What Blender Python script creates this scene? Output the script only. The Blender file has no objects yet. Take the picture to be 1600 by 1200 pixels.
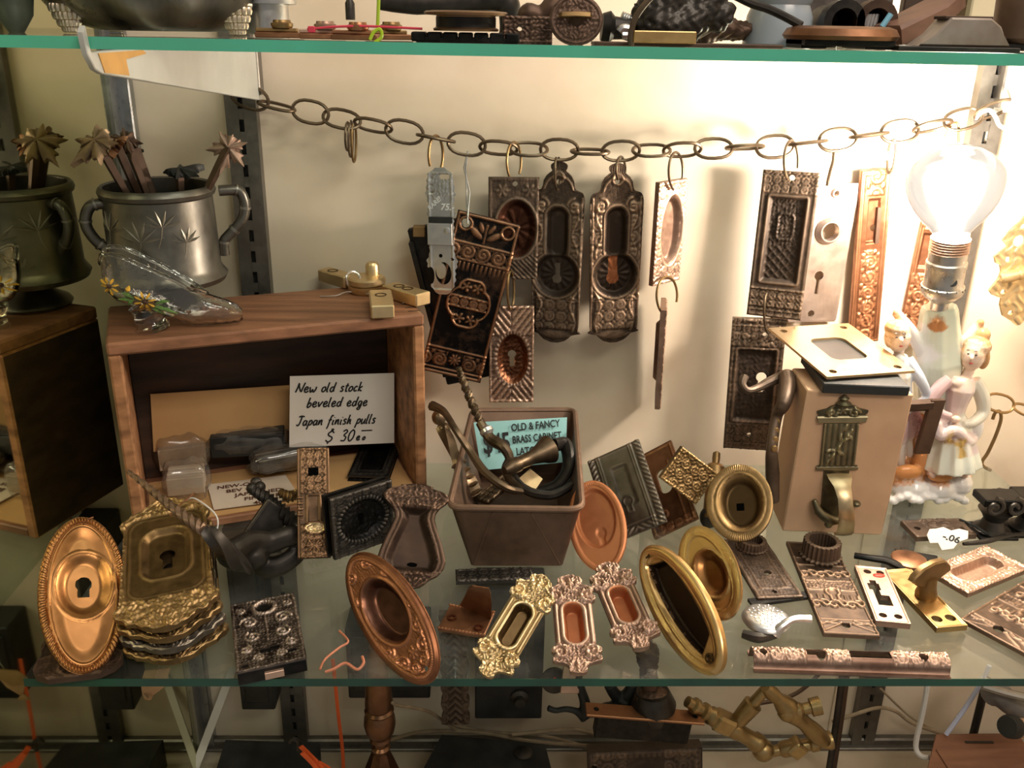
import bpy, bmesh, math, random
import numpy as np
from mathutils import Vector, Matrix
SC = bpy.context.scene; COL = SC.collection
random.seed(7); rng = np.random.default_rng(7)
# ---------------------------------------------------------------- camera
F = 1424.; CP = math.radians(21.5); CY = math.radians(1.65); CR = math.radians(1.1); CH = .393
_f = np.array([math.sin(CY)*math.cos(CP), math.cos(CY)*math.cos(CP), -math.sin(CP)])
_r0 = np.array([math.cos(CY), -math.sin(CY), 0]); _u0 = np.cross(_r0, _f)
_r = _r0*math.cos(CR)+_u0*math.sin(CR); _u = -_r0*math.sin(CR)+_u0*math.cos(CR)
_C = np.array([0, 0, CH])
cam = bpy.data.objects.new('camera', bpy.data.cameras.new('camera')); COL.objects.link(cam)
cam.matrix_world = Matrix(((_r[0], _u[0], -_f[0], 0), (_r[1], _u[1], -_f[1], 0), (_r[2], _u[2], -_f[2], CH), (0, 0, 0, 1)))
cam.data.sensor_width = 36; cam.data.lens = F*36/1600; cam.data.clip_start = .02; cam.data.clip_end = 20
SC.camera = cam
# ---------------------------------------------------------------- view, world, lamps of the shop
SC.view_settings.view_transform = 'Standard'; SC.view_settings.look = 'None'
SC.view_settings.gamma = 1; SC.view_settings.use_curve_mapping = False; SC.view_settings.exposure = 0.15
W = bpy.data.worlds.new('world'); SC.world = W; W.use_nodes = True
W.node_tree.nodes['Background'].inputs[0].default_value = (1, .94, .86, 1)
W.node_tree.nodes['Background'].inputs[1].default_value = .26
def area(name, loc, target, sx, sy, power, col):
    l = bpy.data.lights.new(name, 'AREA'); l.shape = 'RECTANGLE'; l.size = sx; l.size_y = sy; l.energy = power; l.color = col
    o = bpy.data.objects.new(name, l); COL.objects.link(o); o.location = loc
    o.rotation_euler = (Vector(target)-Vector(loc)).to_track_quat('-Z', 'Y').to_euler(); return o
area('shop_ceiling_lamp', (.75, -.75, 1.6), (.15, .75, .1), 1.0, .3, 18, (1, .875, .75))
area('cabinet_top_lamp', (.35, .42, 1.0), (.3, .72, 0), .5, .06, 2.2, (1, .93, .85))
def bulb_light(loc, power):
    l = bpy.data.lights.new('lamp_bulb_light', 'POINT'); l.energy = power; l.color = (1, .89, .76); l.shadow_soft_size = .02
    o = bpy.data.objects.new('lamp_bulb_light', l); COL.objects.link(o); o.location = loc
# ---------------------------------------------------------------- pixel rays onto real planes
def ray(x, y): return _f*F+_r*(x-800)+_u*(600-y)
def aY(x, y, Y): d = ray(x, y); return Vector(_C+d*(Y/d[1]))
def aZ(x, y, Z=0.): d = ray(x, y); return Vector(_C+d*((Z-CH)/d[2]))
def mpx(p): return float((np.array(p)-_C) @ _f)/F
def rl(x, y, P, L):
    d = ray(x, y); d = d/np.linalg.norm(d); q = _C-np.array(P); b = q@d; c = q@q-L*L; D = b*b-c
    t = -b+math.sqrt(max(D, 0)); return Vector(_C+d*t)
# ---------------------------------------------------------------- materials
MATS = {}
def nt(name):
    m = bpy.data.materials.new(name); m.use_nodes = True; return m, m.node_tree.nodes, m.node_tree.links, m.node_tree.nodes['Principled BSDF']
def ramp(N, c0, c1, p0=.3, p1=.7):
    r = N.new('ShaderNodeValToRGB'); e = r.color_ramp.elements
    e[0].position = p0; e[0].color = (*c0, 1); e[1].position = p1; e[1].color = (*c1, 1); return r
def metal(name, dark, bright, rough=.42, met=.85, nscale=140, bump=.12, lo=.08):
    """Patinated metal: dark in the hollows, rubbed bright on the relief (the per-vertex 'wear' of the casting), blotchy."""
    m, N, L, B = nt(name)
    at = N.new('ShaderNodeAttribute'); at.attribute_name = 'wear'
    tc = N.new('ShaderNodeTexCoord')
    no = N.new('ShaderNodeTexNoise'); no.inputs['Scale'].default_value = nscale; no.inputs['Detail'].default_value = 5; L.new(tc.outputs['Object'], no.inputs['Vector'])
    no2 = N.new('ShaderNodeTexNoise'); no2.inputs['Scale'].default_value = 28; no2.inputs['Detail'].default_value = 3; L.new(tc.outputs['Object'], no2.inputs['Vector'])
    a1 = N.new('ShaderNodeMath'); a1.operation = 'MULTIPLY_ADD'; L.new(no.outputs[0], a1.inputs[0]); a1.inputs[1].default_value = .5; L.new(at.outputs['Fac'], a1.inputs[2])
    a2 = N.new('ShaderNodeMath'); a2.operation = 'MULTIPLY_ADD'; L.new(no2.outputs[0], a2.inputs[0]); a2.inputs[1].default_value = .7; L.new(a1.outputs[0], a2.inputs[2])
    r = ramp(N, dark, bright, .45, 1.35); L.new(a2.outputs[0], r.inputs[0]); r.color_ramp.elements[1].position = 1.0
    mp = N.new('ShaderNodeMapRange'); L.new(a2.outputs[0], mp.inputs[0]); mp.inputs[1].default_value = .42; mp.inputs[2].default_value = 1.55; mp.inputs[3].default_value = 0; mp.inputs[4].default_value = 1
    L.new(mp.outputs[0], r.inputs[0]); r.color_ramp.elements[0].position = lo
    L.new(r.outputs[0], B.inputs['Base Color'])
    rr = N.new('ShaderNodeMapRange'); L.new(no.outputs[0], rr.inputs[0]); rr.inputs[3].default_value = rough-.1; rr.inputs[4].default_value = rough+.18
    L.new(rr.outputs[0], B.inputs['Roughness']); B.inputs['Metallic'].default_value = met
    bp = N.new('ShaderNodeBump'); bp.inputs['Strength'].default_value = bump; bp.inputs['Distance'].default_value = .001
    L.new(no.outputs[0], bp.inputs['Height']); L.new(bp.outputs[0], B.inputs['Normal'])
    MATS[name] = m; return m
def plain(name, c0, c1=None, rough=.6, met=0, scale=60, stretch=None, bump=.1, spec=.4, trans=0, p=(.3, .7)):
    m, N, L, B = nt(name); c1 = c1 or tuple(x*.8 for x in c0)
    tc = N.new('ShaderNodeTexCoord'); no = N.new('ShaderNodeTexNoise'); no.inputs['Scale'].default_value = scale; no.inputs['Detail'].default_value = 5
    if stretch:
        mp = N.new('ShaderNodeMapping'); mp.inputs['Scale'].default_value = stretch; L.new(tc.outputs['Object'], mp.inputs[0]); L.new(mp.outputs[0], no.inputs['Vector'])
    else: L.new(tc.outputs['Object'], no.inputs['Vector'])
    r = ramp(N, c0, c1, *p); L.new(no.outputs[0], r.inputs[0]); L.new(r.outputs[0], B.inputs['Base Color'])
    B.inputs['Roughness'].default_value = rough; B.inputs['Metallic'].default_value = met; B.inputs['Specular IOR Level'].default_value = spec
    if bump:
        bp = N.new('ShaderNodeBump'); bp.inputs['Strength'].default_value = bump; bp.inputs['Distance'].default_value = .002
        L.new(no.outputs[0], bp.inputs['Height']); L.new(bp.outputs[0], B.inputs['Normal'])
    MATS[name] = m; return m
def clear(name, tint, gloss=1.5, haze=0., rough=.0, hazecol=(.8, .8, .78), nscale=30):
    """Thin clear glass or film: lets light straight through, mirrors by Fresnel, a little dust."""
    m, N, L, B = nt(name); N.remove(B); out = N['Material Output']
    tr = N.new('ShaderNodeBsdfTransparent'); tr.inputs[0].default_value = (*tint, 1)
    gl = N.new('ShaderNodeBsdfGlossy'); gl.inputs['Roughness'].default_value = rough
    lw = N.new('ShaderNodeLayerWeight'); lw.inputs[0].default_value = .5
    pw = N.new('ShaderNodeMath'); pw.operation = 'POWER'; L.new(lw.outputs['Facing'], pw.inputs[0]); pw.inputs[1].default_value = 4.
    fr = N.new('ShaderNodeMapRange'); L.new(pw.outputs[0], fr.inputs[0]); fr.inputs[3].default_value = ((gloss-1)/(gloss+1))**2; fr.inputs[4].default_value = 1.
    mx = N.new('ShaderNodeMixShader'); L.new(fr.outputs[0], mx.inputs[0]); L.new(tr.outputs[0], mx.inputs[1]); L.new(gl.outputs[0], mx.inputs[2])
    last = mx
    if haze:
        df = N.new('ShaderNodeBsdfDiffuse'); df.inputs[0].default_value = (*hazecol, 1)
        tc = N.new('ShaderNodeTexCoord'); no = N.new('ShaderNodeTexNoise'); no.inputs['Scale'].default_value = nscale; no.inputs['Detail'].default_value = 6; L.new(tc.outputs['Object'], no.inputs['Vector'])
        mr = N.new('ShaderNodeMapRange'); L.new(no.outputs[0], mr.inputs[0]); mr.inputs[1].default_value = .35; mr.inputs[2].default_value = .8; mr.inputs[3].default_value = haze*.3; mr.inputs[4].default_value = haze*1.6
        m2 = N.new('ShaderNodeMixShader'); L.new(mr.outputs[0], m2.inputs[0]); L.new(mx.outputs[0], m2.inputs[1]); L.new(df.outputs[0], m2.inputs[2]); last = m2
    L.new(last.outputs[0], out.inputs[0]); MATS[name] = m; return m
def glow(name, col, strength):
    m, N, L, B = nt(name); B.inputs['Emission Color'].default_value = (*col, 1); B.inputs['Emission Strength'].default_value = strength; B.inputs['Base Color'].default_value = (*col, 1)
    MATS[name] = m; return m
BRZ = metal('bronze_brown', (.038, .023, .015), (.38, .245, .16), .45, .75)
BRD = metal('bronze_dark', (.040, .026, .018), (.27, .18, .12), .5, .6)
IRN = metal('black_iron', (.008, .0075, .007), (.11, .095, .08), .42, .75)
IRB = metal('brown_iron', (.035, .02, .013), (.20, .12, .08), .5, .7)
COP = metal('copper', (.13, .045, .02), (.58, .27, .14), .36)
COR = metal('copper_orange', (.36, .12, .045), (.66, .27, .12), .45, .6)
COB = metal('copper_bronze', (.09, .038, .018), (.46, .22, .11), .36)
PNK = metal('copper_pink', (.14, .075, .05), (.62, .42, .31), .42, .8)
BRS = metal('brass', (.30, .17, .06), (.72, .47, .20), .3, .95, bump=.05, lo=0)
BRO = metal('brass_orange', (.16, .066, .02), (.45, .215, .075), .3, .92, bump=.05, lo=0)
BRA = metal('brass_aged', (.09, .054, .022), (.43, .275, .12), .4, .9)
BRP = metal('brass_pale', (.42, .27, .12), (.85, .66, .38), .34, .9, bump=.05, lo=0)
PEW = metal('pewter', (.055, .045, .034), (.34, .285, .22), .38, .85)
SIL = metal('silver', (.25, .25, .25), (.75, .74, .72), .3, .9)
STL = metal('steel_pinkish', (.33, .25, .21), (.68, .55, .48), .3, .85, bump=.04)
STN = metal('standard_steel', (.17, .155, .135), (.44, .41, .36), .4, .8)
ALU = metal('aluminium', (.36, .37, .38), (.75, .76, .78), .28, .9, bump=.03)
CHN = metal('chain_bronze', (.05, .035, .02), (.25, .18, .12), .36, .9)
TIN = metal('rusty_tin', (.075, .042, .026), (.24, .15, .10), .5, .6)
WAL = plain('wall_cream', (.78, .675, .54), (.62, .50, .365), .8, 0, 7, None, .03, .2)
WOD = plain('crate_wood', (.34, .155, .078), (.13, .055, .028), .55, 0, 55, (.18, 2.2, 1.6), .25, .4, p=(.25, .75))
WDE = plain('crate_edge_wood', (.46, .22, .10), (.16, .07, .03), .6, 0, 90, (.25, 1, 1), .5, .3)
WDK = plain('dark_wood_and_side_shade', (.07, .034, .018), (.022, .012, .007), .6, 0, 40, (.2, 1, 2), .2, .4)
TAN = plain('tan_block', (.56, .355, .215), (.47, .29, .175), .55, 0, 30, None, .03, .4)
WHT = plain('white_card', (.74, .70, .64), (.68, .62, .55), .7, 0, 20, None, 0)
INK = plain('black_ink', (.01, .01, .01), None, .6, 0, 30, None, 0)
CHK = plain('white_chalk', (.85, .85, .85), None, .6, 0, 30, None, 0)
TRQ = plain('turquoise_card', (.30, .56, .56), (.26, .50, .50), .7, 0, 20, None, 0)
KRF = plain('kraft_paper', (.52, .31, .13), (.44, .25, .10), .7, 0, 18, None, .03)
GRN = plain('lit_green_edge_glass', (.085, .47, .31), (.08, .41, .27), .25, 0, 30, None, 0, .6)  # green glass tint, brightened to stand for light piped to the upper edge
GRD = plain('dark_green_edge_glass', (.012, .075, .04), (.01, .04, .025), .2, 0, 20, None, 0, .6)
POR = plain('porcelain', (.82, .80, .78), (.78, .75, .72), .12, 0, 30, None, 0, .6)
GSH = clear('shelf_glass', (.90, .96, .93), 1.5, .03)
GBU = clear('bulb_glass', (.97, .97, .96), 1.45, .0)
FLM = clear('clear_film', (.93, .92, .90), 1.7, .07, .12, (.75, .72, .66), 90)
FLC = clear('cloudy_film', (.86, .83, .78), 1.6, .25, .2, (.40, .31, .22), 120)
def real_glass():
    m, N, L, B = nt('cut_glass'); B.inputs['Transmission Weight'].default_value = 1; B.inputs['Roughness'].default_value = .02; B.inputs['IOR'].default_value = 1.48
    B.inputs['Base Color'].default_value = (.99, .98, .94, 1)
    tc = N.new('ShaderNodeTexCoord'); no = N.new('ShaderNodeTexNoise'); no.inputs['Scale'].default_value = 130; L.new(tc.outputs['Object'], no.inputs['Vector']); bp = N.new('ShaderNodeBump'); bp.inputs['Strength'].default_value = .35; bp.inputs['Distance'].default_value = .002; L.new(no.outputs[0], bp.inputs['Height']); L.new(bp.outputs[0], B.inputs['Normal']); return m
GLS = real_glass()
def mirror():
    m, N, L, B = nt('tinted_mirror'); B.inputs['Metallic'].default_value = 1; B.inputs['Roughness'].default_value = .035; B.inputs['Base Color'].default_value = (.62, .62, .40, 1); return m
MIR = mirror()
ORG = plain('orange_plastic', (.80, .13, .03), (.72, .11, .025), .35, 0, 30, None, 0)
PKP = plain('pink_plastic', (.72, .06, .10), None, .35, 0, 30, None, 0)
LIM = plain('lime_plastic', (.45, .62, .03), None, .35, 0, 30, None, 0)
WCB = plain('white_cable', (.72, .70, .68), None, .4, 0, 30, None, 0)
TCB = plain('tan_cable', (.33, .25, .16), (.2, .14, .09), .5, 0, 60, None, 0)
BLK = plain('matt_black', (.012, .013, .012), (.022, .022, .02), .5, 0, 50, None, .1)
HOL = plain('painted_hole_dark', (.003, .003, .003), None, 1, 0, 30, None, 0, 0)  # darkness of holes painted: uncut regions coloured black
GRY = plain('blue_grey_enamel', (.38, .42, .45), (.28, .32, .35), .25, 0, 12, None, .02, .5)
FLR = plain('cabinet_floor', (.50, .42, .33), (.40, .32, .23), .6, 0, 9, None, .02)
RED = plain('red_paint', (.62, .05, .02), None, .5, 0, 40, None, 0)
# ---------------------------------------------------------------- building
class MB:
    """Collects verts and faces in world space; build() links them as one mesh object."""
    def __init__(s): s.v = []; s.f = []; s.n = 0; s.w = []
    def add(s, v, f, w=0.):
        v = np.asarray(v, float).reshape(-1, 3); s.v.append(v); s.f += [tuple(i+s.n for i in q) for q in f]; s.n += len(v)
        s.w.append(np.full(len(v), w) if np.isscalar(w) else np.asarray(w)); return s
    def box(s, M, sx, sy, sz, bev=0, w=0.):
        """Box about M's origin with half sizes, its edges chamfered by bev."""
        if not bev:
            v = [(x*sx, y*sy, z*sz) for x in (-1, 1) for y in (-1, 1) for z in (-1, 1)]
            f = [(0, 1, 3, 2), (4, 6, 7, 5), (0, 4, 5, 1), (2, 3, 7, 6), (0, 2, 6, 4), (1, 5, 7, 3)]
        else:
            b = min(bev, sx*.9, sy*.9, sz*.9); v = []
            for x in (-1, 1):
                for y in (-1, 1):
                    for z in (-1, 1): v += [(x*sx, y*(sy-b), z*(sz-b)), (x*(sx-b), y*sy, z*(sz-b)), (x*(sx-b), y*(sy-b), z*sz)]
            I = lambda x, y, z, k: 3*(4*x+2*y+z)+k
            f = []
            for a in (0, 1):
                f += [[I(a, 0, 0, 0), I(a, 0, 1, 0), I(a, 1, 1, 0), I(a, 1, 0, 0)], [I(0, a, 0, 1), I(0, a, 1, 1), I(1, a, 1, 1), I(1, a, 0, 1)], [I(0, 0, a, 2), I(0, 1, a, 2), I(1, 1, a, 2), I(1, 0, a, 2)]]
                for c in (0, 1):
                    f += [[I(a, c, 0, 0), I(a, c, 1, 0), I(a, c, 1, 1), I(a, c, 0, 1)], [I(a, 0, c, 0), I(a, 1, c, 0), I(a, 1, c, 2), I(a, 0, c, 2)], [I(0, a, c, 1), I(1, a, c, 1), I(1, a, c, 2), I(0, a, c, 2)]]
                    for d in (0, 1): f.append([I(a, c, d, 0), I(a, c, d, 1), I(a, c, d, 2)])
        M = M if isinstance(M, Matrix) else Matrix.Translation(M)
        a = np.array(M); v = np.array(v, float)@a[:3, :3].T+a[:3, 3]; c = a[:3, 3]
        g = []
        for q in f:
            p = v[list(q)]; nrm = np.cross(p[1]-p[0], p[2]-p[0]); g.append(tuple(q) if nrm@(p.mean(0)-c) > 0 else tuple(q)[::-1])
        return s.add(v, g, w)
    def tube(s, pts, r, n=8, closed=False, flat=1., twist=0., w=.4, up=None, lob=0):
        """Round bar through pts; r a number or one per point; flat squashes the section, lob gives it flutes."""
        P = [Vector(p) for p in pts]; k = len(P); R = [r]*k if np.isscalar(r) else list(np.interp(np.linspace(0, 1, k), np.linspace(0, 1, len(r)), r))
        T = []
        for i in range(k):
            a = P[(i-1) % k] if closed or i > 0 else P[0]; b = P[(i+1) % k] if closed or i < k-1 else P[-1]
            t = b-a; T.append(t.normalized() if t.length > 1e-9 else Vector((0, 0, 1)))
        u = up or (Vector((0, 0, 1)) if abs(T[0].z) < .9 else Vector((1, 0, 0)))
        V = []; ww = []
        for i in range(k):
            u = u-T[i]*u.dot(T[i]); u = u.normalized() if u.length > 1e-6 else T[i].orthogonal().normalized()
            b = T[i].cross(u)
            for j in range(n):
                a = 2*math.pi*j/n+twist*i/(k-1 if k > 1 else 1)
                rr = R[i]*(1+.22*math.cos(lob*2*math.pi*j/n) if lob else 1)
                V.append(P[i]+(u*math.cos(a)*flat+b*math.sin(a))*rr); ww.append(w)
        f = [(i*n+j, i*n+(j+1) % n, ((i+1) % k)*n+(j+1) % n, ((i+1) % k)*n+j) for i in range(k if closed else k-1) for j in range(n)]
        if not closed: f += [tuple(range(n))[::-1], tuple(range((k-1)*n, k*n))]
        return s.add(V, f, np.array(ww))
    def lathe(s, A, B, prof, n=24, flute=None, w=.4, caps=True, up=None):
        """Turned piece about the axis A->B: prof = (fraction along it, radius in metres)."""
        A = Vector(A); B = Vector(B); t = (B-A); L = t.length; t.normalize()
        u = (up-t*up.dot(t)).normalized() if up else t.orthogonal().normalized(); b = t.cross(u); V = []; k = len(prof); ww = []
        for i, (q, r) in enumerate(prof):
            for j in range(n):
                a = 2*math.pi*j/n; rr = r*(1+(flute[1]*math.cos(flute[0]*a) if flute else 0))
                V.append(A+t*(q*L)+(u*math.cos(a)+b*math.sin(a))*rr); ww.append(w+(flute[1]*4*math.cos(flute[0]*a) if flute else 0))
        f = [(i*n+j, i*n+(j+1) % n, (i+1)*n+(j+1) % n, (i+1)*n+j) for i in range(k-1) for j in range(n)]
        if caps: f += [tuple(range(n))[::-1], tuple(range((k-1)*n, k*n))]
        return s.add(V, f, np.array(ww))
    def ell(s, c, r, M=None, n=16, w=.5):
        V = []; m = n//2; M = (M or Matrix.Identity(3)).to_3x3(); r = (r, r, r) if np.isscalar(r) else r
        for i in range(m+1):
            p = math.pi*i/m
            for j in range(n): a = 2*math.pi*j/n; V.append(Vector(c)+M@Vector((r[0]*math.sin(p)*math.cos(a), r[1]*math.sin(p)*math.sin(a), r[2]*math.cos(p))))
        return s.add(V, [(i*n+j, (i+1)*n+j, (i+1)*n+(j+1) % n, i*n+(j+1) % n) for i in range(m) for j in range(n)], w)
    def prism(s, poly, M, z0, z1, bev=0, w=0.3):
        """Extruded outline in M's xy plane, its upper rim chamfered by bev."""
        p = np.array(poly, float); k = len(p)
        if ((p[:, 0]*np.roll(p[:, 1], -1)-np.roll(p[:, 0], -1)*p[:, 1]).sum()) < 0: p = p[::-1]
        e = np.roll(p, -1, 0)-np.roll(p, 1, 0); nr = np.stack([e[:, 1], -e[:, 0]], 1); nr /= np.linalg.norm(nr, axis=1)[:, None]+1e-12
        lay = [np.c_[p, np.full(k, z0)], np.c_[p, np.full(k, z1-bev)]]
        if bev: lay.append(np.c_[p-nr*bev, np.full(k, z1)])
        a = np.array(M); v = np.concatenate(lay)@a[:3, :3].T+a[:3, 3]; m = len(lay)
        f = [(i*k+j, i*k+(j+1) % k, (i+1)*k+(j+1) % k, (i+1)*k+j) for i in range(m-1) for j in range(k)]
        return s.add(v, f+[tuple(range(k))[::-1], tuple(range((m-1)*k, m*k))], w)
    def mesh(s, name, ang=35):
        me = bpy.data.meshes.new(name); v = np.concatenate(s.v)
        me.from_pydata(v.tolist(), [], s.f); at = me.attributes.new('wear', 'FLOAT', 'POINT'); at.data.foreach_set('value', np.concatenate(s.w).astype(np.float32))
        me.polygons.foreach_set('use_smooth', [True]*len(me.polygons)); me.set_sharp_from_angle(angle=math.radians(ang)); return me
    def build(s, name, mat, parent=None, ang=35):
        return link(name, s.mesh(name, ang), mat, parent)
def link(name, me, mat, parent=None):
    for m in (mat if isinstance(mat, list) else [mat]): me.materials.append(m)
    o = bpy.data.objects.new(name, me); COL.objects.link(o)
    if parent is not None:
        o.parent = parent
        t = parent.location if parent.type == 'EMPTY' else Vector((0, 0, 0))
        if parent.type == 'EMPTY': me.transform(Matrix.Translation(-t))
    return o
LABELS = set()
def thing(name, label, cat, loc, group=None):
    o = bpy.data.objects.new(name, None); COL.objects.link(o); o.empty_display_size = .01; o.location = loc; return tag(o, label, cat, group)
def tag(o, label, cat, group=None):
    o['label'] = label; o['category'] = cat
    if group: o['group'] = group
    return o
def struct(name, mb, mat, parent=None):
    o = mb.build(name, mat, parent)
    if parent is None: o['kind'] = 'structure'
    return o
def fuse(mb, vox, smooth=2, noise=0.):
    """Melt overlapping lumps into one continuous skin."""
    me = mb.mesh('tmp'); o = bpy.data.objects.new('tmp', me); COL.objects.link(o)
    m = o.modifiers.new('r', 'REMESH'); m.mode = 'VOXEL'; m.voxel_size = vox
    if smooth: q = o.modifiers.new('s', 'SMOOTH'); q.iterations = smooth; q.factor = .5
    r = bpy.data.meshes.new_from_object(o.evaluated_get(bpy.context.evaluated_depsgraph_get())); bpy.data.objects.remove(o); bpy.data.meshes.remove(me)
    n = len(r.vertices); co = np.empty(n*3); r.vertices.foreach_get('co', co)
    if noise:
        c = co.reshape(-1, 3); nr = np.empty(n*3); r.vertices.foreach_get('normal', nr)
        k = np.sin(c[:, 0]*900+np.sin(c[:, 2]*700)*2)*np.sin(c[:, 1]*800+c[:, 2]*600)
        co = (c+nr.reshape(-1, 3)*(k*noise)[:, None]).ravel(); r.vertices.foreach_set('co', co)
    if 'wear' not in r.attributes: r.attributes.new('wear', 'FLOAT', 'POINT')
    r.attributes['wear'].data.foreach_set('value', np.full(n, .3).astype(np.float32))
    r.polygons.foreach_set('use_smooth', [True]*len(r.polygons)); return r
def paint(me, fn, loc=Vector((0, 0, 0))):
    """Glaze colours of a painted piece, per vertex by where on the piece it is."""
    n = len(me.vertices); co = np.empty(n*3); me.vertices.foreach_get('co', co); c = co.reshape(-1, 3)+np.array(loc)
    a = me.attributes.new('glaze', 'FLOAT_COLOR', 'POINT'); a.data.foreach_set('color', np.c_[fn(c), np.ones(n)].astype(np.float32).ravel())
def glaze_mat(rough=.12):
    m, N, L, B = nt('glazed_porcelain'); at = N.new('ShaderNodeAttribute'); at.attribute_name = 'glaze'
    L.new(at.outputs['Color'], B.inputs['Base Color']); B.inputs['Roughness'].default_value = rough; return m
GLZ = glaze_mat()
def frame(P, Q, turn=0, hint=(0, -1, 0)):
    """Axes of a plate standing on P and topped at Q: x across, y along, z out of its face."""
    P = Vector(P); v = (Vector(Q)-P).normalized(); n = Vector(hint); n = (n-v*n.dot(v)).normalized(); u = v.cross(n)
    t = math.radians(turn); n2 = n*math.cos(t)+u*math.sin(t); u2 = u*math.cos(t)-n*math.sin(t)
    M = Matrix((u2, v, n2)).transposed().to_4x4(); M.translation = P; return M
# ---------------------------------------------------------------- relief drawing (in local units of one reference pixel)
def S(a, b, x): t = np.clip((x-a)/(b-a), 0, 1); return t*t*(3-2*t)
def ridge(d, w): return np.sqrt(np.clip(1-(d/w)**2, 0, 1))
def sdR(X, Y, cx, cy, hx, hy, r=0.):
    a = np.abs(X-cx)-hx+r; b = np.abs(Y-cy)-hy+r
    return np.hypot(np.maximum(a, 0), np.maximum(b, 0))+np.minimum(np.maximum(a, b), 0)-r
def sdE(X, Y, cx, cy, rx, ry):
    a = (X-cx)/rx; b = (Y-cy)/ry; k = np.hypot(a, b); g = np.hypot(a/rx, b/ry)+1e-9; return np.where(k < .02, -min(rx, ry), k*(k-1)/g)
def sdK(X, Y, cx, cy, r, h, b=.55): return np.minimum(np.hypot(X-cx, Y-cy)-r, sdR(X, Y, cx, cy-h/2-r*.4, r*b, h/2+r*.2))
def pl(X, Y, pts):
    d = np.full(X.shape, 1e9)
    for (a, b), (c, e) in zip(pts[:-1], pts[1:]):
        vx = c-a; vy = e-b; t = np.clip(((X-a)*vx+(Y-b)*vy)/(vx*vx+vy*vy+1e-9), 0, 1); d = np.minimum(d, np.hypot(X-a-t*vx, Y-b-t*vy))
    return d
def spi(cx, cy, r, a0=0, turns=1.4, dr=1, n=16):
    return [(cx+r*(1-.85*i/n)*math.cos(a0+dr*2*math.pi*turns*i/n), cy+r*(1-.85*i/n)*math.sin(a0+dr*2*math.pi*turns*i/n)) for i in range(n+1)]
def bez(a, b, c, n=8): return [((1-t)**2*a[0]+2*t*(1-t)*b[0]+t*t*c[0], (1-t)**2*a[1]+2*t*(1-t)*b[1]+t*t*c[1]) for t in [i/n for i in range(n+1)]]
def blob(X, Y, cx, cy, rx, ry, rot=0):
    c, s = math.cos(rot), math.sin(rot); a = ((X-cx)*c+(Y-cy)*s)/rx; b = (-(X-cx)*s+(Y-cy)*c)/ry; return np.sqrt(np.clip(1-a*a-b*b, 0, 1))
def ros(X, Y, cx, cy, R, n=8, a0=0):
    r = np.hypot(X-cx, Y-cy); t = np.arctan2(Y-cy, X-cx)+a0
    return np.where(r < R*(.72+.28*np.cos(n*t)), .55+.45*np.cos(n*t), 0)*S(R, R*.75, r)*S(R*.12, R*.3, r)+ridge(r, R*.24)
def lat(X, Y, c, w=.16, off=0):
    """Running scrolls: a lattice of small spirals, their turn alternating."""
    i = np.floor((X+off)/c); j = np.floor(Y/c); x = (X+off)-(i+.5)*c; y = Y-(j+.5)*c; dr = np.where((i+j) % 2 > 0, 1., -1.)
    r = np.hypot(x, y); t = np.arctan2(y, x)*dr; p = c*.27
    k = np.abs(((r/p-t/(2*np.pi)) % 1)-.5)*p
    return np.maximum(ridge(k, c*w)*S(c*.52, c*.44, r), .8*ridge(np.abs(np.abs(x)-np.abs(y)), c*.1)*S(c*.5, c*.58, r))
def leafy(X, Y, c):
    """Dense little leaf work."""
    a = np.sin(X/c*3.1+1.7*np.sin(Y/c*2.3))*np.sin(Y/c*2.9+1.9*np.sin(X/c*2.1)); return np.clip(a*1.6+.2, 0, 1)
def fr(X, Y, W, L, i, w, r=0.): return ridge(np.abs(sdR(X, Y, 0, L/2, W/2-i, L/2-i, r)), w)
def beads(X, Y, W, L, i, p):
    """Row of beads p apart round a rectangle set in by i."""
    hx = W/2-i; hy = L/2-i; nx = max(1, round(2*hx/p)); ny = max(1, round(2*hy/p)); px = 2*hx/nx; py = 2*hy/ny
    y = Y-L/2; dx = ((X+hx) % px)-px/2; dy = ((y+hy) % py)-py/2
    a = ridge(np.hypot(np.abs(y)-hy, dx), p*.5)*(np.abs(X) < hx+1); b = ridge(np.hypot(np.abs(X)-hx, dy), p*.5)*(np.abs(y) < hy+1)
    return np.maximum(a, b)
def erope(X, Y, cx, cy, rx, ry, n, w, slant=0.):
    t = np.arctan2((Y-cy)/ry, (X-cx)/rx); d = sdE(X, Y, cx, cy, rx, ry)
    return ridge(np.abs(d), w)*(.55+.45*np.cos(t*n+slant*d))
def cup(sd, depth, e): return -depth*S(0, e, -sd)
PLATES = {}; hy = lambda Y: .795+(Y-.71)*.6   # the chain hangs close to the wall
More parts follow.
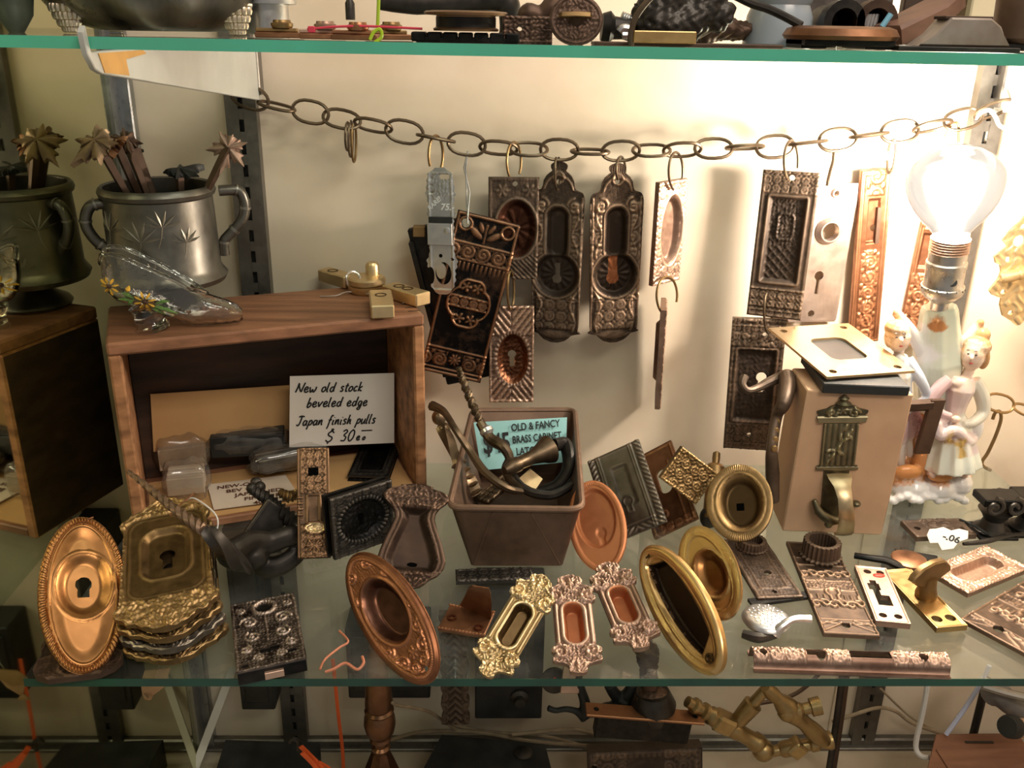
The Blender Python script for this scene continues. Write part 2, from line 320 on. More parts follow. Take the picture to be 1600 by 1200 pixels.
def plate(name, label, cat, P, Q, wpx, mat, hf=None, prof=None, holes=(), parts=(), turn=0, hint=(0, -1, 0), th=4., n=(44, 90), group=None, L=None, round_ends=False, bend=None, lean=None):
    """A cast plate: relief hf over an outline prof (half width along the length), through-holes, regions split off as parts.
    P, Q: (x, y, depth) or (x, y, 'z', height) of the lower and upper end, or points."""
    def pt(p, P0=None):
        if isinstance(p, Vector): return p
        if len(p) == 4: return aZ(p[0], p[1], p[3])
        if len(p) == 3: return aY(p[0], p[1], hy(p[2]))
    P = pt(P)
    if L and not isinstance(Q, Vector):
        s0 = mpx(P); Q = rl(Q[0], Q[1], P, L*s0)
    else: Q = pt(Q)
    if L and hint == (0, -1, 0): hint = (-P.x, -P.y, 0)
    s = mpx((P+Q)/2); M = frame(P, Q, turn, hint); Lp = (Q-P).length/s
    nx, ny = n; t = np.linspace(0, 1, ny+1); t = (1-np.cos(math.pi*t))/2 if round_ends else t
    sx = np.linspace(-1, 1, nx+1)
    hw = prof(t) if callable(prof) else (np.interp(t, [a for a, b in prof], [b for a, b in prof]) if prof else np.ones(ny+1))
    X = sx[None, :]*hw[:, None]*wpx/2; Y = np.repeat(t[:, None]*Lp, nx+1, 1)
    cell = max(wpx/nx, Lp/ny)
    sds = [h for h in holes]+[p[1] for p in parts]
    for fn in sds:                                  # pull the grid onto the edges so holes and regions end cleanly
        for _ in range(2):
            d = fn(X, Y); e = .05; gx = (fn(X+e, Y)-fn(X-e, Y))/(2*e); gy = (fn(X, Y+e)-fn(X, Y-e))/(2*e); g2 = np.maximum(gx*gx+gy*gy, .3)
            near = (np.abs(d) < cell*.62); near[0] = near[-1] = False; near[:, 0] = near[:, -1] = False
            X = np.where(near, X-d*gx/g2, X); Y = np.where(near, Y-d*gy/g2, Y)
    z = hf(X, Y, wpx, Lp) if hf else np.zeros_like(X)
    if isinstance(z, tuple): z, wear = z
    else: wear = np.clip(z/3.2, -.2, 1)
    zb = np.where(z < -th*.5, z-th*.5, -th)          # the back follows deep cups as pressed metal does
    if bend is not None: b = bend(X, Y, wpx, Lp); z = z+b; zb = zb+b
    def w3(x, y, zz): q = np.stack([x, y, zz], -1).reshape(-1, 3)*s; a = np.array(M); return q@a[:3, :3].T+a[:3, 3]
    top = w3(X, Y, z); bot = w3(X, Y, zb)
    xc = (X[:-1, :-1]+X[1:, 1:]+X[:-1, 1:]+X[1:, :-1])/4; yc = (Y[:-1, :-1]+Y[1:, 1:]+Y[:-1, 1:]+Y[1:, :-1])/4
    reg = np.zeros(xc.shape, int)
    for k, p in reversed(list(enumerate(parts))): reg = np.where(p[1](xc, yc) < 0, k+1, reg)
    for h in holes: reg = np.where(h(xc, yc) < 0, -1, reg)
    root = thing(name, label, cat, P, group)
    idx = np.arange((nx+1)*(ny+1)).reshape(ny+1, nx+1)
    A, B_, C_, D = idx[:-1, :-1], idx[:-1, 1:], idx[1:, 1:], idx[1:, :-1]
    wv = wear.ravel(); out = [root]
    for k in range(len(parts)+1):
        on = reg == k
        if not on.any(): continue
        q = np.stack([A[on], B_[on], C_[on], D[on]], 1)
        pad = np.zeros((ny+2, nx+2), bool); pad[1:-1, 1:-1] = on
        solid = np.zeros((ny+2, nx+2), bool); solid[1:-1, 1:-1] = reg >= 0
        c = pad[1:-1, 1:-1]; eds = []
        for (dy, dx, a, b) in ((-1, 0, A, B_), (0, 1, B_, C_), (1, 0, C_, D), (0, -1, D, A)):
            nb = solid[1+dy:ny+1+dy, 1+dx:nx+1+dx]; m = c & ~nb; eds.append(np.stack([a[m], b[m]], 1))
        eds = np.concatenate(eds); nv = len(top)
        # walls get their own verts so that their edges stay crisp
        wv_ = np.concatenate([top[eds[:, 0]], top[eds[:, 1]], bot[eds[:, 1]], bot[eds[:, 0]]]); ne = len(eds); w0 = 2*nv
        wf = np.stack([w0+np.arange(ne), w0+3*ne+np.arange(ne), w0+2*ne+np.arange(ne), w0+ne+np.arange(ne)], 1)
        allv = np.concatenate([top, bot, wv_]); faces = np.concatenate([q, q[:, ::-1]+nv, wf])
        aw = np.concatenate([wv, np.zeros(nv), np.full(4*ne, .3)])
        used, inv = np.unique(faces.ravel(), return_inverse=True)
        v = allv[used]; f = inv.reshape(-1, 4); me = bpy.data.meshes.new(name)
        me.vertices.add(len(v)); me.vertices.foreach_set('co', v.ravel()); me.loops.add(f.size); me.loops.foreach_set('vertex_index', f.ravel().astype(np.int32))
        me.polygons.add(len(f)); me.polygons.foreach_set('loop_start', np.arange(0, f.size, 4, dtype=np.int32))
        me.polygons.foreach_set('use_smooth', np.ones(len(f), bool)); me.update(calc_edges=True); me.validate()
        at = me.attributes.new('wear', 'FLOAT', 'POINT'); at.data.foreach_set('value', aw[used].astype(np.float32))
        nm = 'faceplate' if k == 0 else parts[k-1][0]; mt = mat if k == 0 or len(parts[k-1]) < 3 else parts[k-1][2]
        out.append(link(nm, me, mt, root))
    PLATES[name] = (root, M, s, Lp); root['_m'] = 0; del root['_m']
    return root, M, s, Lp
def loc(M, s, x, y, z=0): return M@Vector((x*s, y*s, z*s))
def pipe(name, label, cat, pts, r, mat, n=8, group=None, closed=False, **k):
    o = MB().tube(pts, r, n, closed, **k).build(name, mat); return tag(o, label, cat, group)
def smooth(pts, k=5, closed=False):
    """Catmull-Rom through the points."""
    P = [Vector(p) for p in pts]; n = len(P); o = []
    for i in range(n if closed else n-1):
        g = (lambda j: P[j % n]) if closed else (lambda j: P[max(0, min(n-1, j))])
        a, b, c, d = g(i-1), g(i), g(i+1), g(i+2)
        for j in range(k): t = j/k; o.append(.5*((2*b)+(c-a)*t+(2*a-5*b+4*c-d)*t*t+(3*b-a-3*c+d)*t**3))
    if not closed: o.append(P[-1])
    return o
def text(s, M, size, mat, parent, name='lettering', shear=0., bold=0., space=1., ax=1.):
    cu = bpy.data.curves.new(name, 'FONT'); cu.body = s; cu.size = size; cu.shear = shear; cu.offset = bold*size; cu.space_character = space; cu.extrude = size*.012; cu.resolution_u = 3
    o = bpy.data.objects.new('t', cu); COL.objects.link(o)
    me = bpy.data.meshes.new_from_object(o.evaluated_get(bpy.context.evaluated_depsgraph_get())); bpy.data.objects.remove(o)
    me.materials.clear(); me.transform(M@Matrix.Diagonal((ax, 1, 1, 1))); return link(name, me, mat, parent)
def hooks(name, label, pts, r, mat=None, group=None, k=5):
    return pipe(name, label, 'hook', smooth(pts, k), r, mat or CHN, 8, group)
# ================================================================ the setting
V3 = Vector
def bx(mb, x0, x1, y0, y1, z0, z1, bev=0): return mb.box(Matrix.Translation(((x0+x1)/2, (y0+y1)/2, (z0+z1)/2)), (x1-x0)/2, (y1-y0)/2, (z1-z0)/2, bev)
YB = .841; XM = -.3225; ZF = -.39
struct('wall_back', bx(MB(), XM, .64, YB, YB+.012, ZF, 1.0), WAL)
struct('wall_right', bx(MB(), .63, .64, .30, YB, ZF, 1.0), WAL)
struct('wall_left', bx(MB(), XM-.006, XM, .30, YB, ZF, 1.0), MIR)
struct('floor', bx(MB(), XM, .64, .25, YB, ZF-.02, ZF), FLR)
o = MB(); bx(o, XM, XM+.012, YB-.011, YB, ZF, 1.0, .0012); bx(o, XM, XM+.003, YB-.03, YB-.011, ZF, 1.0)
struct('trim_1', o, ALU)
o = MB(); bx(o, XM, .63, YB-.010, YB, ZF, ZF+.012, .002); bx(o, XM, .63, YB-.016, YB, ZF, ZF+.004, .001)
struct('baseboard_back', o, STN)
struct('trim_2', bx(MB(), .4035, .405, YB-.0025, YB, ZF, 1.0, .0006), WAL)
def standard(x, label):
    t = thing('shelf_standard', label, 'shelf track', (x, YB, ZF)); o = MB(); w = .0135; d = .010; y0 = YB-d
    for sx in (-1, 1): bx(o, x+sx*w-(.0022 if sx > 0 else 0), x+sx*w+(0 if sx > 0 else .0022), y0, YB, ZF, .9)
    bx(o, x-w, x-.0022, y0-.001, y0, ZF, .9); bx(o, x+.0022, x+w, y0-.001, y0, ZF, .9)
    z = ZF
    while z < .9: bx(o, x-.0024, x+.0024, y0-.001, y0, z, z+.009); z += .0195
    o.build('channel', STN, t); o = MB(); bx(o, x-.0024, x+.0024, y0+.004, y0+.005, ZF, .9); o.build('slot_backing', BLK, t)
standard(-.217, 'slotted steel shelf track on the back wall behind the mug handle')
standard(.443, 'slotted steel shelf track on the back wall behind the lit lamp')
def glass_shelf(z, y0, x0, edge, label):
    t = thing('glass_shelf', label, 'shelf', (.1, .6, z)); o = MB(); bx(o, x0, .49, y0, .788, z-.0058, z); o.build('pane', GSH, t)
    o = MB(); bx(o, x0, .49, y0-.0005, y0-.0001, z-.0058, z); o.build('polished_edge', edge, t)
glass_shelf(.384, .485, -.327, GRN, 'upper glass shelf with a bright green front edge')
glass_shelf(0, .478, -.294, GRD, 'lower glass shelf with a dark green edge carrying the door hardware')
YZ = Matrix(((0, 0, 1, 0), (1, 0, 0, 0), (0, 1, 0, 0), (0, 0, 0, 1)))
def bracket(x, label, tape):
    t = thing('shelf_bracket', label, 'bracket', (x, .82, .35)); M = Matrix.Translation((x, 0, 0))@YZ
    MB().prism([(.482, .389), (.478, .386), (.480, .376), (.487, .3685), (.495, .366), (.83, .328), (.83, .377), (.484, .377)], M, -.0015, .0015, .0005).build('blade', plain('grey_paint', (.62, .62, .58), (.5, .5, .46), .35, .2, 20, None, .03), t)
    if tape: MB().prism([(.492, .376), (.497, .3665), (.53, .3635), (.528, .372), (.56, .374), (.555, .376)], M, .0015, .0019).build('masking_tape', plain('masking_tape', (.62, .33, .09), None, .6), t)
    bx(MB(), x-.003, x+.003, .820, .834, .333, .372, .001).build('tongue', STN, t)
bracket(-.199, 'grey shelf bracket with orange masking tape on its nose', True)
bracket(.447, 'pale shelf bracket at the end of the chain by the lamp', False)
# ================================================================ hanging things
YC = hy(.735)
def link_path(c, t, a, b, ang):
    t = t.normalized(); q = V3((0, 1, 0)); up = t.cross(q).normalized()*-1; up = up if up.z > 0 else -up
    w = up*math.cos(ang)+q*math.sin(ang)
    o = []
    for i in range(20):
        th = 2*math.pi*i/20; k = (abs(math.cos(th))**.8)*math.copysign(1, math.cos(th)); o.append(c+t*(k*a)+w*(b*math.sin(th)))
    return o
CH_ = [(390, 152, 36), (432, 166, 9), (485, 175, 36), (534, 186, 28), (583, 196, 24), (632, 206, 36), (681, 216, 8), (729, 225, 36), (779, 231, 26), (826, 233, 20), (874, 234, 35), (922, 237, 8), (970, 236, 34),
       (1018, 235, 18), (1066, 234, 27), (1115, 232, 30), (1164, 230, 14), (1211, 229, 35), (1262, 223, 9), (1309, 218, 35), (1358, 211, 8), (1406, 205, 34), (1457, 197, 22), (1505, 186, 30), (1552, 171, 28)]
def ychain(x): return .82 if x < 410 else YC+.02*max(0, (560-x)/180)**2 if x < 560 else YC
t = thing('chain', 'bronze chain of oval links strung across between the two brackets', 'chain', aY(970, 236, YC))
cp = [aY(x, y, ychain(x)) for x, y, h in CH_]
for i, (x, y, h) in enumerate(CH_):
    d = (cp[min(i+1, len(cp)-1)]-cp[max(i-1, 0)]); s = mpx(cp[i])
    MB().tube(link_path(cp[i], d, 29.5*s, 17*s, math.acos(min(1, max(0, (h-5)/31)))*(1 if i % 2 else -1)), 2.7*s, 7, True, w=.45).build('link', CHN, t)
def px3(pts): return [aY(p[0], p[1], hy(p[2])) if len(p) == 3 else aZ(p[0], p[1], p[3]) for p in pts]
sy = mpx(aY(800, 300, YC))
# rings and hooks that carry the plates
def circ(cx, cy, Y, rx, ry, a0, a1, dep=0, n=18):
    o = []
    for i in range(n+1):
        a = math.radians(a0+(a1-a0)*i/n); o.append(aY(cx+rx*math.cos(a), cy-ry*math.sin(a), (Y if Y > .775 else hy(Y))+dep*math.cos(a))) 
    return o
for k, (x, y, ry) in enumerate(((543, 213, 22), (548, 217, 28), (553, 221, 32))):
    hooks('split_ring', ['thin spare brass ring on the chain, shortest of three', 'spare brass ring on the chain, middle of three', 'spare brass ring on the chain, longest of three'][k], circ(x, y, YC-.008+k*.006, 3.5, ry, -250+k*8, 85, .012), 1.9*sy, CHN if k < 2 else BRA, 'three spare rings on the chain')
hooks('hook_ring', 'open brass ring holding the silver latch', circ(681, 242, YC, 11, 30, -75, 215, .010), 2.2*sy, BRA)
for k in (0, 1): pipe('wire_loop', ['bright wire loop holding the corner of the tilted ornate plate', 'second bright wire strand beside the plate loop'][k], 'wire', px3([(731, 236, .735), (728-k*3, 262, .733), (729+k*5, 300, .73), (731, 350-k*12, .712)]), 1.3*sy, SIL)
hooks('hook_ring', 'open brass ring holding the rectangular plate with round cup', circ(803, 252, YC, 11, 30, -40, 230, .012), 2.0*sy, BRA)
hooks('hook_ring', 'brass ring joining two rectangular plates one under the other', circ(798, 453, .728, 5, 30, -250, 80, .012), 2.0*sy, BRA)
hooks('hook_ring', 'dark ring holding the shaded long door pull', circ(871, 270, YC, 4, 27, -240, 60, .014), 2.0*sy)
hooks('hook_ring', 'dark ring holding the long door pull with copper keyhole', circ(970, 265, YC, 7, 20, -60, 230, .014), 2.1*sy)
hooks('hook_ring', 'open ring holding the narrow oval cup plate', circ(1056, 268, YC, 11, 30, -30, 250, .012), 2.1*sy)
hooks('hook_ring', 'open ring under the oval cup plate holding an edge-on plate', circ(1042, 462, .73, 16, 30, -20, 240, .014), 2.0*sy, BRA)
hooks('hook_ring', 'open ring holding the large dark lock plate', circ(1236, 252, YC-.01, 11, 32, -20, 245, .012), 2.1*sy)
hooks('hook_ring', 'ring joining the large lock plate to the keyhole plate below', circ(1200, 488, .716, 6, 32, -250, 70, .01), 2.0*sy)
hooks('strap_hook', 'flat bent strap holding the steel door plate', px3([(1303, 233, .735), (1302, 250, .735), (1297, 268, .74), (1292, 290, .745)]), 2.8*sy, CHN)
hooks('hook_ring', 'open ring holding the carved strip plate', px3([(1388, 236, .735), (1392, 222, .732), (1399, 220, .73), (1399, 240, .735), (1395, 262, .74), (1388, 270, .745), (1386, 250, .75)]), 2.1*sy)
hooks('hook_ring', 'open ring dangling from the chain above the lit bulb', px3([(1477, 214, .74), (1487, 195, .735), (1497, 194, .73), (1498, 222, .735)]), 2.1*sy, BRA)
hooks('s_hook', 'white bent hook at the end of the chain', px3([(1525, 186, .74), (1530, 178, .735), (1545, 172, .73), (1555, 182, .73), (1562, 196, .735), (1575, 200, .74), (1588, 190, .745), (1592, 178, .75)]), 3.2*sy, WCB)
def fine(X, Y): return .5*leafy(X, Y, 3.2)
# --- pressed silver latch
def pL(t): return np.interp(t, [0, .02, .06, .12, .2, .23, .27, .33, .36, .62, .64, .72, .8, .88, .95, 1], [.25, .5, .72, .85, .85, .95, 1, .8, .8, .8, .9, .78, .95, .85, .8, .3])+.035*np.sin(t*120)
def hL(X, Y, w, L):
    z = 1.2*fr(X, Y, w, L, 7, 2)+.8*leafy(X, Y, 5)*(np.abs(Y-L*.86) < L*.10)-1.6*ridge(np.hypot(X+14, (Y % 11)-5.5), 2.5)*(Y > L*.8); return z, .5+.25*z
hk = lambda X, Y: np.minimum(np.maximum(sdE(X, Y, 2, 34, 13, 18), -sdE(X, Y, -2, 38, 8, 13)), sdE(X, Y, -19, 30, 6, 14))
r, M, s, L = plate('latch_plate', 'pressed silver latch plate with hook-shaped foot and chalked price', 'latch', (692, 460, .712), (687, 262, .722), 50, SIL, hL, pL, (hk, lambda X, Y: sdE(X, Y, -2, 62, 3, 3), lambda X, Y: sdE(X, Y, 17, 57, 2.5, 2.5), lambda X, Y: sdR(X, Y, 7, 184, 8, 3.5, 3)), th=2.5, n=(40, 120), turn=-12)
MB().box(M@Matrix.Translation((0, 97*s, 4*s)), 20*s, 17*s, 6*s, 1*s, .6).build('bolt_box', SIL, r)
MB().lathe(loc(M, s, 12, 104, 9), loc(M, s, 12, 104, 11.5), [(0, 5*s), (.8, 5*s), (1, 4*s)], 14, w=.7).build('screw', SIL, r)
MB().box(M@Matrix.Translation((0, 118*s, 2*s)), 19*s, 5*s, 2*s, 0, -.3).build('slot', BLK, r)
text('RARE!', M@Matrix.Translation((-17*s, 132*s, 2.2*s))@Matrix.Rotation(.75, 4, 'Z'), 10*s, CHK, r, bold=.02, shear=.2)
text('75.-', M@Matrix.Translation((0, 134*s, 2.2*s)), 14*s, CHK, r, bold=.02, shear=.2)
# --- tilted ornate plate and the dark lock behind it
o = thing('rim_lock', 'dark rim lock hanging behind the tilted ornate plate, its brass bolt out', 'lock', aY(735, 585, hy(.752)))
Ml = frame(aY(738, 590, hy(.752)), aY(676, 338, hy(.752))); sl = mpx(aY(700, 450, hy(.752)))
MB().box(Ml@Matrix.Translation((0, 128*sl, 0)), 42*sl, 130*sl, 7*sl, 2*sl).build('case', IRN, o); MB().box(Ml@Matrix.Translation((-40*sl, 128*sl, 4*sl)), 4*sl, 112*sl, 13*sl, 1*sl).build('lip', IRN, o)
MB().box(Matrix.Translation(aY(655, 361, hy(.745))), 9*sl, 8*sl, 8*sl, 1*sl, .5).build('bolt', BRA, o)
def q4(X, Y, cx, cy, k): return np.minimum(sdR(X, Y, cx, cy, 20*k, 38*k, 14*k), np.minimum(sdE(X, Y, cx-14*k, cy, 19*k, 24*k), sdE(X, Y, cx+14*k, cy, 19*k, 24*k)))
def hT(X, Y, w, L):
    z = np.zeros_like(X); aX = np.abs(X)
    z += 2.2*ridge(np.abs(sdR(X, Y, 0, L/2, w/2-3, L/2-3)), 2)
    for y in (L-46, L-72, 44, 10): z += 2*ridge(np.abs(Y-y), 1.8)
    z += 2*lat(X+8, Y-(L-72)-1, 24, .13)*((Y > L-70) & (Y < L-48))
    for k in (-1, 1):
        z += 2.4*blob(X, Y, k*14, L-28, 13, 5, k*.6)+2*blob(X, Y, k*8, L-18, 9, 3.5, k*1.1)
    z += 1.6*ridge(np.abs(X), 1.6)*((Y > L-42) & (Y < L-12))
    z += 1.8*ridge(np.abs(((X+60) % 7)-3.5), 2)*S(L-92, L-78, Y)*(Y < L-74)
    c = q4(X, Y, 0, L*.47, 1.); z += 2.6*ridge(np.abs(c), 2.2)
    ins = c < -2; z = np.where(ins, z-2.5, z)
    z += np.where(ins, 3*ridge(np.abs(Y-L*.47+8), 1.3)+3*ridge(np.abs(Y-L*.47-9), 1.3)+2.4*lat(X, Y-L*.47+7.5, 15, .15)*(np.abs(Y-L*.47) < 8), 0)
    for k in (-1, 1):
        z += np.where(ins, 2.4*ros(X, Y, k*9, L*.47+26, 10, 5)+2.4*ros(X, Y, k*9, L*.47-26, 10, 5), 0)
    z += 2.2*ros(X, Y, 0, 28, 11, 9)+1.8*lat(X+12, Y-12, 24, .13)*((aX > 13) & (Y > 14) & (Y < 40))
    for k in (-1, 1): z += 2.5*ridge(np.abs(np.hypot(X-k*33, Y-(L-17))-9.5), 2)
    z += .5*fine(X, Y)
    return z, np.clip((z+2.5*ins)/3.2, -.1, 1)
ho = [lambda X, Y, k=k: np.hypot(X-k*33, Y-(L0-17))-7 for k in (-1, 1)]
L0 = 262.
r, M, s, L0 = plate('lock_plate', 'large tilted dark ornate lock plate with quatrefoil panel and copper relief', 'plate', (704, 588, .712), (765, 340, .722), 98, metal('copper_relief_dark', (.007, .006, .0055), (.36, .18, .095), .4, lo=.17), hT, None, ho, n=(72, 170), th=5, parts=[('window_panel', lambda X, Y: q4(X, Y, 0, L0*.47, .93))])
# --- rectangular plate with a round cup
def hC(X, Y, w, L):
    c = 33+sdE(X, Y, 4, 80, 32, 46); z = cup(c-33, 9, 12)+2*ridge(np.abs(c-35), 2.2)+fr(X, Y, w, L, 3, 2)
    z = np.where(c < 30, z+1.8*ros(X, Y, 4, 80, 34, 10)+fine(X, Y), z)
    o = c > 38; z += o*(1.6*ridge(((X+Y) % 8)-4, 2)*(Y < 40)+1.6*ros(X, Y, 24, 140, 12, 6)+1.6*ros(X, Y, -18, 140, 12, 6)+.7*leafy(X, Y, 4))
    return z, np.clip(z/3.5, -.1, 1)*.7
plate('escutcheon_plate', 'brown rectangular plate with round sunken cup, hung left of the long pulls', 'plate', (801, 436, .742), (803, 277, .742), 78, BRD, hC, None, (lambda X, Y: np.hypot(X-2, Y-150)-4,), [('round_cup', lambda X, Y: sdE(X, Y, 4, 80, 31, 45), metal('cup_red_brown', (.06, .02, .01), (.24, .095, .05), .5))], th=5, n=(52, 90))
def hO(X, Y, w, L):
    e = sdE(X, Y, 2, 72, 25, 42); z = cup(e, 8, 10)+2.2*erope(X, Y, 2, 72, 27, 44, 34, 3.2)+1.5*fr(X, Y, w, L, 2, 2)
    o = e > 4; g = np.abs(X*.8+Y*.6*np.sign(72-Y)*np.sign(X))
    z += o*(2*ridge((g % 8)-4, 2.4)*((Y < 40) | (Y > 112))+.9*leafy(X, Y, 4)); z += (e < -3)*(1.5*leafy(X, Y, 6))
    return z, np.clip(z/3, -.1, 1)+.1
plate('keyhole_plate', 'pinkish bronze plate with oval sunken keyhole cup, hung second in line below the round cup', 'plate', (799, 628, .728), (799, 478, .73), 70, PNK, hO, None, (lambda X, Y: sdK(X, Y, 1, 78, 6.5, 17),), [('oval_cup', lambda X, Y: sdE(X, Y, 2, 72, 24, 41), COP)], th=4, n=(52, 96))
# --- the two long pocket door pulls
PP = [(0, .12), (.012, .4), (.03, .55), (.05, .68), (.06, 1.02), (.075, .9), (.1, .93), (.5, .97), (.80, 1), (.825, .97), (.842, .9), (.852, .66), (.87, .60), (.9, .57), (.925, .47), (.943, .33), (.95, .24), (.962, .30), (.978, .32), (.99, .26), (1, .08)]
def slot(X, Y): return np.minimum(sdR(X, Y, 0, 178, 16, 40, 15), np.hypot(X, Y-112)-34)
def hP(X, Y, w, L):
    c = slot(X, Y); aX = np.abs(X); z = cup(c-1, 9, 8)+2.2*ridge(np.abs(c-4), 2)
    z += 1.8*ridge(np.abs(aX-w*.455), 1.6)*(Y > 20)*(Y < 235)
    o = c > 7
    vine = pl(aX, Y, [(28+5*math.sin(i*.9), 20+i*8.2) for i in range(26)])
    z += o*(1.8*ridge(vine, 1.7)+1.9*lat(X+13, Y, 26, .13)*(aX > 20)*(Y > 70)*(Y < 225)+2*lat(X, Y+3, 19, .14)*(Y < 80)*(Y > 24)*(aX < 31))
    for k in (-1, 1): z += o*2.2*ridge(pl(X, Y, spi(k*25, 221, 12, math.pi/2, 1.5, k)), 2)
    z += 2*ridge(np.abs(np.hypot(X, Y-L+24)-8), 2)+o*2*ridge(pl(aX, Y, bez((0, L-20), (20, L-26), (22, L-42))), 2)
    z += o*1.6*blob(X, Y, 0, 14, 26, 7)+o*leafy(X, Y, 3)*.6
    z += (c < -8)*(2*ros(X, Y, 0, 112, 30, 13))*(np.hypot(X, Y-112) < 31)
    return z, np.clip(z/3.2, -.1, 1)
kh = lambda X, Y: sdK(X, Y, 0, 104, 7, 0)
kh2 = lambda X, Y: np.minimum(np.hypot(X, Y-104)-7.5, sdR(X, Y, 1, 116, 3.6, 14))
pt = [('sunken_grip', slot)]
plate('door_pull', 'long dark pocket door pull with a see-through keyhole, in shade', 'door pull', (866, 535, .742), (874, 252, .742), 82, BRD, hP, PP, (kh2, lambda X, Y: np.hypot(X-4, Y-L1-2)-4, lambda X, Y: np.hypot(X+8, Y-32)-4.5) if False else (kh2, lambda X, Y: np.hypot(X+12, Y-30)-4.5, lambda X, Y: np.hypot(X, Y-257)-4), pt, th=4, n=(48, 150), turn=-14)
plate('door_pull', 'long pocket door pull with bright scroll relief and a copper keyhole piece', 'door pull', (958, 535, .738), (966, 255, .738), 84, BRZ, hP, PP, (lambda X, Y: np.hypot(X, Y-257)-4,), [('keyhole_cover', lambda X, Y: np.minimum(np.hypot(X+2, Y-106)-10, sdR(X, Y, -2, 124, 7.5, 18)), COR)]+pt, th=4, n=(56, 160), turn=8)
# --- narrow cup plates
def hN(X, Y, w, L):
    e = sdE(X, Y, 4, L*.52, w*.36, L*.34); z = cup(e, 9, 11)+2*ridge(np.abs(e-2), 2)+1.4*fr(X, Y, w, L, 2.5, 2)+(e > 4)*(1.6*lat(X, Y, 15, .13)+.6*leafy(X, Y, 4)); return z, np.clip(z/3, 0, 1)+.15
plate('cup_plate', 'narrow pink-bronze plate with long oval cup, turned towards the lamp', 'plate', (1040, 442, .738), (1052, 282, .735), 64, PNK, hN, None, (), [('oval_cup', lambda X, Y: sdE(X, Y, 4, 84, 22, 52))], turn=38, th=7, n=(44, 90))
plate('cup_plate', 'plate hanging edge-on below the narrow oval cup plate', 'plate', (1030, 627, .738), (1040, 475, .735), 66, PNK, hN, None, (), [('oval_cup', lambda X, Y: sdE(X, Y, 4, 79, 23, 50))], turn=80, th=7, n=(40, 80))
# --- large lock plates right
def hB(X, Y, w, L):
    c = sdR(X, Y, 0, L*.54, w*.33, L*.29, 2); z = cup(c, 5, 6)+1.6*ridge(np.abs(c-2), 2)+fr(X, Y, w, L, 3, 2)
    o = c > 4; z += o*(1.6*lat(X, Y, 14, .13)*((Y < L*.2)|(Y > L*.86))+1.2*ridge(((X+Y) % 7)-3.5, 2)*(np.abs(Y-L*.12) < 7)+.5*fine(X, Y))
    for y in (.05, .08, .2, .86, .96): z += 1.4*ridge(np.abs(Y-L*y), 1.5)
    z += (c < -5)*(1.7*np.maximum(ridge(((X+Y) % 14)-7, 1.6), ridge(((X-Y) % 14)-7, 1.6))*(Y < L*.5)+1.6*leafy(X, Y, 5)*(Y >= L*.5)+2*ridge(np.abs(sdR(X, Y, 0, L*.63, 12, 20, 6)), 2))
    return z, np.clip(z/3.2, -.1, 1)*.8
plate('lock_plate', 'large brown lock plate with sunken diamond-patterned panel, hung beside the steel door plate', 'plate', (1208, 496, .715), (1237, 268, .722), 84, BRD, hB, None, (lambda X, Y: np.hypot(X-2, Y-220)-4.5,), [('sunken_panel', lambda X, Y: sdR(X, Y, 0, 124, 27, 66, 2))], turn=-22, th=9, n=(56, 140))
def hK(X, Y, w, L):
    c = sdR(X, Y, 0, L*.5, w*.36, L*.27, 1); z = cup(c, 3, 3)+1.6*ridge(np.abs(c-2), 2)+fr(X, Y, w, L, 3, 2)
    z += (c > 4)*(1.7*lat(X, Y, 13, .13)*((Y < L*.2)|(Y > L*.8)))+.9*leafy(X, Y, 7)
    for y in (.2, .05, .8, .95): z += 1.4*ridge(np.abs(Y-L*y), 1.5)
    return z, np.clip(z/3.2, -.1, 1)*.8
plate('keyhole_plate', 'brown rectangular plate with bright keyhole, hung second in line below the large lock plate', 'plate', (1170, 702, .716), (1187, 498, .722), 80, BRD, hK, None, (lambda X, Y: sdK(X, Y, 10, 122, 8, 20), lambda X, Y: np.hypot(X-10, Y-192)-4, lambda X, Y: np.hypot(X+2, Y-26)-3.5), [('sunken_panel', lambda X, Y: sdR(X, Y, 0, 102, 28, 54, 1))], turn=-12, th=7, n=(52, 120))
def hS(X, Y, w, L): z = .3*fr(X, Y, w, L, 2, 3)-.4*fine(X, Y); return z, .45+.1*np.sin(X/9+Y/14)
r, M, s, L = plate('door_plate', 'plain pinkish steel door plate with ringed knob hole and keyhole', 'plate', (1268, 503, .762), (1304, 286, .762), 84, STL, hS, lambda t: 1-.06*S(.975, 1, t)-.06*S(.025, 0, t), (lambda X, Y: np.hypot(X-2, Y-148)-14, lambda X, Y: np.minimum(np.hypot(X, Y-76)-7.5, sdR(X, Y, 0, 60, 3.2, 14)), lambda X, Y: np.hypot(X+3, Y-14)-5.5, lambda X, Y: np.hypot(X-4, Y-206)-4.5), th=4, n=(56, 120), turn=8)
q = loc(M, s, 2, 148); MB().lathe(q, loc(M, s, 2, 148, 10), [(0, 21*s), (.3, 21*s), (.8, 17*s), (1, 16*s), (1, 14*s), (0, 14*s)], 28, w=.5, caps=False).build('knob_collar', STL, r)
MB().lathe(loc(M, s, 4, 206, 0), loc(M, s, 4, 206, 5), [(0, 8*s), (1, 6*s), (1, 4.5*s), (0, 4.5*s)], 18, w=.5, caps=False).build('bushing', STL, r)
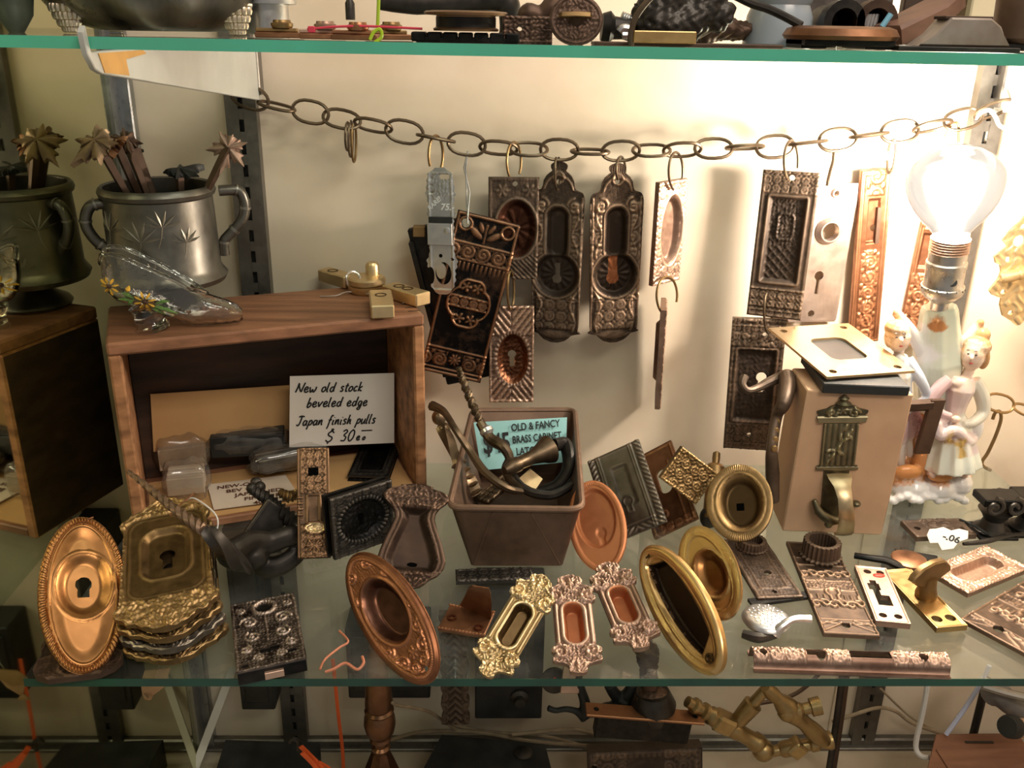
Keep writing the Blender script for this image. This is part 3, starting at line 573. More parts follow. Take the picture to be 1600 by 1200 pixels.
def hV(X, Y, w, L):
    z = 1.6*fr(X, Y, w, L, 2, 1.6)+1.4*fr(X, Y, w, L, 6, 1.2); st = pl(X, Y, [(6*math.sin(i*.75), 6+i*8) for i in range(17)])
    z += (Y < L*.55)*(2*ridge(st, 1.8)+2*lat(X+12, Y, 24, .13)*(np.abs(X) < 15)+.7*leafy(X, Y, 5)*(np.abs(X) < 15))+(Y > L*.86)*(2*lat(X+14, Y, 28, .12)*(np.abs(X) < 15))
    b = sdR(X, Y, 0, L*.715, 10, L*.125); z = np.where(b < 0, -5*S(0, 2, -b), z); return z, np.clip(z/3.2, 0, 1)+.15
r, M, s, L = plate('lock_faceplate', 'tall narrow copper faceplate carved with roses, hanging beside the lamp', 'plate', (1349, 535, .765), (1371, 265, .765), 50, COP, hV, None, (lambda X, Y: np.hypot(X-3, Y-186)-5,), [('latch_recess', lambda X, Y: sdR(X, Y, 0, 191, 10, 34))], th=6, n=(40, 170), turn=6)
MB().box(M@Matrix.Translation((8*s, 190*s, -1*s)), 3*s, 28*s, 3*s, 0, .2).build('latch_bolt', IRB, r)
plate('lock_faceplate', 'copper carved faceplate half hidden behind the lamp socket', 'plate', (1418, 540, .772), (1462, 330, .772), 36, COP, hV, None, (), (), th=5, n=(32, 120), turn=-15)
# --- brass ornamental hinge at the right edge
def pH(t): return np.interp(t, [0, .04, .1, .2, .26, .3, .34, .42, .44, .5, .56, .58, .64, .72, .78, .84, .92, 1], [.05, .2, .5, .62, .6, .9, 1, .8, .75, .7, .75, .9, .95, .6, .78, .62, .3, .1])
hh = lambda k: (lambda X, Y: np.hypot(X+k[0], Y-k[1])-k[2])
r, M, s, L = plate('hinge', 'pale brass ornamental hinge hanging by the cabinet end', 'hinge', (1590, 508, .69), (1612, 330, .69), 104, BRP, lambda X, Y, w, L: (1.5*leafy(X, Y, 14), .4+0*X), pH, [hh(k) for k in ((30, 58, 4), (14, 22, 4), (-14, 24, 4), (28, 110, 4.5), (14, 138, 9), (-16, 138, 9), (-30, 58, 4), (10, 160, 4))], th=4, n=(60, 110))
MB().lathe(loc(M, s, -38, 82, 4), loc(M, s, 38, 92, 4), [(0, 5*s), (.04, 9*s), (.3, 9*s), (.31, 8*s), (.36, 8*s), (.37, 9*s), (.95, 9*s), (1, 5*s)], 16).build('knuckle', BRP, r)
# --- the short chain and brass hook low at the right
t = thing('chain', 'short end of brass chain hooked behind the porcelain lady', 'chain', aY(1570, 630, .80))
for x, y, h, a in ((1562, 630, 30, .3), (1606, 642, 12, 1.2)):
    c = aY(x, y, .80); MB().tube(link_path(c, aY(x+40, y+10, .80)-c, 27*sy, 15*sy, a), 2.4*sy, 7, True, w=.6).build('link', BRA, t)
hooks('s_hook', 'long brass hook hanging from the short chain end', px3([(1551, 655, .735), (1555, 645, .735), (1562, 643, .735), (1564, 655, .735), (1556, 680, .735), (1543, 708, .735), (1535, 720, .735), (1536, 728, .732), (1548, 735, .73)]), 3*sy, BRA)
# ================================================================ wooden crate and what it carries
A0 = aZ(212, 845); B0 = aZ(668, 770); U = (B0-A0).normalized(); CW = (B0-A0).length; D = V3((-U.y, U.x, 0)); CD = .102; CHT = .168
MC = Matrix((U, D, V3((0, 0, 1)))).transposed().to_4x4(); MC.translation = A0
def cr(u, w, h): return MC@V3((u, w, h))
def aP(x, y, p0, n): d = V3(ray(x, y)); c = V3(_C); return c+d*((V3(p0)-c).dot(n)/d.dot(n))
def cb(mb, u0, u1, w0, w1, h0, h1, bev=.001): return mb.box(MC@Matrix.Translation(((u0+u1)/2, (w0+w1)/2, (h0+h1)/2)), (u1-u0)/2, (w1-w0)/2, (h1-h0)/2, bev)
t = thing('wooden_crate', 'worn wooden box on its side, open to the front, carrying the mug and glass shoe', 'crate', A0)
tb = .0095
cb(MB(), 0, CW, 0, CD, CHT-tb-.001, CHT, .0018).build('top_board', WOD, t)
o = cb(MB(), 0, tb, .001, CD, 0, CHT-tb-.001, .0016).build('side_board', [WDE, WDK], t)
for p_ in o.data.polygons: p_.material_index = 1 if p_.normal.dot(U) < -.9 else 0  # outer side darkened: its unlit look in the mirror is put into the colour
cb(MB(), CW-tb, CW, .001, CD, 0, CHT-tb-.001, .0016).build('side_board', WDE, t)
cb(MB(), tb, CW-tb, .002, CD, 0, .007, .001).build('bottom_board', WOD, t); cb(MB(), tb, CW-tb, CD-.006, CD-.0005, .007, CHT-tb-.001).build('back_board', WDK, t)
o = MB()
for k in range(9): cb(o, CW-.011, CW-.001, .010+k*.0105, .0115+k*.0105, CHT-.0005, CHT+.0002, 0)
o.build('finger_joint', WDK, t)
# mug with two bamboo handles
mb_ = aZ(268, 479, CHT); YM = mb_.y; sm = mpx(mb_)
mt = aY(262, 288, YM); mt = V3((mb_.x, YM, mt.z)); hm = mt.z-mb_.z
zf = lambda y: (aY(265, y, YM).z-mb_.z)/hm
MUG = metal('mug_pewter', (.035, .032, .027), (.30, .275, .235), .34, .9, 90, .2)
t = thing('mug', 'tarnished silver two-handled mug with engraved bamboo leaves, on the crate', 'mug', mb_)
MB().lathe(mb_, mt, [(0, 54*sm), (.03, 57*sm), (.06, 53*sm), (.10, 38*sm), (.16, 26*sm), (.24, 28*sm), (zf(440), 60*sm), (zf(436), 86*sm), (zf(428), 90*sm), (zf(420), 84*sm), (zf(414), 81*sm), (.8, 79*sm), (zf(306), 78*sm), (zf(303), 82*sm), (zf(297), 84*sm), (.985, 82*sm), (1, 79*sm), (.99, 75*sm), (.9, 74*sm), (zf(410), 75*sm), (zf(415), 1*sm)], 48, caps=False).build('bowl', MUG, t)
def onmug(a, y, off=0): # engraved leaves lie on the bowl, a = angle from the camera side
    p = aY(265, y, YM); return V3((mb_.x+math.sin(a)*(79.5*sm+off), YM-math.cos(a)*(79.5*sm+off), p.z))
o = MB()
for a0, y0, k in ((-.05, 362, 1.15), (.35, 340, .9), (-.75, 350, 1.1), (.75, 365, .8), (.1, 410, .8), (-.4, 405, .7)):
    for j in range(6):
        an = math.pi*(.08+.168*j); d = 30*k*sm/(79*sm); p0 = onmug(a0, y0); p1 = onmug(a0+.5*d*math.cos(an), y0-14*k*math.sin(an), .3*sm); p2 = onmug(a0+d*math.cos(an), y0-28*k*math.sin(an))
        o.tube([p0, p1, p2], [.6*sm, 2.4*sm, .4*sm], 5, w=1.)
    o.tube([onmug(a0, y0), onmug(a0-.03, y0+14), onmug(a0-.1, y0+30)], 1*sm, 5, w=.9)
o.build('engraved_leaves', MUG, t)['kind'] = 'stuff'
for pts in ([(186, 317), (160, 318), (142, 322), (134, 338), (136, 356), (150, 376), (166, 388), (186, 402)], [(342, 298), (360, 297), (374, 299), (382, 316), (381, 336), (372, 352), (357, 368), (350, 378), (351, 398)]):
    q = smooth([aY(x, y, YM+.34*(x-265)*sm) for x, y in pts], 5); o = MB().tube(q, 8.2*sm, 12, w=.35)
    for k in (8, 17, 27, 35):
        if k < len(q)-1: o.tube([q[k]-(q[k+1]-q[k])*.5, q[k]+(q[k+1]-q[k])*.5], 9.6*sm, 12, w=.8)
    o.build('handle', MUG, t)
# iron spikes with cast leaf heads standing in the mug
def leaf_poly(r, n=10):
    o = []
    for i in range(96):
        a = 2*math.pi*i/96; k = .38
        for a0, l in ((0, 1), (1.05, .85), (-1.1, .9), (2.15, .7), (-2.2, .66), (3.14, .45)):
            d = (a-a0+math.pi) % (2*math.pi)-math.pi; k = max(k, l*(math.exp(-(d/.50)**4))*(1-.34*abs(math.sin(d*8))))
        o.append((r*k*math.cos(a), r*k*math.sin(a)*.9))
    return o
LFG = metal('leaf_cast_light', (.16, .10, .055), (.42, .30, .18), .45, .6)
def spike(label, foot, top, rl_, nrm, mat, dy0=0, dy1=0, roll=0):
    a = aY(foot[0], foot[1], YM+dy0); b = aY(top[0], top[1], YM+dy1); a2 = a+(a-b)*.6
    t = thing('leaf_spike', label, 'spike', a2, 'cast leaf spikes in the mug')
    MB().tube([a2, a, b], [4.5*sm, 6*sm, 7.5*sm], 4, w=.25).build('shank', IRB, t)
    n = V3(nrm).normalized(); u = n.orthogonal().normalized(); M = Matrix((u, n.cross(u), n)).transposed().to_4x4(); M.translation = b; M = M@Matrix.Rotation(roll, 4, 'Z')
    p = leaf_poly(rl_*sm); c = MB(); k = len(p); rings = [(0, .02, 4), (.45, .45, 2.5), (.8, .8, .5), (1, 1, -4)]
    V = []; 
    for (f, g, z) in rings: V += [(x*f+.01*sm, y*f, (z+2.6*math.cos(6*math.atan2(y, x))*f+4*math.sin(2*math.atan2(y, x)+1)*f*f)*sm) for x, y in p]
    for (f, g, z) in rings[::-1]: V += [(x*f+.01*sm, y*f, (z-3)*sm) for x, y in p]
    m = len(rings)*2; V = [M@V3(v) for v in V]
    c.add(V, [(i*k+j, i*k+(j+1) % k, (i+1)*k+(j+1) % k, (i+1)*k+j) for i in range(m-1) for j in range(k)]+[tuple(range(k))[::-1], tuple(range((m-1)*k, m*k))], np.tile(.3+.3*np.cos(np.arange(k)/k*2*math.pi*6), m)).build('leaf', mat, t)
spike('iron spike with big pale leaf head leaning over the mug handle', (196, 300), (150, 220), 50, (-.2, -.75, .6), LFG, -.012, -.02)
spike('iron spike with brown curled leaf head, second from the big pale leaf', (214, 300), (182, 226), 30, (-.7, -.25, .6), COB, 0, -.01, .5)
spike('iron spike with dark leaf head behind the big pale leaf', (228, 300), (196, 218), 38, (.25, -.75, .6), IRB, .012, .012)
spike('iron spike with dark leaf head standing straightest in the mug', (236, 296), (212, 232), 26, (.8, -.4, .5), IRN, .02, .022, .9)
spike('iron spike with rosy leaf head leaning out over the second handle', (330, 284), (357, 230), 44, (.1, -.98, .1), metal('leaf_cast_rose', (.20, .12, .085), (.46, .32, .24), .5, .5), -.005, 0, .4)
spike('low black spike with its leaf lying almost flat across the mug mouth', (282, 300), (280, 266), 42, (.02, -.12, 1), BLK, .02, .024)
# glass shoe
e0 = aZ(172, 518, CHT); e1 = aZ(384, 505, CHT); ss = mpx((e0+e1)/2); ud = (e1-e0).normalized(); sl_ = (e1-e0).length/ss; dd = V3((-ud.y, ud.x, 0))
t = thing('glass_shoe', 'clear glass slipper with painted yellow daisies, on the crate top', 'ornament', e0)
st = [(2, 74, 108, 10, 72), (6, 62, 122, 20, 74), (18, 48, 126, 27, 78), (40, 38, 120, 30, 82), (66, 30, 106, 30, 82), (92, 20, 92, 28, 80), (115, 8, 78, 27, 74), (132, 3, 66, 27, 60), (144, 2, 60, 27, 25), (156, 2, 52, 28, 6), (172, 2, 46, 27, 4), (188, 2, 40, 24, 4), (202, 3, 32, 18, 4), (210, 6, 24, 9, 4)]
V = []; n = 15
for x, yb, yt, hw, th0 in st:
    a0 = math.radians(th0); 
    for tk in (0, 5.5):
        hh_ = (yt-yb)/(1+math.cos(a0)); yc = yb+hh_; row = []
        for i in range(n):
            a = a0+(2*math.pi-2*a0)*i/(n-1); row.append((x*sl_/214, max(hw-tk, 1.5)*math.sin(a), yc+max(hh_-tk, 1.2)*math.cos(a)))
        V += row if tk == 0 else row[::-1]
V = [e0+(ud*x+dd*y+V3((0, 0, 1))*z)*ss for x, y, z in V]; k = 2*n; m = len(st)
MB().add(V, [(i*k+j, (i+1)*k+j, (i+1)*k+(j+1) % k, i*k+(j+1) % k) for i in range(m-1) for j in range(k)]+[tuple(range(k)), tuple(range((m-1)*k, m*k))[::-1]]).build('slipper', GLS, t, 70)
Ms = Matrix((ud, dd, V3((0, 0, 1)))).transposed().to_4x4()
o = MB().lathe(e0+(ud*54+V3((0, 0, 1))*38)*ss, e0+(ud*62)*ss, [(0, 24*ss), (.3, 20*ss), (.7, 22*ss), (.85, 27*ss), (1, 26*ss)], 14); o.build('heel', GLS, t)
YEL = plain('yellow_enamel', (.80, .46, .05), None, .4, 0, 40, None, 0); BRN = plain('brown_enamel', (.06, .022, .01), None, .4, 0, 40, None, 0); LGR = plain('green_enamel', (.10, .20, .05), (.16, .26, .08), .4, 0, 60, None, 0)
def shoe(x, z):  # a point on the near flank
    q = np.array(st); hw = np.interp(x, q[:, 0], q[:, 3]); yb = np.interp(x, q[:, 0], q[:, 1]); yt = np.interp(x, q[:, 0], q[:, 2]); a0 = math.radians(np.interp(x, q[:, 0], q[:, 4])); h_ = (yt-yb)/(1+math.cos(a0))
    c = max(-1, min(1, (z-yb-h_)/h_)); return e0+(ud*(x*sl_/214)+dd*(-hw*math.sqrt(1-c*c)-1.0)+V3((0, 0, 1))*z)*ss
for fx, fz, R_ in ((12, 76, 15), (62, 50, 17)):
    f = MB()
    for j in range(8):
        a = 2*math.pi*j/8+.2; f.tube([shoe(fx+R_*.35*math.cos(a), fz+R_*.35*math.sin(a)), shoe(fx+R_*.7*math.cos(a), fz+R_*.7*math.sin(a)), shoe(fx+R_*math.cos(a), fz+R_*math.sin(a))], [1.5*ss, 3.6*ss, 1.5*ss], 6, flat=.5)
    f.build('daisy_petals', YEL, t); MB().ell(shoe(fx, fz), 3.8*ss, n=10).build('daisy_centre', BRN, t)
f = MB().tube([shoe(38, 68), shoe(40, 72), shoe(43, 77)], [1*ss, 4*ss, 1*ss], 6); f.build('daisy_bud', YEL, t)
for tk, nm in ((1, 'rim'),):
    rim_ = []
    for sg in (1, -1):
        rr_ = []
        for x, yb, yt, hw, th0 in st[:10]: a0 = math.radians(th0); rr_.append(e0+(ud*(x*sl_/214)+dd*(sg*(hw-2)*math.sin(a0))+V3((0, 0, 1))*(yt+.5))*ss)
        rim_ += rr_ if sg == 1 else rr_[::-1]
    MB().tube(smooth(rim_, 3, True), 3.2*ss, 8, True).build(nm, GLS, t)
f = MB()
for a, b in (((30, 66), (46, 56)), ((22, 54), (44, 52)), ((34, 42), (46, 54)), ((78, 46), (100, 50)), ((74, 42), (96, 32)), ((70, 38), (88, 26)), ((76, 40), (110, 28))):
    f.tube([shoe(*a), shoe((a[0]+b[0])/2, (a[1]+b[1])/2+2), shoe(*b)], [1*ss, 3.4*ss, .6*ss], 6)
f.build('painted_leaves', LGR, t)
# brass window catch lying on the crate
t = thing('brass_catch', 'brass swivel catch with three drilled arms, on the crate top', 'catch', aZ(572, 465, CHT)); sc_ = mpx(aZ(572, 465, CHT))
def arm(a, b, wd, hz, h0, hole):
    a = aZ(*a, CHT+h0); b = aZ(*b, CHT+h0); M = frame(a, b, 0, (0, 0, 1)); L = (b-a).length
    o = MB().box(M@Matrix.Translation((0, L/2, 0)), wd*sc_/2, L/2, hz*sc_/2, 2*sc_, .5); o.build('arm', BRP, t)
    o = MB()
    for y in hole: c = M@V3((0, L*y, hz*sc_/2)); o.lathe(c-V3((0, 0, .001)), c+V3((0, 0, .0004)), [(0, 7*sc_), (1, 9*sc_), (1, 7*sc_), (.1, 5*sc_)], 14, w=-.3)
    o.build('screw_hole', BRA, t)
arm((506, 428), (548, 440), 26, 20, .006, (.35,)); arm((608, 452), (662, 468), 30, 20, .006, (.3, .55)); arm((594, 462), (598, 488), 34, 20, .006, (.35,))
c = aZ(574, 456, CHT); MB().lathe(c, c+V3((0, 0, .014)), [(0, 26*sc_), (.25, 30*sc_), (.5, 30*sc_), (.55, 27*sc_), (.6, 30*sc_), (.9, 30*sc_), (1, 27*sc_)], 30).build('disc', BRP, t)
c = aZ(583, 452, CHT)+V3((0, 0, .012)); MB().lathe(c, c+V3((0, 0, .013)), [(0, 11*sc_), (.8, 11*sc_), (1, 8*sc_)], 18).build('pivot', BRP, t)
MB().tube(smooth([aZ(543, 445, CHT+.01), aZ(541, 432, CHT+.018), aZ(550, 424, CHT+.02), aZ(561, 430, CHT+.016), aZ(562, 440, CHT+.012)], 5), 1.8*sc_, 8, w=.8).build('wire_ring', SIL, t)
MB().tube(smooth([aZ(500, 463, CHT+.001), aZ(525, 462, CHT+.002), aZ(550, 456, CHT+.003), aZ(620, 468, CHT+.002), aZ(630, 474, CHT+.001)], 4), 1*sc_, 6, w=.8).build('wire_end', SIL, t)
# ---- inside the crate
nD = D
def card(name, label, cat, quad, w, mat, th=.0006, lean=0):
    p0 = cr(.1, w, 0); n = (D+V3((0, 0, -lean))).normalized()
    q = [aP(x, y, p0, n) for x, y in quad]; M = Matrix(((q[1]-q[0]).normalized(), (q[3]-q[0]).normalized(), n)).transposed().to_4x4()
    o = MB().add([*q, *[p+n*th for p in q]], [(0, 1, 2, 3), (7, 6, 5, 4), (0, 4, 5, 1), (1, 5, 6, 2), (2, 6, 7, 3), (3, 7, 4, 0)])
    return o, q, n
o, q, n = card('envelope', '', '', [(240, 706), (455, 692), (452, 602), (235, 616)], CD-.012, KRF)
tag(o.build('envelope', KRF), 'brown paper envelope standing against the crate back', 'envelope')
cb(o := MB(), .012, CW-.012, .006, CD-.016, .0072, .0078, 0); tag(o.build('lining_card', KRF), 'brown card lining the crate bottom', 'card')
o, q, n = card('price_sign', '', '', [(452, 699), (616, 692), (616, 583), (453, 588)], .062, WHT)
t = thing('price_sign', 'white card hand-lettered with the price of new old stock pulls, in the crate', 'sign', q[0]); o.build('card', WHT, t)
def onq(q, x0, y0, th=.0004):
    u = (q[1]-q[0]).normalized(); v = (q[3]-q[0]); v = (v-u*v.dot(u)).normalized(); n = u.cross(v); M = Matrix((u, v, n)).transposed().to_4x4(); M.translation = q[0]+u*x0*(q[1]-q[0]).length+v*y0*(q[3]-q[0]).length+n*th; return M
hq = (q[3]-q[0]).length
GL = {'N': (.8, [(.05, 0), (.15, .5), (.2, 1), (.3, .6), (.6, .05), (.68, .5), (.8, 1.05)]), 'e': (.5, [(.05, .25), (.35, .35), (.35, .52), (.2, .58), (.05, .35), (.12, .05), (.3, 0), (.48, .15)]), 'w': (.72, [(.02, .55), (.1, .1), (.2, 0), (.34, .3), (.38, .1), (.5, 0), (.64, .3), (.66, .58)]),
 'o': (.48, [(.3, .55), (.1, .45), (.05, .15), (.2, 0), (.4, .2), (.36, .5), (.24, .55)]), 'l': (.26, [(.1, 1.05), (.06, .5), (.05, .05), (.18, .02)]), 'd': (.55, [(.36, .5), (.15, .5), (.05, .2), (.18, 0), (.36, .15), (.48, 1.05), (.42, .3), (.46, 0)]), 's': (.42, [(.36, .5), (.2, .58), (.1, .42), (.3, .22), (.24, .02), (.04, .05)]),
 't': (.36, [(.2, .9), (.14, .3), (.18, 0), (.32, .06)], [(.02, .6), (.36, .66)]), 'c': (.42, [(.36, .48), (.2, .56), (.05, .3), (.12, .03), (.36, .1)]), 'k': (.5, [(.12, 1.05), (.06, 0)], [(.4, .56), (.1, .26), (.42, 0)]), 'b': (.48, [(.14, 1.05), (.06, .05), (.25, 0), (.4, .25), (.28, .48), (.08, .3)]),
 'v': (.5, [(.03, .55), (.16, .02), (.3, .3), (.46, .6)]), 'g': (.5, [(.38, .5), (.15, .52), (.06, .2), (.2, .04), (.36, .25), (.4, .5), (.34, -.3), (.15, -.42), (.08, -.25), (.46, .1)]), 'J': (.62, [(.4, 1), (.34, .3), (.2, 0), (.04, .12)], [(.1, .95), (.35, 1.05), (.66, .98)]),
 'a': (.5, [(.36, .5), (.15, .52), (.05, .2), (.18, 0), (.34, .2), (.4, .52), (.38, .1), (.48, .02)]), 'p': (.5, [(.14, .55), (.08, 0), (.02, -.45)], [(.1, .35), (.28, .56), (.42, .35), (.28, .05), (.08, .1)]), 'n': (.52, [(.1, .55), (.06, 0), (.2, .45), (.34, .52), (.36, .1), (.48, .02)]), 'f': (.42, [(.42, .95), (.28, 1.02), (.18, .6), (.1, -.3), (.0, -.4)], [(.04, .5), (.36, .56)]),
 'i': (.24, [(.1, .52), (.07, .06), (.2, .02)], [(.14, .76), (.16, .8)]), 'h': (.5, [(.14, 1.05), (.06, 0), (.18, .42), (.32, .5), (.34, .1), (.46, .02)]), 'u': (.52, [(.06, .55), (.06, .1), (.2, 0), (.36, .3), (.4, .55), (.38, .08), (.5, .02)]), '$': (.66, [(.58, .74), (.40, .90), (.16, .74), (.22, .54), (.50, .38), (.50, .14), (.28, .0), (.06, .16)], [(.34, 1.12), (.33, .88)], [(.44, 1.12), (.43, .90)], [(.30, .04), (.28, -.16)]),
 '3': (.5, [(.1, .85), (.3, .98), (.42, .8), (.22, .52), (.42, .35), (.34, .06), (.06, .08)]), '0': (.55, [(.3, .98), (.1, .7), (.08, .25), (.25, 0), (.45, .3), (.44, .8), (.26, .98)]), ' ': (.42,)}
pen = MB()
for s_, x, y, h_ in (('New old stock', .03, .78, .125), ('beveled edge', .14, .57, .125), ('Japan finish pulls', .05, .31, .128), ('$ 30', .32, .06, .17), ('e', .62, .07, .10), ('o', .68, .07, .08)):
    Mq = onq(q, x, y); px_ = 0
    for ch in s_:
        gd = GL[ch]; h = hq*h_
        for stk in gd[1:]: pen.tube(smooth([Mq@V3((px_*h+(a_+b_*.22)*h, b_*h, .0001)) for a_, b_ in stk], 4), hq*.0105, 5, flat=.35, up=Mq.to_3x3()@V3((0, 0, 1)))
        px_ += gd[0]*(.93 if len(s_) > 14 else 1.0)+.06
pen.build('handwriting', INK, t)
MB().box(onq(q, .72, .205), .005, .0005, .0002).build('dash', INK, t)
o, q, n = card('note', '', '', [(330, 812), (452, 780), (440, 742), (322, 758)], .012, WHT)
nz = V3((0, 0, 1)); q = [aZ(x, y, .010) for x, y in ((334, 796), (470, 778), (446, 742), (324, 757))]
o = MB().add([*q, *[p-nz*.0006 for p in q]], [(0, 1, 2, 3), (7, 6, 5, 4), (0, 4, 5, 1), (1, 5, 6, 2), (2, 6, 7, 3), (3, 7, 4, 0)])
t = thing('price_note', 'small white note with brown capitals lying in the crate front', 'sign', q[0]); o.build('card', plain('aged_note', (.55, .46, .37), (.48, .39, .30), .7, 0, 20, None, 0), t)
hq = (q[3]-q[0]).length; INB = plain('brown_ink', (.08, .025, .012), None, .6, 0, 30, None, 0)
for k, s_ in enumerate(('NEW-OLD', 'BEV + D', 'JAPANNED', 'FINISH PU', '40.00')):
    text(s_, onq(q, .05+.1*k, .74-.19*k), hq*.17, INB, t, bold=.012)
def lump(name, label, cat, c, rx, ry, rz, mat, rot=0, seed=0, amp=.06, inner=None):
    """Puffy bag: a pillow with creases."""
    b = MB(); V = []; n = 28; m = 18; R_ = np.random.default_rng(seed); ph = R_.uniform(0, 6, 8)
    for i in range(m+1):
        p = math.pi*i/m
        for j in range(n):
            a = 2*math.pi*j/n; ce = lambda v, e: math.copysign(abs(v)**e, v)
            x = ce(math.sin(p), .55)*ce(math.cos(a), .45); y = ce(math.sin(p), .55)*ce(math.sin(a), .45); z = ce(math.cos(p), .8)
            k = 1+amp*(math.sin(5*x+ph[0])*math.sin(4*y+ph[1])+.6*math.sin(11*x+ph[2]+3*y)+.5*math.sin(9*y+7*x+ph[3]))
            V.append((x*rx*(1+.5*(k-1)), y*ry*(1+.5*(k-1)), z*rz*k*(1-.3*max(abs(x), abs(y))**6)))
    M = Matrix.Translation(c)@Matrix.Rotation(rot, 4, 'Z'); b.add([M@V3(v) for v in V], [(i*n+j, (i+1)*n+j, (i+1)*n+(j+1) % n, i*n+(j+1) % n) for i in range(m) for j in range(n)])
    if not inner: return tag(b.build(name, mat, ang=80), label, cat)
    t = thing(name, label, cat, c); b.build('film_wrap', mat, t, 80); inner(t, M); return t
ra = math.atan2(U.y, U.x)
def pil(k, x, y, z, mat, gap):
    def f(t, M):
        for i in range(k): MB().box(M@Matrix.Translation((0, (i-(k-1)/2)*gap, -.001)), x, y, z, .0006, .1).build('wrapped_pull', mat, t)
    return f
CRM = plain('cream_paper', (.42, .34, .25), (.30, .22, .15), .7, 0, 40, None, .1)
lump('plastic_bag', 'cloudy brown-stained plastic bag in the back corner of the crate', 'bag', aZ(284, 705, .030), .024, .015, .019, FLC, ra, 3, .1, pil(2, .020, .006, .010, CRM, .014))
lump('wrapped_packet', 'clear wrapped packet standing at the crate front beside the note', 'packet', aZ(291, 748, .026), .0195, .015, .017, FLM, ra-.1, 5, .09, pil(3, .015, .003, .008, CRM, .010))
lump('wrapped_packet', 'film-wrapped bundle of black pulls in front of the envelope', 'packet', aZ(388, 688, .036), .036, .013, .012, FLM, ra-.2, 8, .09, pil(4, .032, .0024, .010, BLK, .0058))
lump('wrapped_packet', 'film-wrapped grey bundle below the price sign', 'packet', aZ(452, 712, .026), .036, .013, .011, FLM, ra+.12, 11, .09, pil(3, .030, .003, .006, PEW, .0075))
lump('wrapped_packet', 'yellowed packet end under the grey bundle in the crate', 'packet', aZ(420, 726, .012), .020, .010, .004, FLC, ra+.3, 12, .05, pil(1, .013, .006, .002, CRM, .01))
def hBP(X, Y, w, L):
    c = sdR(X, Y, 0, L/2, w*.27, L*.36, 2); z = cup(c, 5, 4)+1.4*ridge(np.abs(c-2), 1.6)+1.6*beads(X, Y, w, L, 6, 8)*(c > 3); return z, np.clip(z/4, -.1, 1)
for k in (0, 1):
    q = aZ(575, 752-k*8, .0085+.0045*k)
    plate('beveled_pull', ['black japanned sunken pull, lower of the pair lying in the crate', 'black japanned sunken pull, upper of the pair lying in the crate'][k], 'door pull', q, aZ(600, 690-k*8, .0085+.0045*k), 62, IRN, hBP, None, (), [('sunken_grip', lambda X, Y: sdR(X, Y, 0, 44, 17, 32, 2))], hint=(0, 0, 1), th=3, n=(36, 56), group='black pulls in the crate')
# ================================================================ brass and bronze on the lower shelf
ell_ = lambda t: np.sqrt(np.clip(1-(2*t-1)**2, 0, 1))
UP = (0, 0, 1)
# left brass oval
def hF1(X, Y, w, L):
    e = sdE(X, Y, 0, L/2, w/2, L/2); c = sdE(X, Y, 2, L*.555, 42, 54); t = np.arctan2((Y-L/2)/L, X/w)
    z = -4*S(-13, -40, e)+5*ridge(np.abs(e+6), 5.5)*(.3+.7*np.abs(np.cos(t*44)))+1.5*ridge(np.abs(e+15), 2.5)+cup(c, 8, 20)+1.2*ridge(np.abs(c-2), 3)
    z = np.where(c < -99, z+1.5*S(-12, -14, c), z); return z, .55+.12*z/3+.25*(c < 0)-.3*(e > -10)*(1-np.abs(np.cos(t*46)))
plate('door_pull', 'orange brass oval pull with beaded rim and keyhole, standing nearest the mirror', 'door pull', (133, 1054, 'z', .006), (128, 808), 128, BRO, hF1, ell_, (lambda X, Y: sdK(X, Y, 2, L_*.545, 12, 14, .7),), [('beaded_rim', lambda X, Y: -(sdE(X, Y, 0, L_/2, 64-12, L_/2-12))), ('oval_cup', lambda X, Y: sdE(X, Y, 2, L_*.555, 41, 53))], L=(L_ := 266), round_ends=True, n=(110, 220), th=4)
def hSh(X, Y, w, L):
    z = 2*ridge(np.abs(sdR(X, Y, 0, L/2, w/2-4, L/2-4, 20)), 2)
    for cx in (-40, 0, 40):
        r = np.hypot(X-cx, Y-30); z += 2.5*ridge(np.abs(r-26), 2)+1.6*ridge(np.abs(r-19), 4)*np.abs(np.cos(9*np.arctan2(Y-30, X-cx)))+1.5*leafy(X, Y, 6)*(r < 15)
    return z+leafy(X, Y, 6)*(Y > 55), np.clip(z/3, 0, 1)*.8
plate('iron_plate', 'rusty ornamental iron plate lying under the orange brass oval', 'plate', (115, 1058, 'z', .006), (158, 935, 'z', .006), 128, IRB, hSh, [(0, .55), (.06, .85), (.14, .98), (.3, .9), (.42, 1), (1, .85)], hint=UP, th=8, n=(60, 70))
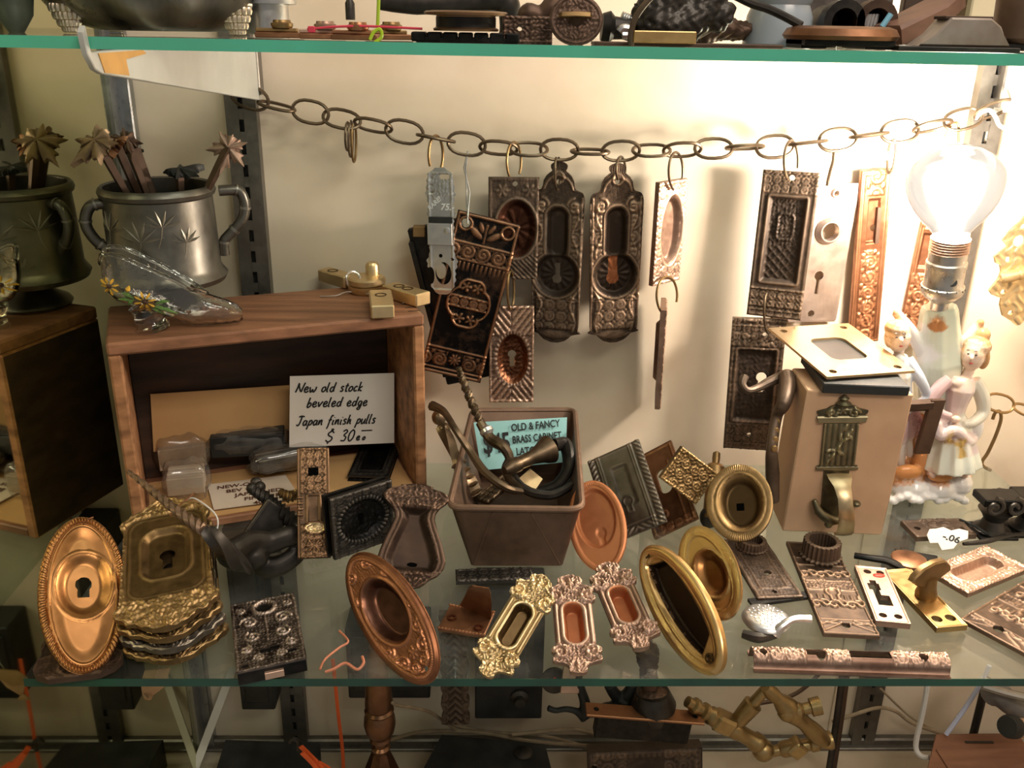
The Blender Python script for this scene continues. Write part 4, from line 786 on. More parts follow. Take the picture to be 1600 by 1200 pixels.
# stack of four ornate brass pulls
PF2 = [(0, .06), (.015, .28), (.04, .44), (.07, .56), (.085, .74), (.11, .80), (.13, .93), (.17, 1), (.2, .9), (.22, .88), (.78, .84), (.8, .9), (.83, .93), (.87, .82), (.9, .7), (.93, .5), (.955, .36), (.98, .22), (1, .05)]
def hF2(X, Y, w, L):
    aX = np.abs(X); z = np.zeros_like(X); c = sdR(X, Y, 0, L*.56, 36, 58, 26); pn = sdR(X, Y, 0, L*.55, w*.36, L*.30, 22)
    z += 1.8*ridge(np.abs(pn), 2)+1.2*ridge(np.abs(pn-6), 2)+1.5*ridge(np.abs(aX-w*.40), 2)*(np.abs(Y-L*.5) < L*.3)+cup(c, 9, 9)+2.2*ridge(np.abs(c-2), 3)
    for y0, sg in ((L*.17, -1), (L*.86, 1)):
        r = np.hypot(X, Y-y0); a = np.arctan2(X, sg*(Y-y0)); on = (pn > 8)
        z += on*(2.2*np.abs(np.cos(7*a))*S(6, 14, r)+1.5*leafy(X, Y, 6)+2.5*blob(X, Y, 0, y0, 10, 8))
        for k in (-1, 1): z += on*3*ridge(pl(X, Y, spi(k*44, y0-sg*4, 15, 0, 1.4, k*sg)), 3)
    rim = np.abs(aX-w/2*np.interp(Y/L, [a for a, b in PF2], [b for a, b in PF2])); z += 2.5*ridge(rim-4, 5)*((Y < L*.2)|(Y > L*.8))*(.5+.5*np.abs(np.cos(Y/3.5)))
    return z, np.clip(z/4, 0, 1)*.8+.12
for k in range(4):
    h = .034-.009*k; dx = 5*k; dy = 17*k
    mt_ = [BRA, BRA, PEW, BRA][k]
    plate('door_pull', ['ornate brass pull with keyhole, topmost of the stack of four', 'ornate brass pull, second from the top of the stack', 'blackened ornate pull, third from the top of the stack', 'ornate brass pull at the bottom of the stack of four'][k],
          'door pull', aZ(262+dx, 984+dy, h), aZ(258+dx, 782+dy+4*k, h+.024), 152, mt_, hF2, PF2, (lambda X, Y: sdK(X, Y, 0, L_*.57, 12, 24, .6),), [('keyhole_cup', lambda X, Y: sdR(X, Y, 0, L_*.56, 35, 57, 26))] if k == 0 else (), n=(76, 140) if k == 0 else (60, 90), th=4, hint=(0, -.3, 1), group='stack of ornate brass pulls') if not globals().__setitem__('L_', (aZ(258+dx, 782+dy+4*k, h+.024)-aZ(262+dx, 984+dy, h)).length/mpx(aZ(260, 890, .04))) else 0
# string and tags on the stack
pipe('string', 'pale string looped through the top of the pull stack', 'string', smooth([aZ(282, 788, .062), aZ(300, 778, .066), aZ(322, 790, .066), aZ(338, 806, .062), aZ(340, 824, .055), aZ(330, 838, .05)], 5), .0006, WCB, 6)
pipe('string', 'short copper wire twisted through the stack top', 'string', smooth([aZ(266, 806, .062), aZ(272, 796, .066), aZ(290, 782, .07), aZ(304, 770, .072)], 4), .0006, COP, 6)
pipe('string', 'copper wire tie through the orange oval pull', 'string', smooth([aZ(130, 820, .092), aZ(136, 812, .096), aZ(146, 808, .097)], 4), .0005, COP, 6)
# twisted iron handle leaning on the crate and the hooked piece beside it
o = thing('twisted_rod', 'long twisted iron handle leaning across the crate corner', 'rod', aZ(385, 880, .010))
q = [aZ(200, 736, .090), aZ(240, 768, .087), aZ(280, 800, .084), aZ(320, 828, .080)]
MB().tube(smooth(q, 14), [.0014, .0026, .0032, .0040], 12, twist=26, lob=3, w=.5).build('twisted_shank', BRZ, o)
MB().tube(smooth([aZ(318, 826, .080), aZ(340, 846, .070), aZ(365, 872, .046), aZ(392, 890, .014)], 10), [.0045, .0062, .0075, .0068, .0035], 14, twist=3, lob=5, flat=.7, w=.35).build('grip_end', IRN, o)
o = thing('coat_hook', 'black iron coat hook with twisted stem and ball top, on the shelf before the crate', 'hook', aZ(440, 880, .01))
MB().tube(smooth([aZ(398, 765, .052), aZ(420, 780, .048), aZ(440, 798, .042), aZ(462, 818, .034)], 12), [.0042, .0048, .0052, .006], 12, twist=22, lob=3, w=.35).build('twisted_stem', IRN, o)
f = MB()
f.tube(smooth([aZ(362, 866, .03), aZ(390, 850, .03), aZ(420, 848, .026), aZ(452, 838, .028), aZ(470, 842, .02), aZ(462, 866, .012), aZ(435, 884, .006), aZ(410, 884, .006), aZ(400, 868, .012)], 6), [.009, .008, .0065, .006, .006, .007, .005], 12, flat=1.3); f.ell(aZ(380, 868, .02), (.02, .012, .012))
link('hook_arms', fuse(f, .0011, 3, 0), IRN, o)
Mh = frame(aZ(392, 858, .020), aZ(438, 792, .046), 12); Lh = (aZ(438, 792, .046)-aZ(392, 858, .020)).length
MB().box(Mh@Matrix.Translation((0, Lh/2, 0)), .0125, Lh/2, .002, .0008, .2).build('back_plate', IRN, o)
f = MB()
for sx in (-1, 1): f.box(Mh@Matrix.Translation((sx*.0115, Lh/2, .0025)), .0014, Lh/2, .0014, .0006, .5)
f.build('plate_rim', IRN, o)
f = MB()
for dx, dy in ((-6, 3), (6, 1), (0, -6)): f.ell(aZ(400+dx, 760+dy, .053), .0046, w=.4)
f.build('ball_cluster', IRN, o)
pipe('twisted_fragment', 'pale twisted brass fragment between the black hook and the faceplate', 'hook', smooth([aZ(436, 768, .055), aZ(452, 776, .05), aZ(464, 770, .05)], 8), [.003, .0045, .003], BRA, 10, twist=14, lob=3)
# bronze mortise faceplate
def hF5(X, Y, w, L):
    z = 1.2*fr(X, Y, w, L, 2, 1.6)+((Y < L*.3)|(Y > L*.58))*(1.7*lat(X, Y, 13, .14)+.8*leafy(X, Y, 4))*(np.abs(X) < w*.4)
    z += 1.6*ridge(np.abs(sdR(X, Y, 0, L*.44, 10, 22)), 1.8)+2*ros(X, Y, 0, 19, 14, 8); e = sdE(X, Y, 2, 46, 15, 8); z += 3*ridge(np.abs(e), 3)
    z += 1.7*ridge((Y % 9)-4.5, 2)*(np.abs(X) > w*.32)*(Y > L*.34)*(Y < L*.58); return z, np.clip(z/3, 0, 1)*.8+.05
plate('lock_faceplate', 'upright bronze lock faceplate with square hole and brass ring', 'plate', (491, 872, 'z', .018), (489, 700), 50, metal('faceplate_bronze', (.03, .018, .010), (.30, .17, .09), .4), hF5, None, (), [('bolt_hole', lambda X, Y: sdR(X, Y, 0, 136, 8, 6.5), HOL), ('bolt_cover', lambda X, Y: sdR(X, Y, 0, 78, 8.5, 21)), ('brass_ring', lambda X, Y: sdE(X, Y, 2, 46, 15, 8), BRP)], L=178, th=6, n=(44, 130))
# black keyhole pull, tilted, on its twin
def hF6(X, Y, w, L):
    e = sdE(X, Y, 0, L/2, w*.38, L*.34); t = np.arctan2((Y-L/2)/L, X/w); z = cup(e, 8, 9)+2.6*ridge(np.abs(e-1), 4.5)*(.5+.5*np.cos(t*38))+1.4*fr(X, Y, w, L, 3, 2)+(e > 6)*(1.6*lat(X, Y, 15, .14)+leafy(X, Y, 4)*.8)
    z += (e < -4)*1.5*leafy(X, Y, 8); return z, np.clip(z/3.2, -.1, 1)
kp = lambda X, Y: sdK(X, Y, 0, 55, 6, 12)
u6 = V3((.80, .60, 0)); P6 = aZ(571, 858, .018); Q6 = aP(564, 764, P6, u6); n6 = u6.cross(Q6-P6).normalized()
plate('keyhole_pull', 'black cast keyhole pull with rope-edged oval cup, tilted in front of the crate', 'door pull', P6, Q6, 108, IRN, hF6, None, (), [('keyhole', kp, HOL), ('oval_cup', lambda X, Y: sdE(X, Y, 0, 55, 40, 35))], hint=tuple(n6), th=6, n=(70, 76))
d6 = n6*-.0055+V3((-.002, 0, 0)); plate('keyhole_pull', 'plain black twin behind the rope-edged black keyhole pull', 'door pull', P6+d6, Q6+d6, 108, IRN, None, None, (), hint=tuple(n6), th=6, n=(6, 6))
# vase-shaped brown pull
PF7 = [(0, .06), (.02, .3), (.05, .42), (.09, .55), (.13, .78), (.2, .95), (.27, 1), (.34, .95), (.45, .84), (.56, .70), (.66, .60), (.72, .62), (.78, .74), (.83, .93), (.88, 1), (.92, .9), (.95, .72), (.97, .45), (.985, .5), (1, .12)]
def hF7(X, Y, w, L):
    p = np.interp(Y/L, [a for a, b in PF7], [b for a, b in PF7])*w/2; d = np.abs(X)-p; inn = np.maximum(d+13, np.maximum(L*.15-Y, Y-L*.78)); z = cup(inn, 11, 12)+2*ridge(np.abs(inn-2), 3)+2.2*ridge(np.abs(d+4), 3.5)
    z += ((Y < L*.17)|(Y > L*.76))*(2.4*leafy(X, Y, 7)+1.8*lat(X, Y, 20, .13)); return z, np.clip(z/4, -.1, 1)*.6
def s7(X, Y): return np.maximum(np.abs(X)-np.interp(Y/170, [a for a, b in PF7], [b for a, b in PF7])*53+14, np.maximum(25-Y, Y-132))
plate('door_pull', 'brown vase-shaped pull with ornate crest, leaning beside the rusty tin', 'door pull', (640, 920, 'z', .010), (652, 757), 106, IRB, hF7, PF7, (), [('screw_hole', lambda X, Y: sdE(X, Y, 2, 40, 8, 3.6), HOL), ('sunken_grip', s7)], L=172, th=5, n=(64, 110))
# ---------------------------------------------------------------- rusty loaf tin and the latches in it
zr = .052; tin_r = [aZ(701, 793, zr), aZ(910, 796, zr), aZ(898, 640, zr), aZ(738, 641, zr)]; tin_b = [aZ(735, 884, .001), aZ(880, 884, .001), aZ(868, 742, .001), aZ(752, 742, .001)]
t = thing('loaf_tin', 'rusty brown loaf tin holding old latches and a turquoise card', 'tin', sum(tin_b, V3())/4)
def ring4(q, r, k=4):
    o = []
    for i in range(4):
        a, b, c = q[i-1], q[i], q[(i+1) % 4]; u = (a-b).normalized()*r; v = (c-b).normalized()*r
        for j in range(k+1): f = j/k; o.append(b+u*(1-f)**2+v*f**2)
    return o
c0 = sum(tin_r, V3())/4
ro = ring4(tin_r, .010); bo = ring4(tin_b, .004); ins = lambda q, e: [p+(sum(q, V3())/len(q)-p).normalized()*e for p in q]
V = bo+ro+ins(ro, .0014)+[p+V3((0, 0, .0016)) for p in ins(bo, .0014)]; k = len(ro)
MB().add(V, [(i*k+j, i*k+(j+1) % k, (i+1)*k+(j+1) % k, (i+1)*k+j) for i in range(3) for j in range(k)]+[tuple(range(k))[::-1], tuple(range(3*k, 4*k))], .2).build('pan', TIN, t)
MB().tube(ring4(tin_r, .011, 6), .0026, 8, True, w=.8).build('rolled_rim', TIN, t)
f = MB()
for a, b in (((770, 805), (722, 884)), ((830, 800), (872, 880))): f.tube([aY(a[0], a[1]+2, ro[2].y-.002) if False else (tin_r[0].lerp(tin_r[1], (a[0]-701)/209)+V3((0, -.0002, -.004))), tin_b[0].lerp(tin_b[1], .5+((-.46) if b[0] < 800 else .46))+V3((0, -.0002, .002))], .0006, 5)
f.build('folded_seam', TIN, t)
qc = [aY(752, 735, .742), aY(884, 722, .742), aY(886, 652, .762), aY(740, 660, .762)]
t = thing('price_sign', 'turquoise card in the rusty tin, lettered in black with the price of fancy latches', 'sign', qc[0])
n_ = (qc[1]-qc[0]).cross(qc[3]-qc[0]).normalized()
MB().add([*qc, *[p-n_*.0006 for p in qc]], [(0, 1, 2, 3), (7, 6, 5, 4), (0, 4, 5, 1), (1, 5, 6, 2), (2, 6, 7, 3), (3, 7, 4, 0)]).build('card', TRQ, t)
hq = (qc[3]-qc[0]).length
for s_, x, y, z_, ax in (('$45', .05, .34, .56, .66), ('OLD & FANCY', .40, .74, .21, .74), ('BRASS CABINET', .40, .49, .21, .68), ('LATCHES', .43, .24, .21, .74)): text(s_, onq(qc, x, y), hq*z_, INK, t, bold=.018, ax=ax)
LAT = metal('latch_bronze', (.024, .017, .011), (.27, .185, .11), .36)
t = thing('ornate_lever', 'ornate bronze handle with ball end standing in the rusty tin, beside the crate', 'lever', aZ(735, 770, .02))
q = smooth([aZ(742, 775, .02), aZ(728, 750, .032), aZ(714, 718, .046), aZ(702, 690, .056), aZ(690, 668, .064)], 8); MB().tube(q, [.007, .0072, .0052, .0042, .0045, .005], 12, twist=3, lob=4, w=.5).build('shaft', LAT, t)
MB().ell(aZ(686, 652, .068), (.0066, .0066, .0072), w=.9).build('ball_end', LAT, t)
MB().lathe(aZ(696, 676, .06), aZ(690, 663, .066), [(0, .0046), (.3, .0062), (.6, .0062), (1, .004)], 14, w=.7).build('collar', LAT, t)
f = MB()
for k in range(5): f.lathe(aZ(716+k*6, 722+k*11, .045-k*.005), aZ(719+k*6, 728+k*11, .042-k*.005), [(0, .0055), (.5, .0078), (1, .0055)], 12, w=.9)
f.build('ornament_bands', LAT, t)
hooks('latch_lever', 'long curved bronze lever resting on the tin edge by the crate', [aZ(675, 634, .082), aZ(694, 644, .082), aZ(712, 672, .076), aZ(735, 706, .06), aZ(758, 738, .052), aZ(790, 762, .044), aZ(815, 768, .036)], [.0046, .0030, .0030, .0036, .0036, .0026], LAT)
t = thing('latch_lever', 'long dark twisted rod reaching from the tin up towards the hanging plates', 'rod', aZ(815, 772, .03))
MB().tube(smooth([aY(716, 574, .735), aY(722, 592, .735), aY(738, 632, .73), aY(752, 662, .725)], 10), [.0022, .0032, .0036, .0034], 10, twist=20, lob=3, w=.3).build('twisted_rod', LAT, t)
MB().tube(smooth([aY(750, 660, .725), aY(766, 685, .715), aY(786, 698, .705), aY(796, 716, .70), aY(790, 735, .695), aY(806, 758, .68), aY(838, 770, .67)], 8), [.0042, .0052, .004, .0036, .003], 10, w=.25).build('latch_tail', LAT, t)
MB().lathe(aY(757, 668, .722), aY(764, 680, .717), [(0, .004), (.3, .0062), (.7, .0062), (1, .004)], 12, w=.7).build('collar', SIL, t)
t = thing('cabinet_latch', 'brass cabinet latch with flared cup and black curved arm, in the tin', 'latch', aZ(830, 760, .02))
MB().lathe(aZ(788, 735, .05), aZ(858, 702, .055), [(0, .0035), (.12, .0062), (.3, .0066), (.34, .0056), (.6, .0060), (.8, .0085), (.93, .0115), (1, .0125), (1, .011), (.9, .004)], 20, w=.3).build('flared_barrel', LAT, t)
MB().tube(smooth([aZ(866, 696, .058), aZ(882, 694, .056), aZ(888, 712, .05), aZ(886, 736, .04), aZ(868, 758, .03), aZ(842, 766, .026)], 6), [.0045, .0046, .0042, .0036, .003], 10, flat=1.4, w=.1).build('curved_arm', IRN, t)
hooks('latch_hook', 'black flat hook lying across the front of the tin', [aZ(800, 735, .04), aZ(808, 752, .035), aZ(826, 768, .032), aZ(860, 774, .032), aZ(884, 764, .036), aZ(896, 756, .04)], [.0022, .0035, .004, .0036, .003], IRN)
MB_ = MB().prism([(0, 0), (.018, -.002), (.02, .010), (.006, .014)], frame(aZ(808, 750, .03), aZ(815, 735, .036), 0, (0, -1, 1)), -.001, .001, .0004)
tag(MB_.build('brass_clip', BRP), 'small pale brass clip under the flared latch in the tin', 'clip')
plate('ornate_strap', 'dark ornate strap lying along the bottom of the tin', 'strap', aZ(752, 782, .018), aZ(800, 742, .022), 26, LAT, lambda X, Y, w, L: (lambda z: (z, np.clip(z/3, 0, 1)))(2*lat(X, Y, 13, .14)+1.4*fr(X, Y, w, L, 2, 2)), None, hint=UP, th=5, n=(20, 40))
# ---------------------------------------------------------------- right-hand heap
def hF9(X, Y, w, L):
    e = sdE(X, Y, 0, L/2, w/2, L/2); c = sdE(X, Y, 0, L*.58, w*.36, L*.33); z = -7*S(0, 5, -c)+2.4*ridge(np.abs(e+5), 4)*(.4+.6*np.abs(np.cos(np.arctan2((Y-L/2)/L, X/w)*44)))
    z -= 3*S(0, 2.5, -np.minimum(sdE(X, Y, 2, L*.42, 9, 10), sdR(X, Y, 2, L*.34, 5, 9, 3))); return z, .62-.25*S(0, 5, -c)+.05*z*(c > 0)
plate('oval_cup', 'bright orange-copper back of an oval pull, wedged between tin and pewter plate', 'door pull', (948, 892, 'z', .008), (918, 752), 92, COR, hF9, ell_, (), L=158, round_ends=True, n=(56, 90), th=4)
def hF10(X, Y, w, L):
    aX = np.abs(X); z = 2.6*(ridge(aX-w*.44, 5)+ridge(np.abs(Y-7), 5)*(aX < w*.45))*(.5+.5*np.cos((Y+aX*.8)*.75))
    z += 1.8*ridge(aX-w*.33, 1.5)+1.4*ridge(aX-w*.29, 1.5)+1.8*ridge(np.abs(Y-16), 1.5)*(aX < w*.35)+1.2*ridge(np.abs(Y-L+4), 2)
    z -= 2*S(0, 8, -sdR(X, Y, 0, L*.56, w*.18, L*.26, 8)); z += 1.4*ridge(np.abs(sdK(X, Y, -2, L*.38, 8, 14)), 1.5); return z, np.clip(z/3, -.1, 1)*.7+.15
plate('pull_plate', 'grey pewter plate with rope borders, leaning on a copper plate behind the orange back', 'plate', (999, 832, 'z', .012), (957, 704), 92, PEW, hF10, None, (), L=146, turn=0, n=(64, 110), th=5)
def hF11(X, Y, w, L):
    z = 1.2*fr(X, Y, w, L, 4, 2)+1.2*ridge(np.abs(np.abs(X)-w*.28), 1.2)*(Y < L*.8)+1.8*lat(X, Y, 15, .14)*(Y < 14)+1.5*ridge(np.hypot(X+10, Y-30)-5, 2); return z, np.clip(z/3, -.1, 1)*.8+.1
plate('pull_plate', 'brown copper plate with dark finger slot, half hidden behind the pewter plate', 'plate', (1056, 826, 'z', .004), (1016, 704), 76, COB, hF11, None, (lambda X, Y: sdR(X, Y, 6, 84, 10, 22, 9),), L=150, n=(48, 90), th=5)
def hF12(X, Y, w, L):
    z = 1.5*fr(X, Y, w, L, 2, 2)+2.2*lat(X+3, Y+4, 18, .13)+1.3*leafy(X, Y, 4)*.7; return z, np.clip(z/3, 0, 1)
plate('ornate_plate', 'small pale brass plate of pierced scrolls, tilted beside the brass tube', 'plate', aZ(1048, 722, .060), aZ(1104, 764, .036), 60, BRA, hF12, None, (), hint=(-.15, -.9, .5), n=(56, 60), th=7)
Pq = _m4 = None
t = thing('brass_tube', 'short brass tube with turned tip standing behind the oval square-holed pull', 'tube', aZ(1118, 800, .012))
MB().lathe(aZ(1110, 812, .012), aZ(1120, 706, .055), [(0, .005), (.02, .0068), (.62, .0068), (.64, .0078), (.76, .0082), (.8, .0066), (.82, .003), (.9, .0034), (.98, .0032), (1, .0015)], 18, w=.45).build('barrel', BRA, t)
MB().ell(aZ(1108, 808, .012), (.008, .008, .010)).build('foot_knob', IRN, t)
def oval(name, label, P, Q, w, L, mat, cx, cy, rx, ry, dep, rim, hole=None, turn=0, reed=40, rimd=12, hint=(0, -1, 0), th=4, n=(64, 100), cm=None, sy_=0):
    def h(X, Y, w_, L_):
        e = sdE(X, Y, 0, L_/2, w_/2, L_/2); c = sdE(X, Y, cx, cy*L_, rx*w_, ry*L_); t = np.arctan2((Y-L_/2)/L_, X/w_)
        z = rim*ridge(np.abs(e+rimd*.55), rimd*.6)*((.55+.45*np.abs(np.cos(t*reed))) if reed else 1)+1.4*ridge(np.abs(e+rimd+3), 2)+cup(c, dep, 14)+1.6*ridge(np.abs(c-2), 2.5); return z, .5+.3*z/4+.1*(c < 0)
    return plate(name, label, 'door pull', P, Q, w, mat, h, ell_, (), [('spindle_hole', f_, HOL) for f_ in (hole or ())][::-1]+[('oval_cup', lambda X, Y: sdE(X, Y, cx, cy*L, rx*w-1, ry*L-1), cm or mat)], L=L, turn=turn, round_ends=True, hint=hint, th=th, n=n)
oval('door_pull', 'brass oval pull with square spindle hole, propped against the tan block', (1158, 846, 'z', .024), (1152, 726), 102, 126, BRA, 2, .5, .34, .36, 13, 3, (lambda X, Y: sdR(X, Y, 0, 58, 6, 6),), 0, 46, 11)
oval('door_pull', 'brass oval pull with coppery cup lying over the large brass ring', (1140, 966, 'z', .016), (1078, 826), 96, 168, BRS, 2, .47, .27, .24, 9, 2.2, None, 4, 60, 13, cm=BRO)
def hRing(X, Y, w, L):
    e = sdE(X, Y, 0, L/2, w/2, L/2); z = 7*ridge(np.abs(e+8), 8.5)+3*ridge(np.abs(e+19), 4)+cup(dk9(X, Y), 16, 9); return z, .55+.05*z
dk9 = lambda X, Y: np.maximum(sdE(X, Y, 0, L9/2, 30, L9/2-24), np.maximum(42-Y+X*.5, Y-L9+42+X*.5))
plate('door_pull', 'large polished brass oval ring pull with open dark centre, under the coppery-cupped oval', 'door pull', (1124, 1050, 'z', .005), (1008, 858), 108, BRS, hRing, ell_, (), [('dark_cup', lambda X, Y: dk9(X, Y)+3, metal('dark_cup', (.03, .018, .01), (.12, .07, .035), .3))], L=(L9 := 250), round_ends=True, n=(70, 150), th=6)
for y in (24, 226): 
    r_, M_, s_, LL = PLATES['door_pull']; q = loc(M_, s_, 0, y, 3); MB().lathe(q-(M_.to_3x3()@V3((0, 0, .001))), q+(M_.to_3x3()@V3((0, 0, .0009))), [(0, 7*s_), (1, 8*s_), (1, 5*s_), (.2, 3.5*s_)], 14, w=-.4).build('screw_hole', BRA, r_)
# large copper oval
def hF33(X, Y, w, L):
    e = sdE(X, Y, 0, L/2, w/2, L/2); c = sdE(X, Y, 0, L*.54, w*.31, L*.235); z = 5*S(0, 7, -e)-5+cup(c, 20, 16)+2*ridge(np.abs(c-2), 3)
    t = np.arctan2((Y-L/2)/L, X/w); z += 2.2*ridge(np.abs(e+12), 3.2)*(.4+.6*np.abs(np.cos(t*60)))
    o = (c > 6)&(e < -16); aX = np.abs(X)
    sp = np.full_like(X, 99.)
    for (x, y, r, a, d) in ((24, .20*L, 15, 0, 1), (18, .88*L, 12, 1, -1), (34, .32*L, 11, 2, 1), (39, .74*L, 11, 1, -1), (10, .13*L, 9, 0, -1), (42, .46*L, 6, 0, 1), (44, .60*L, 6, 1, -1)): sp = np.minimum(sp, pl(aX, Y, spi(x, y, r, a, 1.5, d)))
    sp = np.minimum(sp, pl(aX, Y, bez((4, L*.08), (36, L*.16), (46, L*.5), 10))); z += o*(3.4*ridge(sp, 2.1)+2*blob(aX, Y, 30, L*.26, 5, 9, .5)+2*ros(X, Y, 0, L*.21, 11, 6)+.7*leafy(X, Y, 4)); return z, np.clip((z+1)/4, 0, 1)*.7+.15
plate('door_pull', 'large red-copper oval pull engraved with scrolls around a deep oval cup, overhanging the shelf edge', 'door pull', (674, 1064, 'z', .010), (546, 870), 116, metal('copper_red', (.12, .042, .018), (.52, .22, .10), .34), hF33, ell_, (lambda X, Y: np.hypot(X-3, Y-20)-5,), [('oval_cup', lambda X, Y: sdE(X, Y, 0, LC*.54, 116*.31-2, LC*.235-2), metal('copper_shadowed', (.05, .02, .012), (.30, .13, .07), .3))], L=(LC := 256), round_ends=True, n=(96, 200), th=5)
# three long ornate pulls
PF3 = [(0, .12), (.012, .3), (.03, .36), (.06, .34), (.085, .42), (.10, .62), (.115, .95), (.15, .98), (.18, .82), (.21, 1), (.245, .98), (.27, .80), (.70, .80), (.72, .95), (.755, 1), (.79, .84), (.83, .95), (.86, .92), (.88, .62), (.9, .46), (.93, .52), (.955, .5), (.975, .36), (1, .1)]
def hF29(X, Y, w, L):
    aX = np.abs(X); p = np.interp(Y/L, [a for a, b in PF3], [b for a, b in PF3])*w/2; c = sdR(X, Y, 0, L*.49, w*.2, L*.20, w*.19)
    z = cup(c, 16, 7)+3*ridge(np.abs(c-3), 3.5)+2.5*ridge(aX-w*.34, 3)*(np.abs(Y-L*.49) < L*.2); en = (Y < L*.27)|(Y > L*.71)
    z += en*(c > 4)*(2.2*ridge(aX-p+4, 5)+2.2*leafy(X, Y, 5))
    for sg, y0 in ((1, L*.20), (-1, L*.78)):
        for k in (-1, 1): z += (c > 5)*(4*ridge(pl(X, Y, spi(k*w*.33, y0, w*.15, math.pi/2*sg, 1.3, k*sg)), 2.6)+3*blob(X, Y, k*w*.2, y0+sg*9, 9, 4, k*sg*.7))
        z += 3.4*np.abs(np.cos(5*np.arctan2(X, (Y-y0+sg*4)*-sg)))*blob(X, Y, 0, y0-sg*L*.11, w*.2, L*.08)
    return z, np.clip(z/4.5, 0, 1)*.9
slot3 = lambda X, Y: sdR(X, Y, 0, 91, 15, 36, 14)
plate('door_pull', 'golden long pull with scroll ends, tilted beside the copper corner bracket', 'door pull', (757, 1056, 'z', .006), (851, 900), 74, metal('gilt_brass', (.22, .14, .055), (.86, .66, .36), .3, .95), hF29, PF3, (), [('sunken_grip', slot3, BRA)], L=196, hint=(.05, -.5, .9), n=(64, 150), th=6, group='three long scroll-ended pulls')
plate('door_pull', 'pink-copper long pull with scroll ends, standing straight between its two likes', 'door pull', (905, 1053, 'z', .006), (889, 899), 78, PNK, hF29, PF3, (), [('sunken_grip', slot3, COR)], L=190, hint=(0, -.5, .9), n=(64, 150), th=6, group='three long scroll-ended pulls')
plate('door_pull', 'pink-copper long pull with scroll ends, leaning against the big brass ring', 'door pull', (1004, 1014, 'z', .010), (946, 880), 76, PNK, hF29, PF3, (), [('sunken_grip', slot3, COR)], L=190, hint=(0, -.5, .9), n=(64, 150), th=6, group='three long scroll-ended pulls')
# copper corner bracket, dark lock plate, iron lock
t = thing('corner_bracket', 'copper corner bracket with rope edge and upright curled tab, lying on the shelf', 'bracket', aZ(722, 975))
qa = aZ(735, 995, .004); qb = aZ(748, 955, .004)
r_, M, s_, LL = plate('bracket_leaf', 'x', 'x', aZ(720, 990, .005), aZ(738, 952, .005), 74, COR, None, hint=UP)
for ch in list(r_.children): bpy.data.objects.remove(ch)
bpy.data.objects.remove(r_)
MB().box(M@Matrix.Translation((0, LL*s_/2, 0)), 37*s_, LL*s_/2, 3*s_, 1*s_, .3).build('leaf', COB, t)
f = MB()
for i in range(14): f.ell(M@V3(((-36+i*5.5)*s_, 2*s_, 3*s_)), (3.2*s_, 2.2*s_, 2*s_), n=8, w=.8); f.ell(M@V3(((-36+i*5.5)*s_, LL*s_-2*s_, 3*s_)), (3.2*s_, 2.2*s_, 2*s_), n=8, w=.8)
f.build('rope_edge', COB, t)
f = MB(); rows = []
for a, b in (((716, 950), (766, 972)), ((722, 940), (768, 958)), ((728, 928), (768, 942)), ((732, 920), (767, 928)), ((738, 916), (764, 920))):
    k = len(rows); z = (.004, .012, .021, .028, .031)[k]; rows.append((aZ(*a, z), aZ(*b, z)))
V = [];
for a, b in rows: V += [a, b]
for a, b in rows: V += [a+V3((0, .0016, 0)), b+V3((0, .0016, 0))]
k = len(rows); f.add(V, [(2*i, 2*i+1, 2*i+3, 2*i+2) for i in range(k-1)]+[(2*k+2*i, 2*k+2*i+2, 2*k+2*i+3, 2*k+2*i+1) for i in range(k-1)]+[(2*i+j, 2*i+2+j, 2*k+2*i+2+j, 2*k+2*i+j)[::1 if j else -1][::-1] for i in range(k-1) for j in (0, 1)]+[(2*k-2, 2*k-1, 4*k-1, 4*k-2)], .35); f.build('curled_tab', COB, t)
f = MB()
for x, y in ((706, 966), (748, 982)): c = aZ(x, y, .0062); f.lathe(c-nz*.001, c+nz*.0012, [(0, .003), (1, .0034), (1, .002), (.3, .0015)], 12, w=-.2)
f.build('screw_hole', COP, t)
def hOrn(X, Y, w, L): z = 1.4*fr(X, Y, w, L, 3, 2)+1.8*lat(X, Y, 17, .13)+.8*leafy(X, Y, 5); return z, np.clip(z/3, 0, 1)*.8
plate('lock_plate', 'dark lock plate with scroll band lying flat below the rusty tin', 'plate', aZ(712, 900, .006), aZ(832, 896, .006), 34, IRN, hOrn, None, (), hint=UP, n=(30, 80), th=5)
pk = aZ(425, 1040, .0115); qk = aZ(410, 936, .0125)
def hF34(X, Y, w, L):
    z = 1.2*fr(X, Y, w, L, 3, 2)+1.2*leafy(X, Y, 5); aX = np.abs(X); c = np.hypot(X, Y-L*.86); z += 3*ridge(np.abs(c-17), 4)-3*(c < 14)
    sp = np.full_like(X, 99.)
    for (x, y, r, a, d) in ((26, .66*L, 14, 0, 1), (22, .45*L, 13, 1, -1), (34, .28*L, 9, 2, 1), (36, .86*L, 8, 1, -1), (16, .14*L, 8, 0, 1)): sp = np.minimum(sp, pl(aX, Y, spi(x, y, r, a, 1.5, d)))
    z += 2.6*ridge(sp, 2)+2*ridge(np.abs(X), 1.5)*(Y > L*.36)*(Y < L*.74); return z, np.clip(z/3, 0, 1)*.95
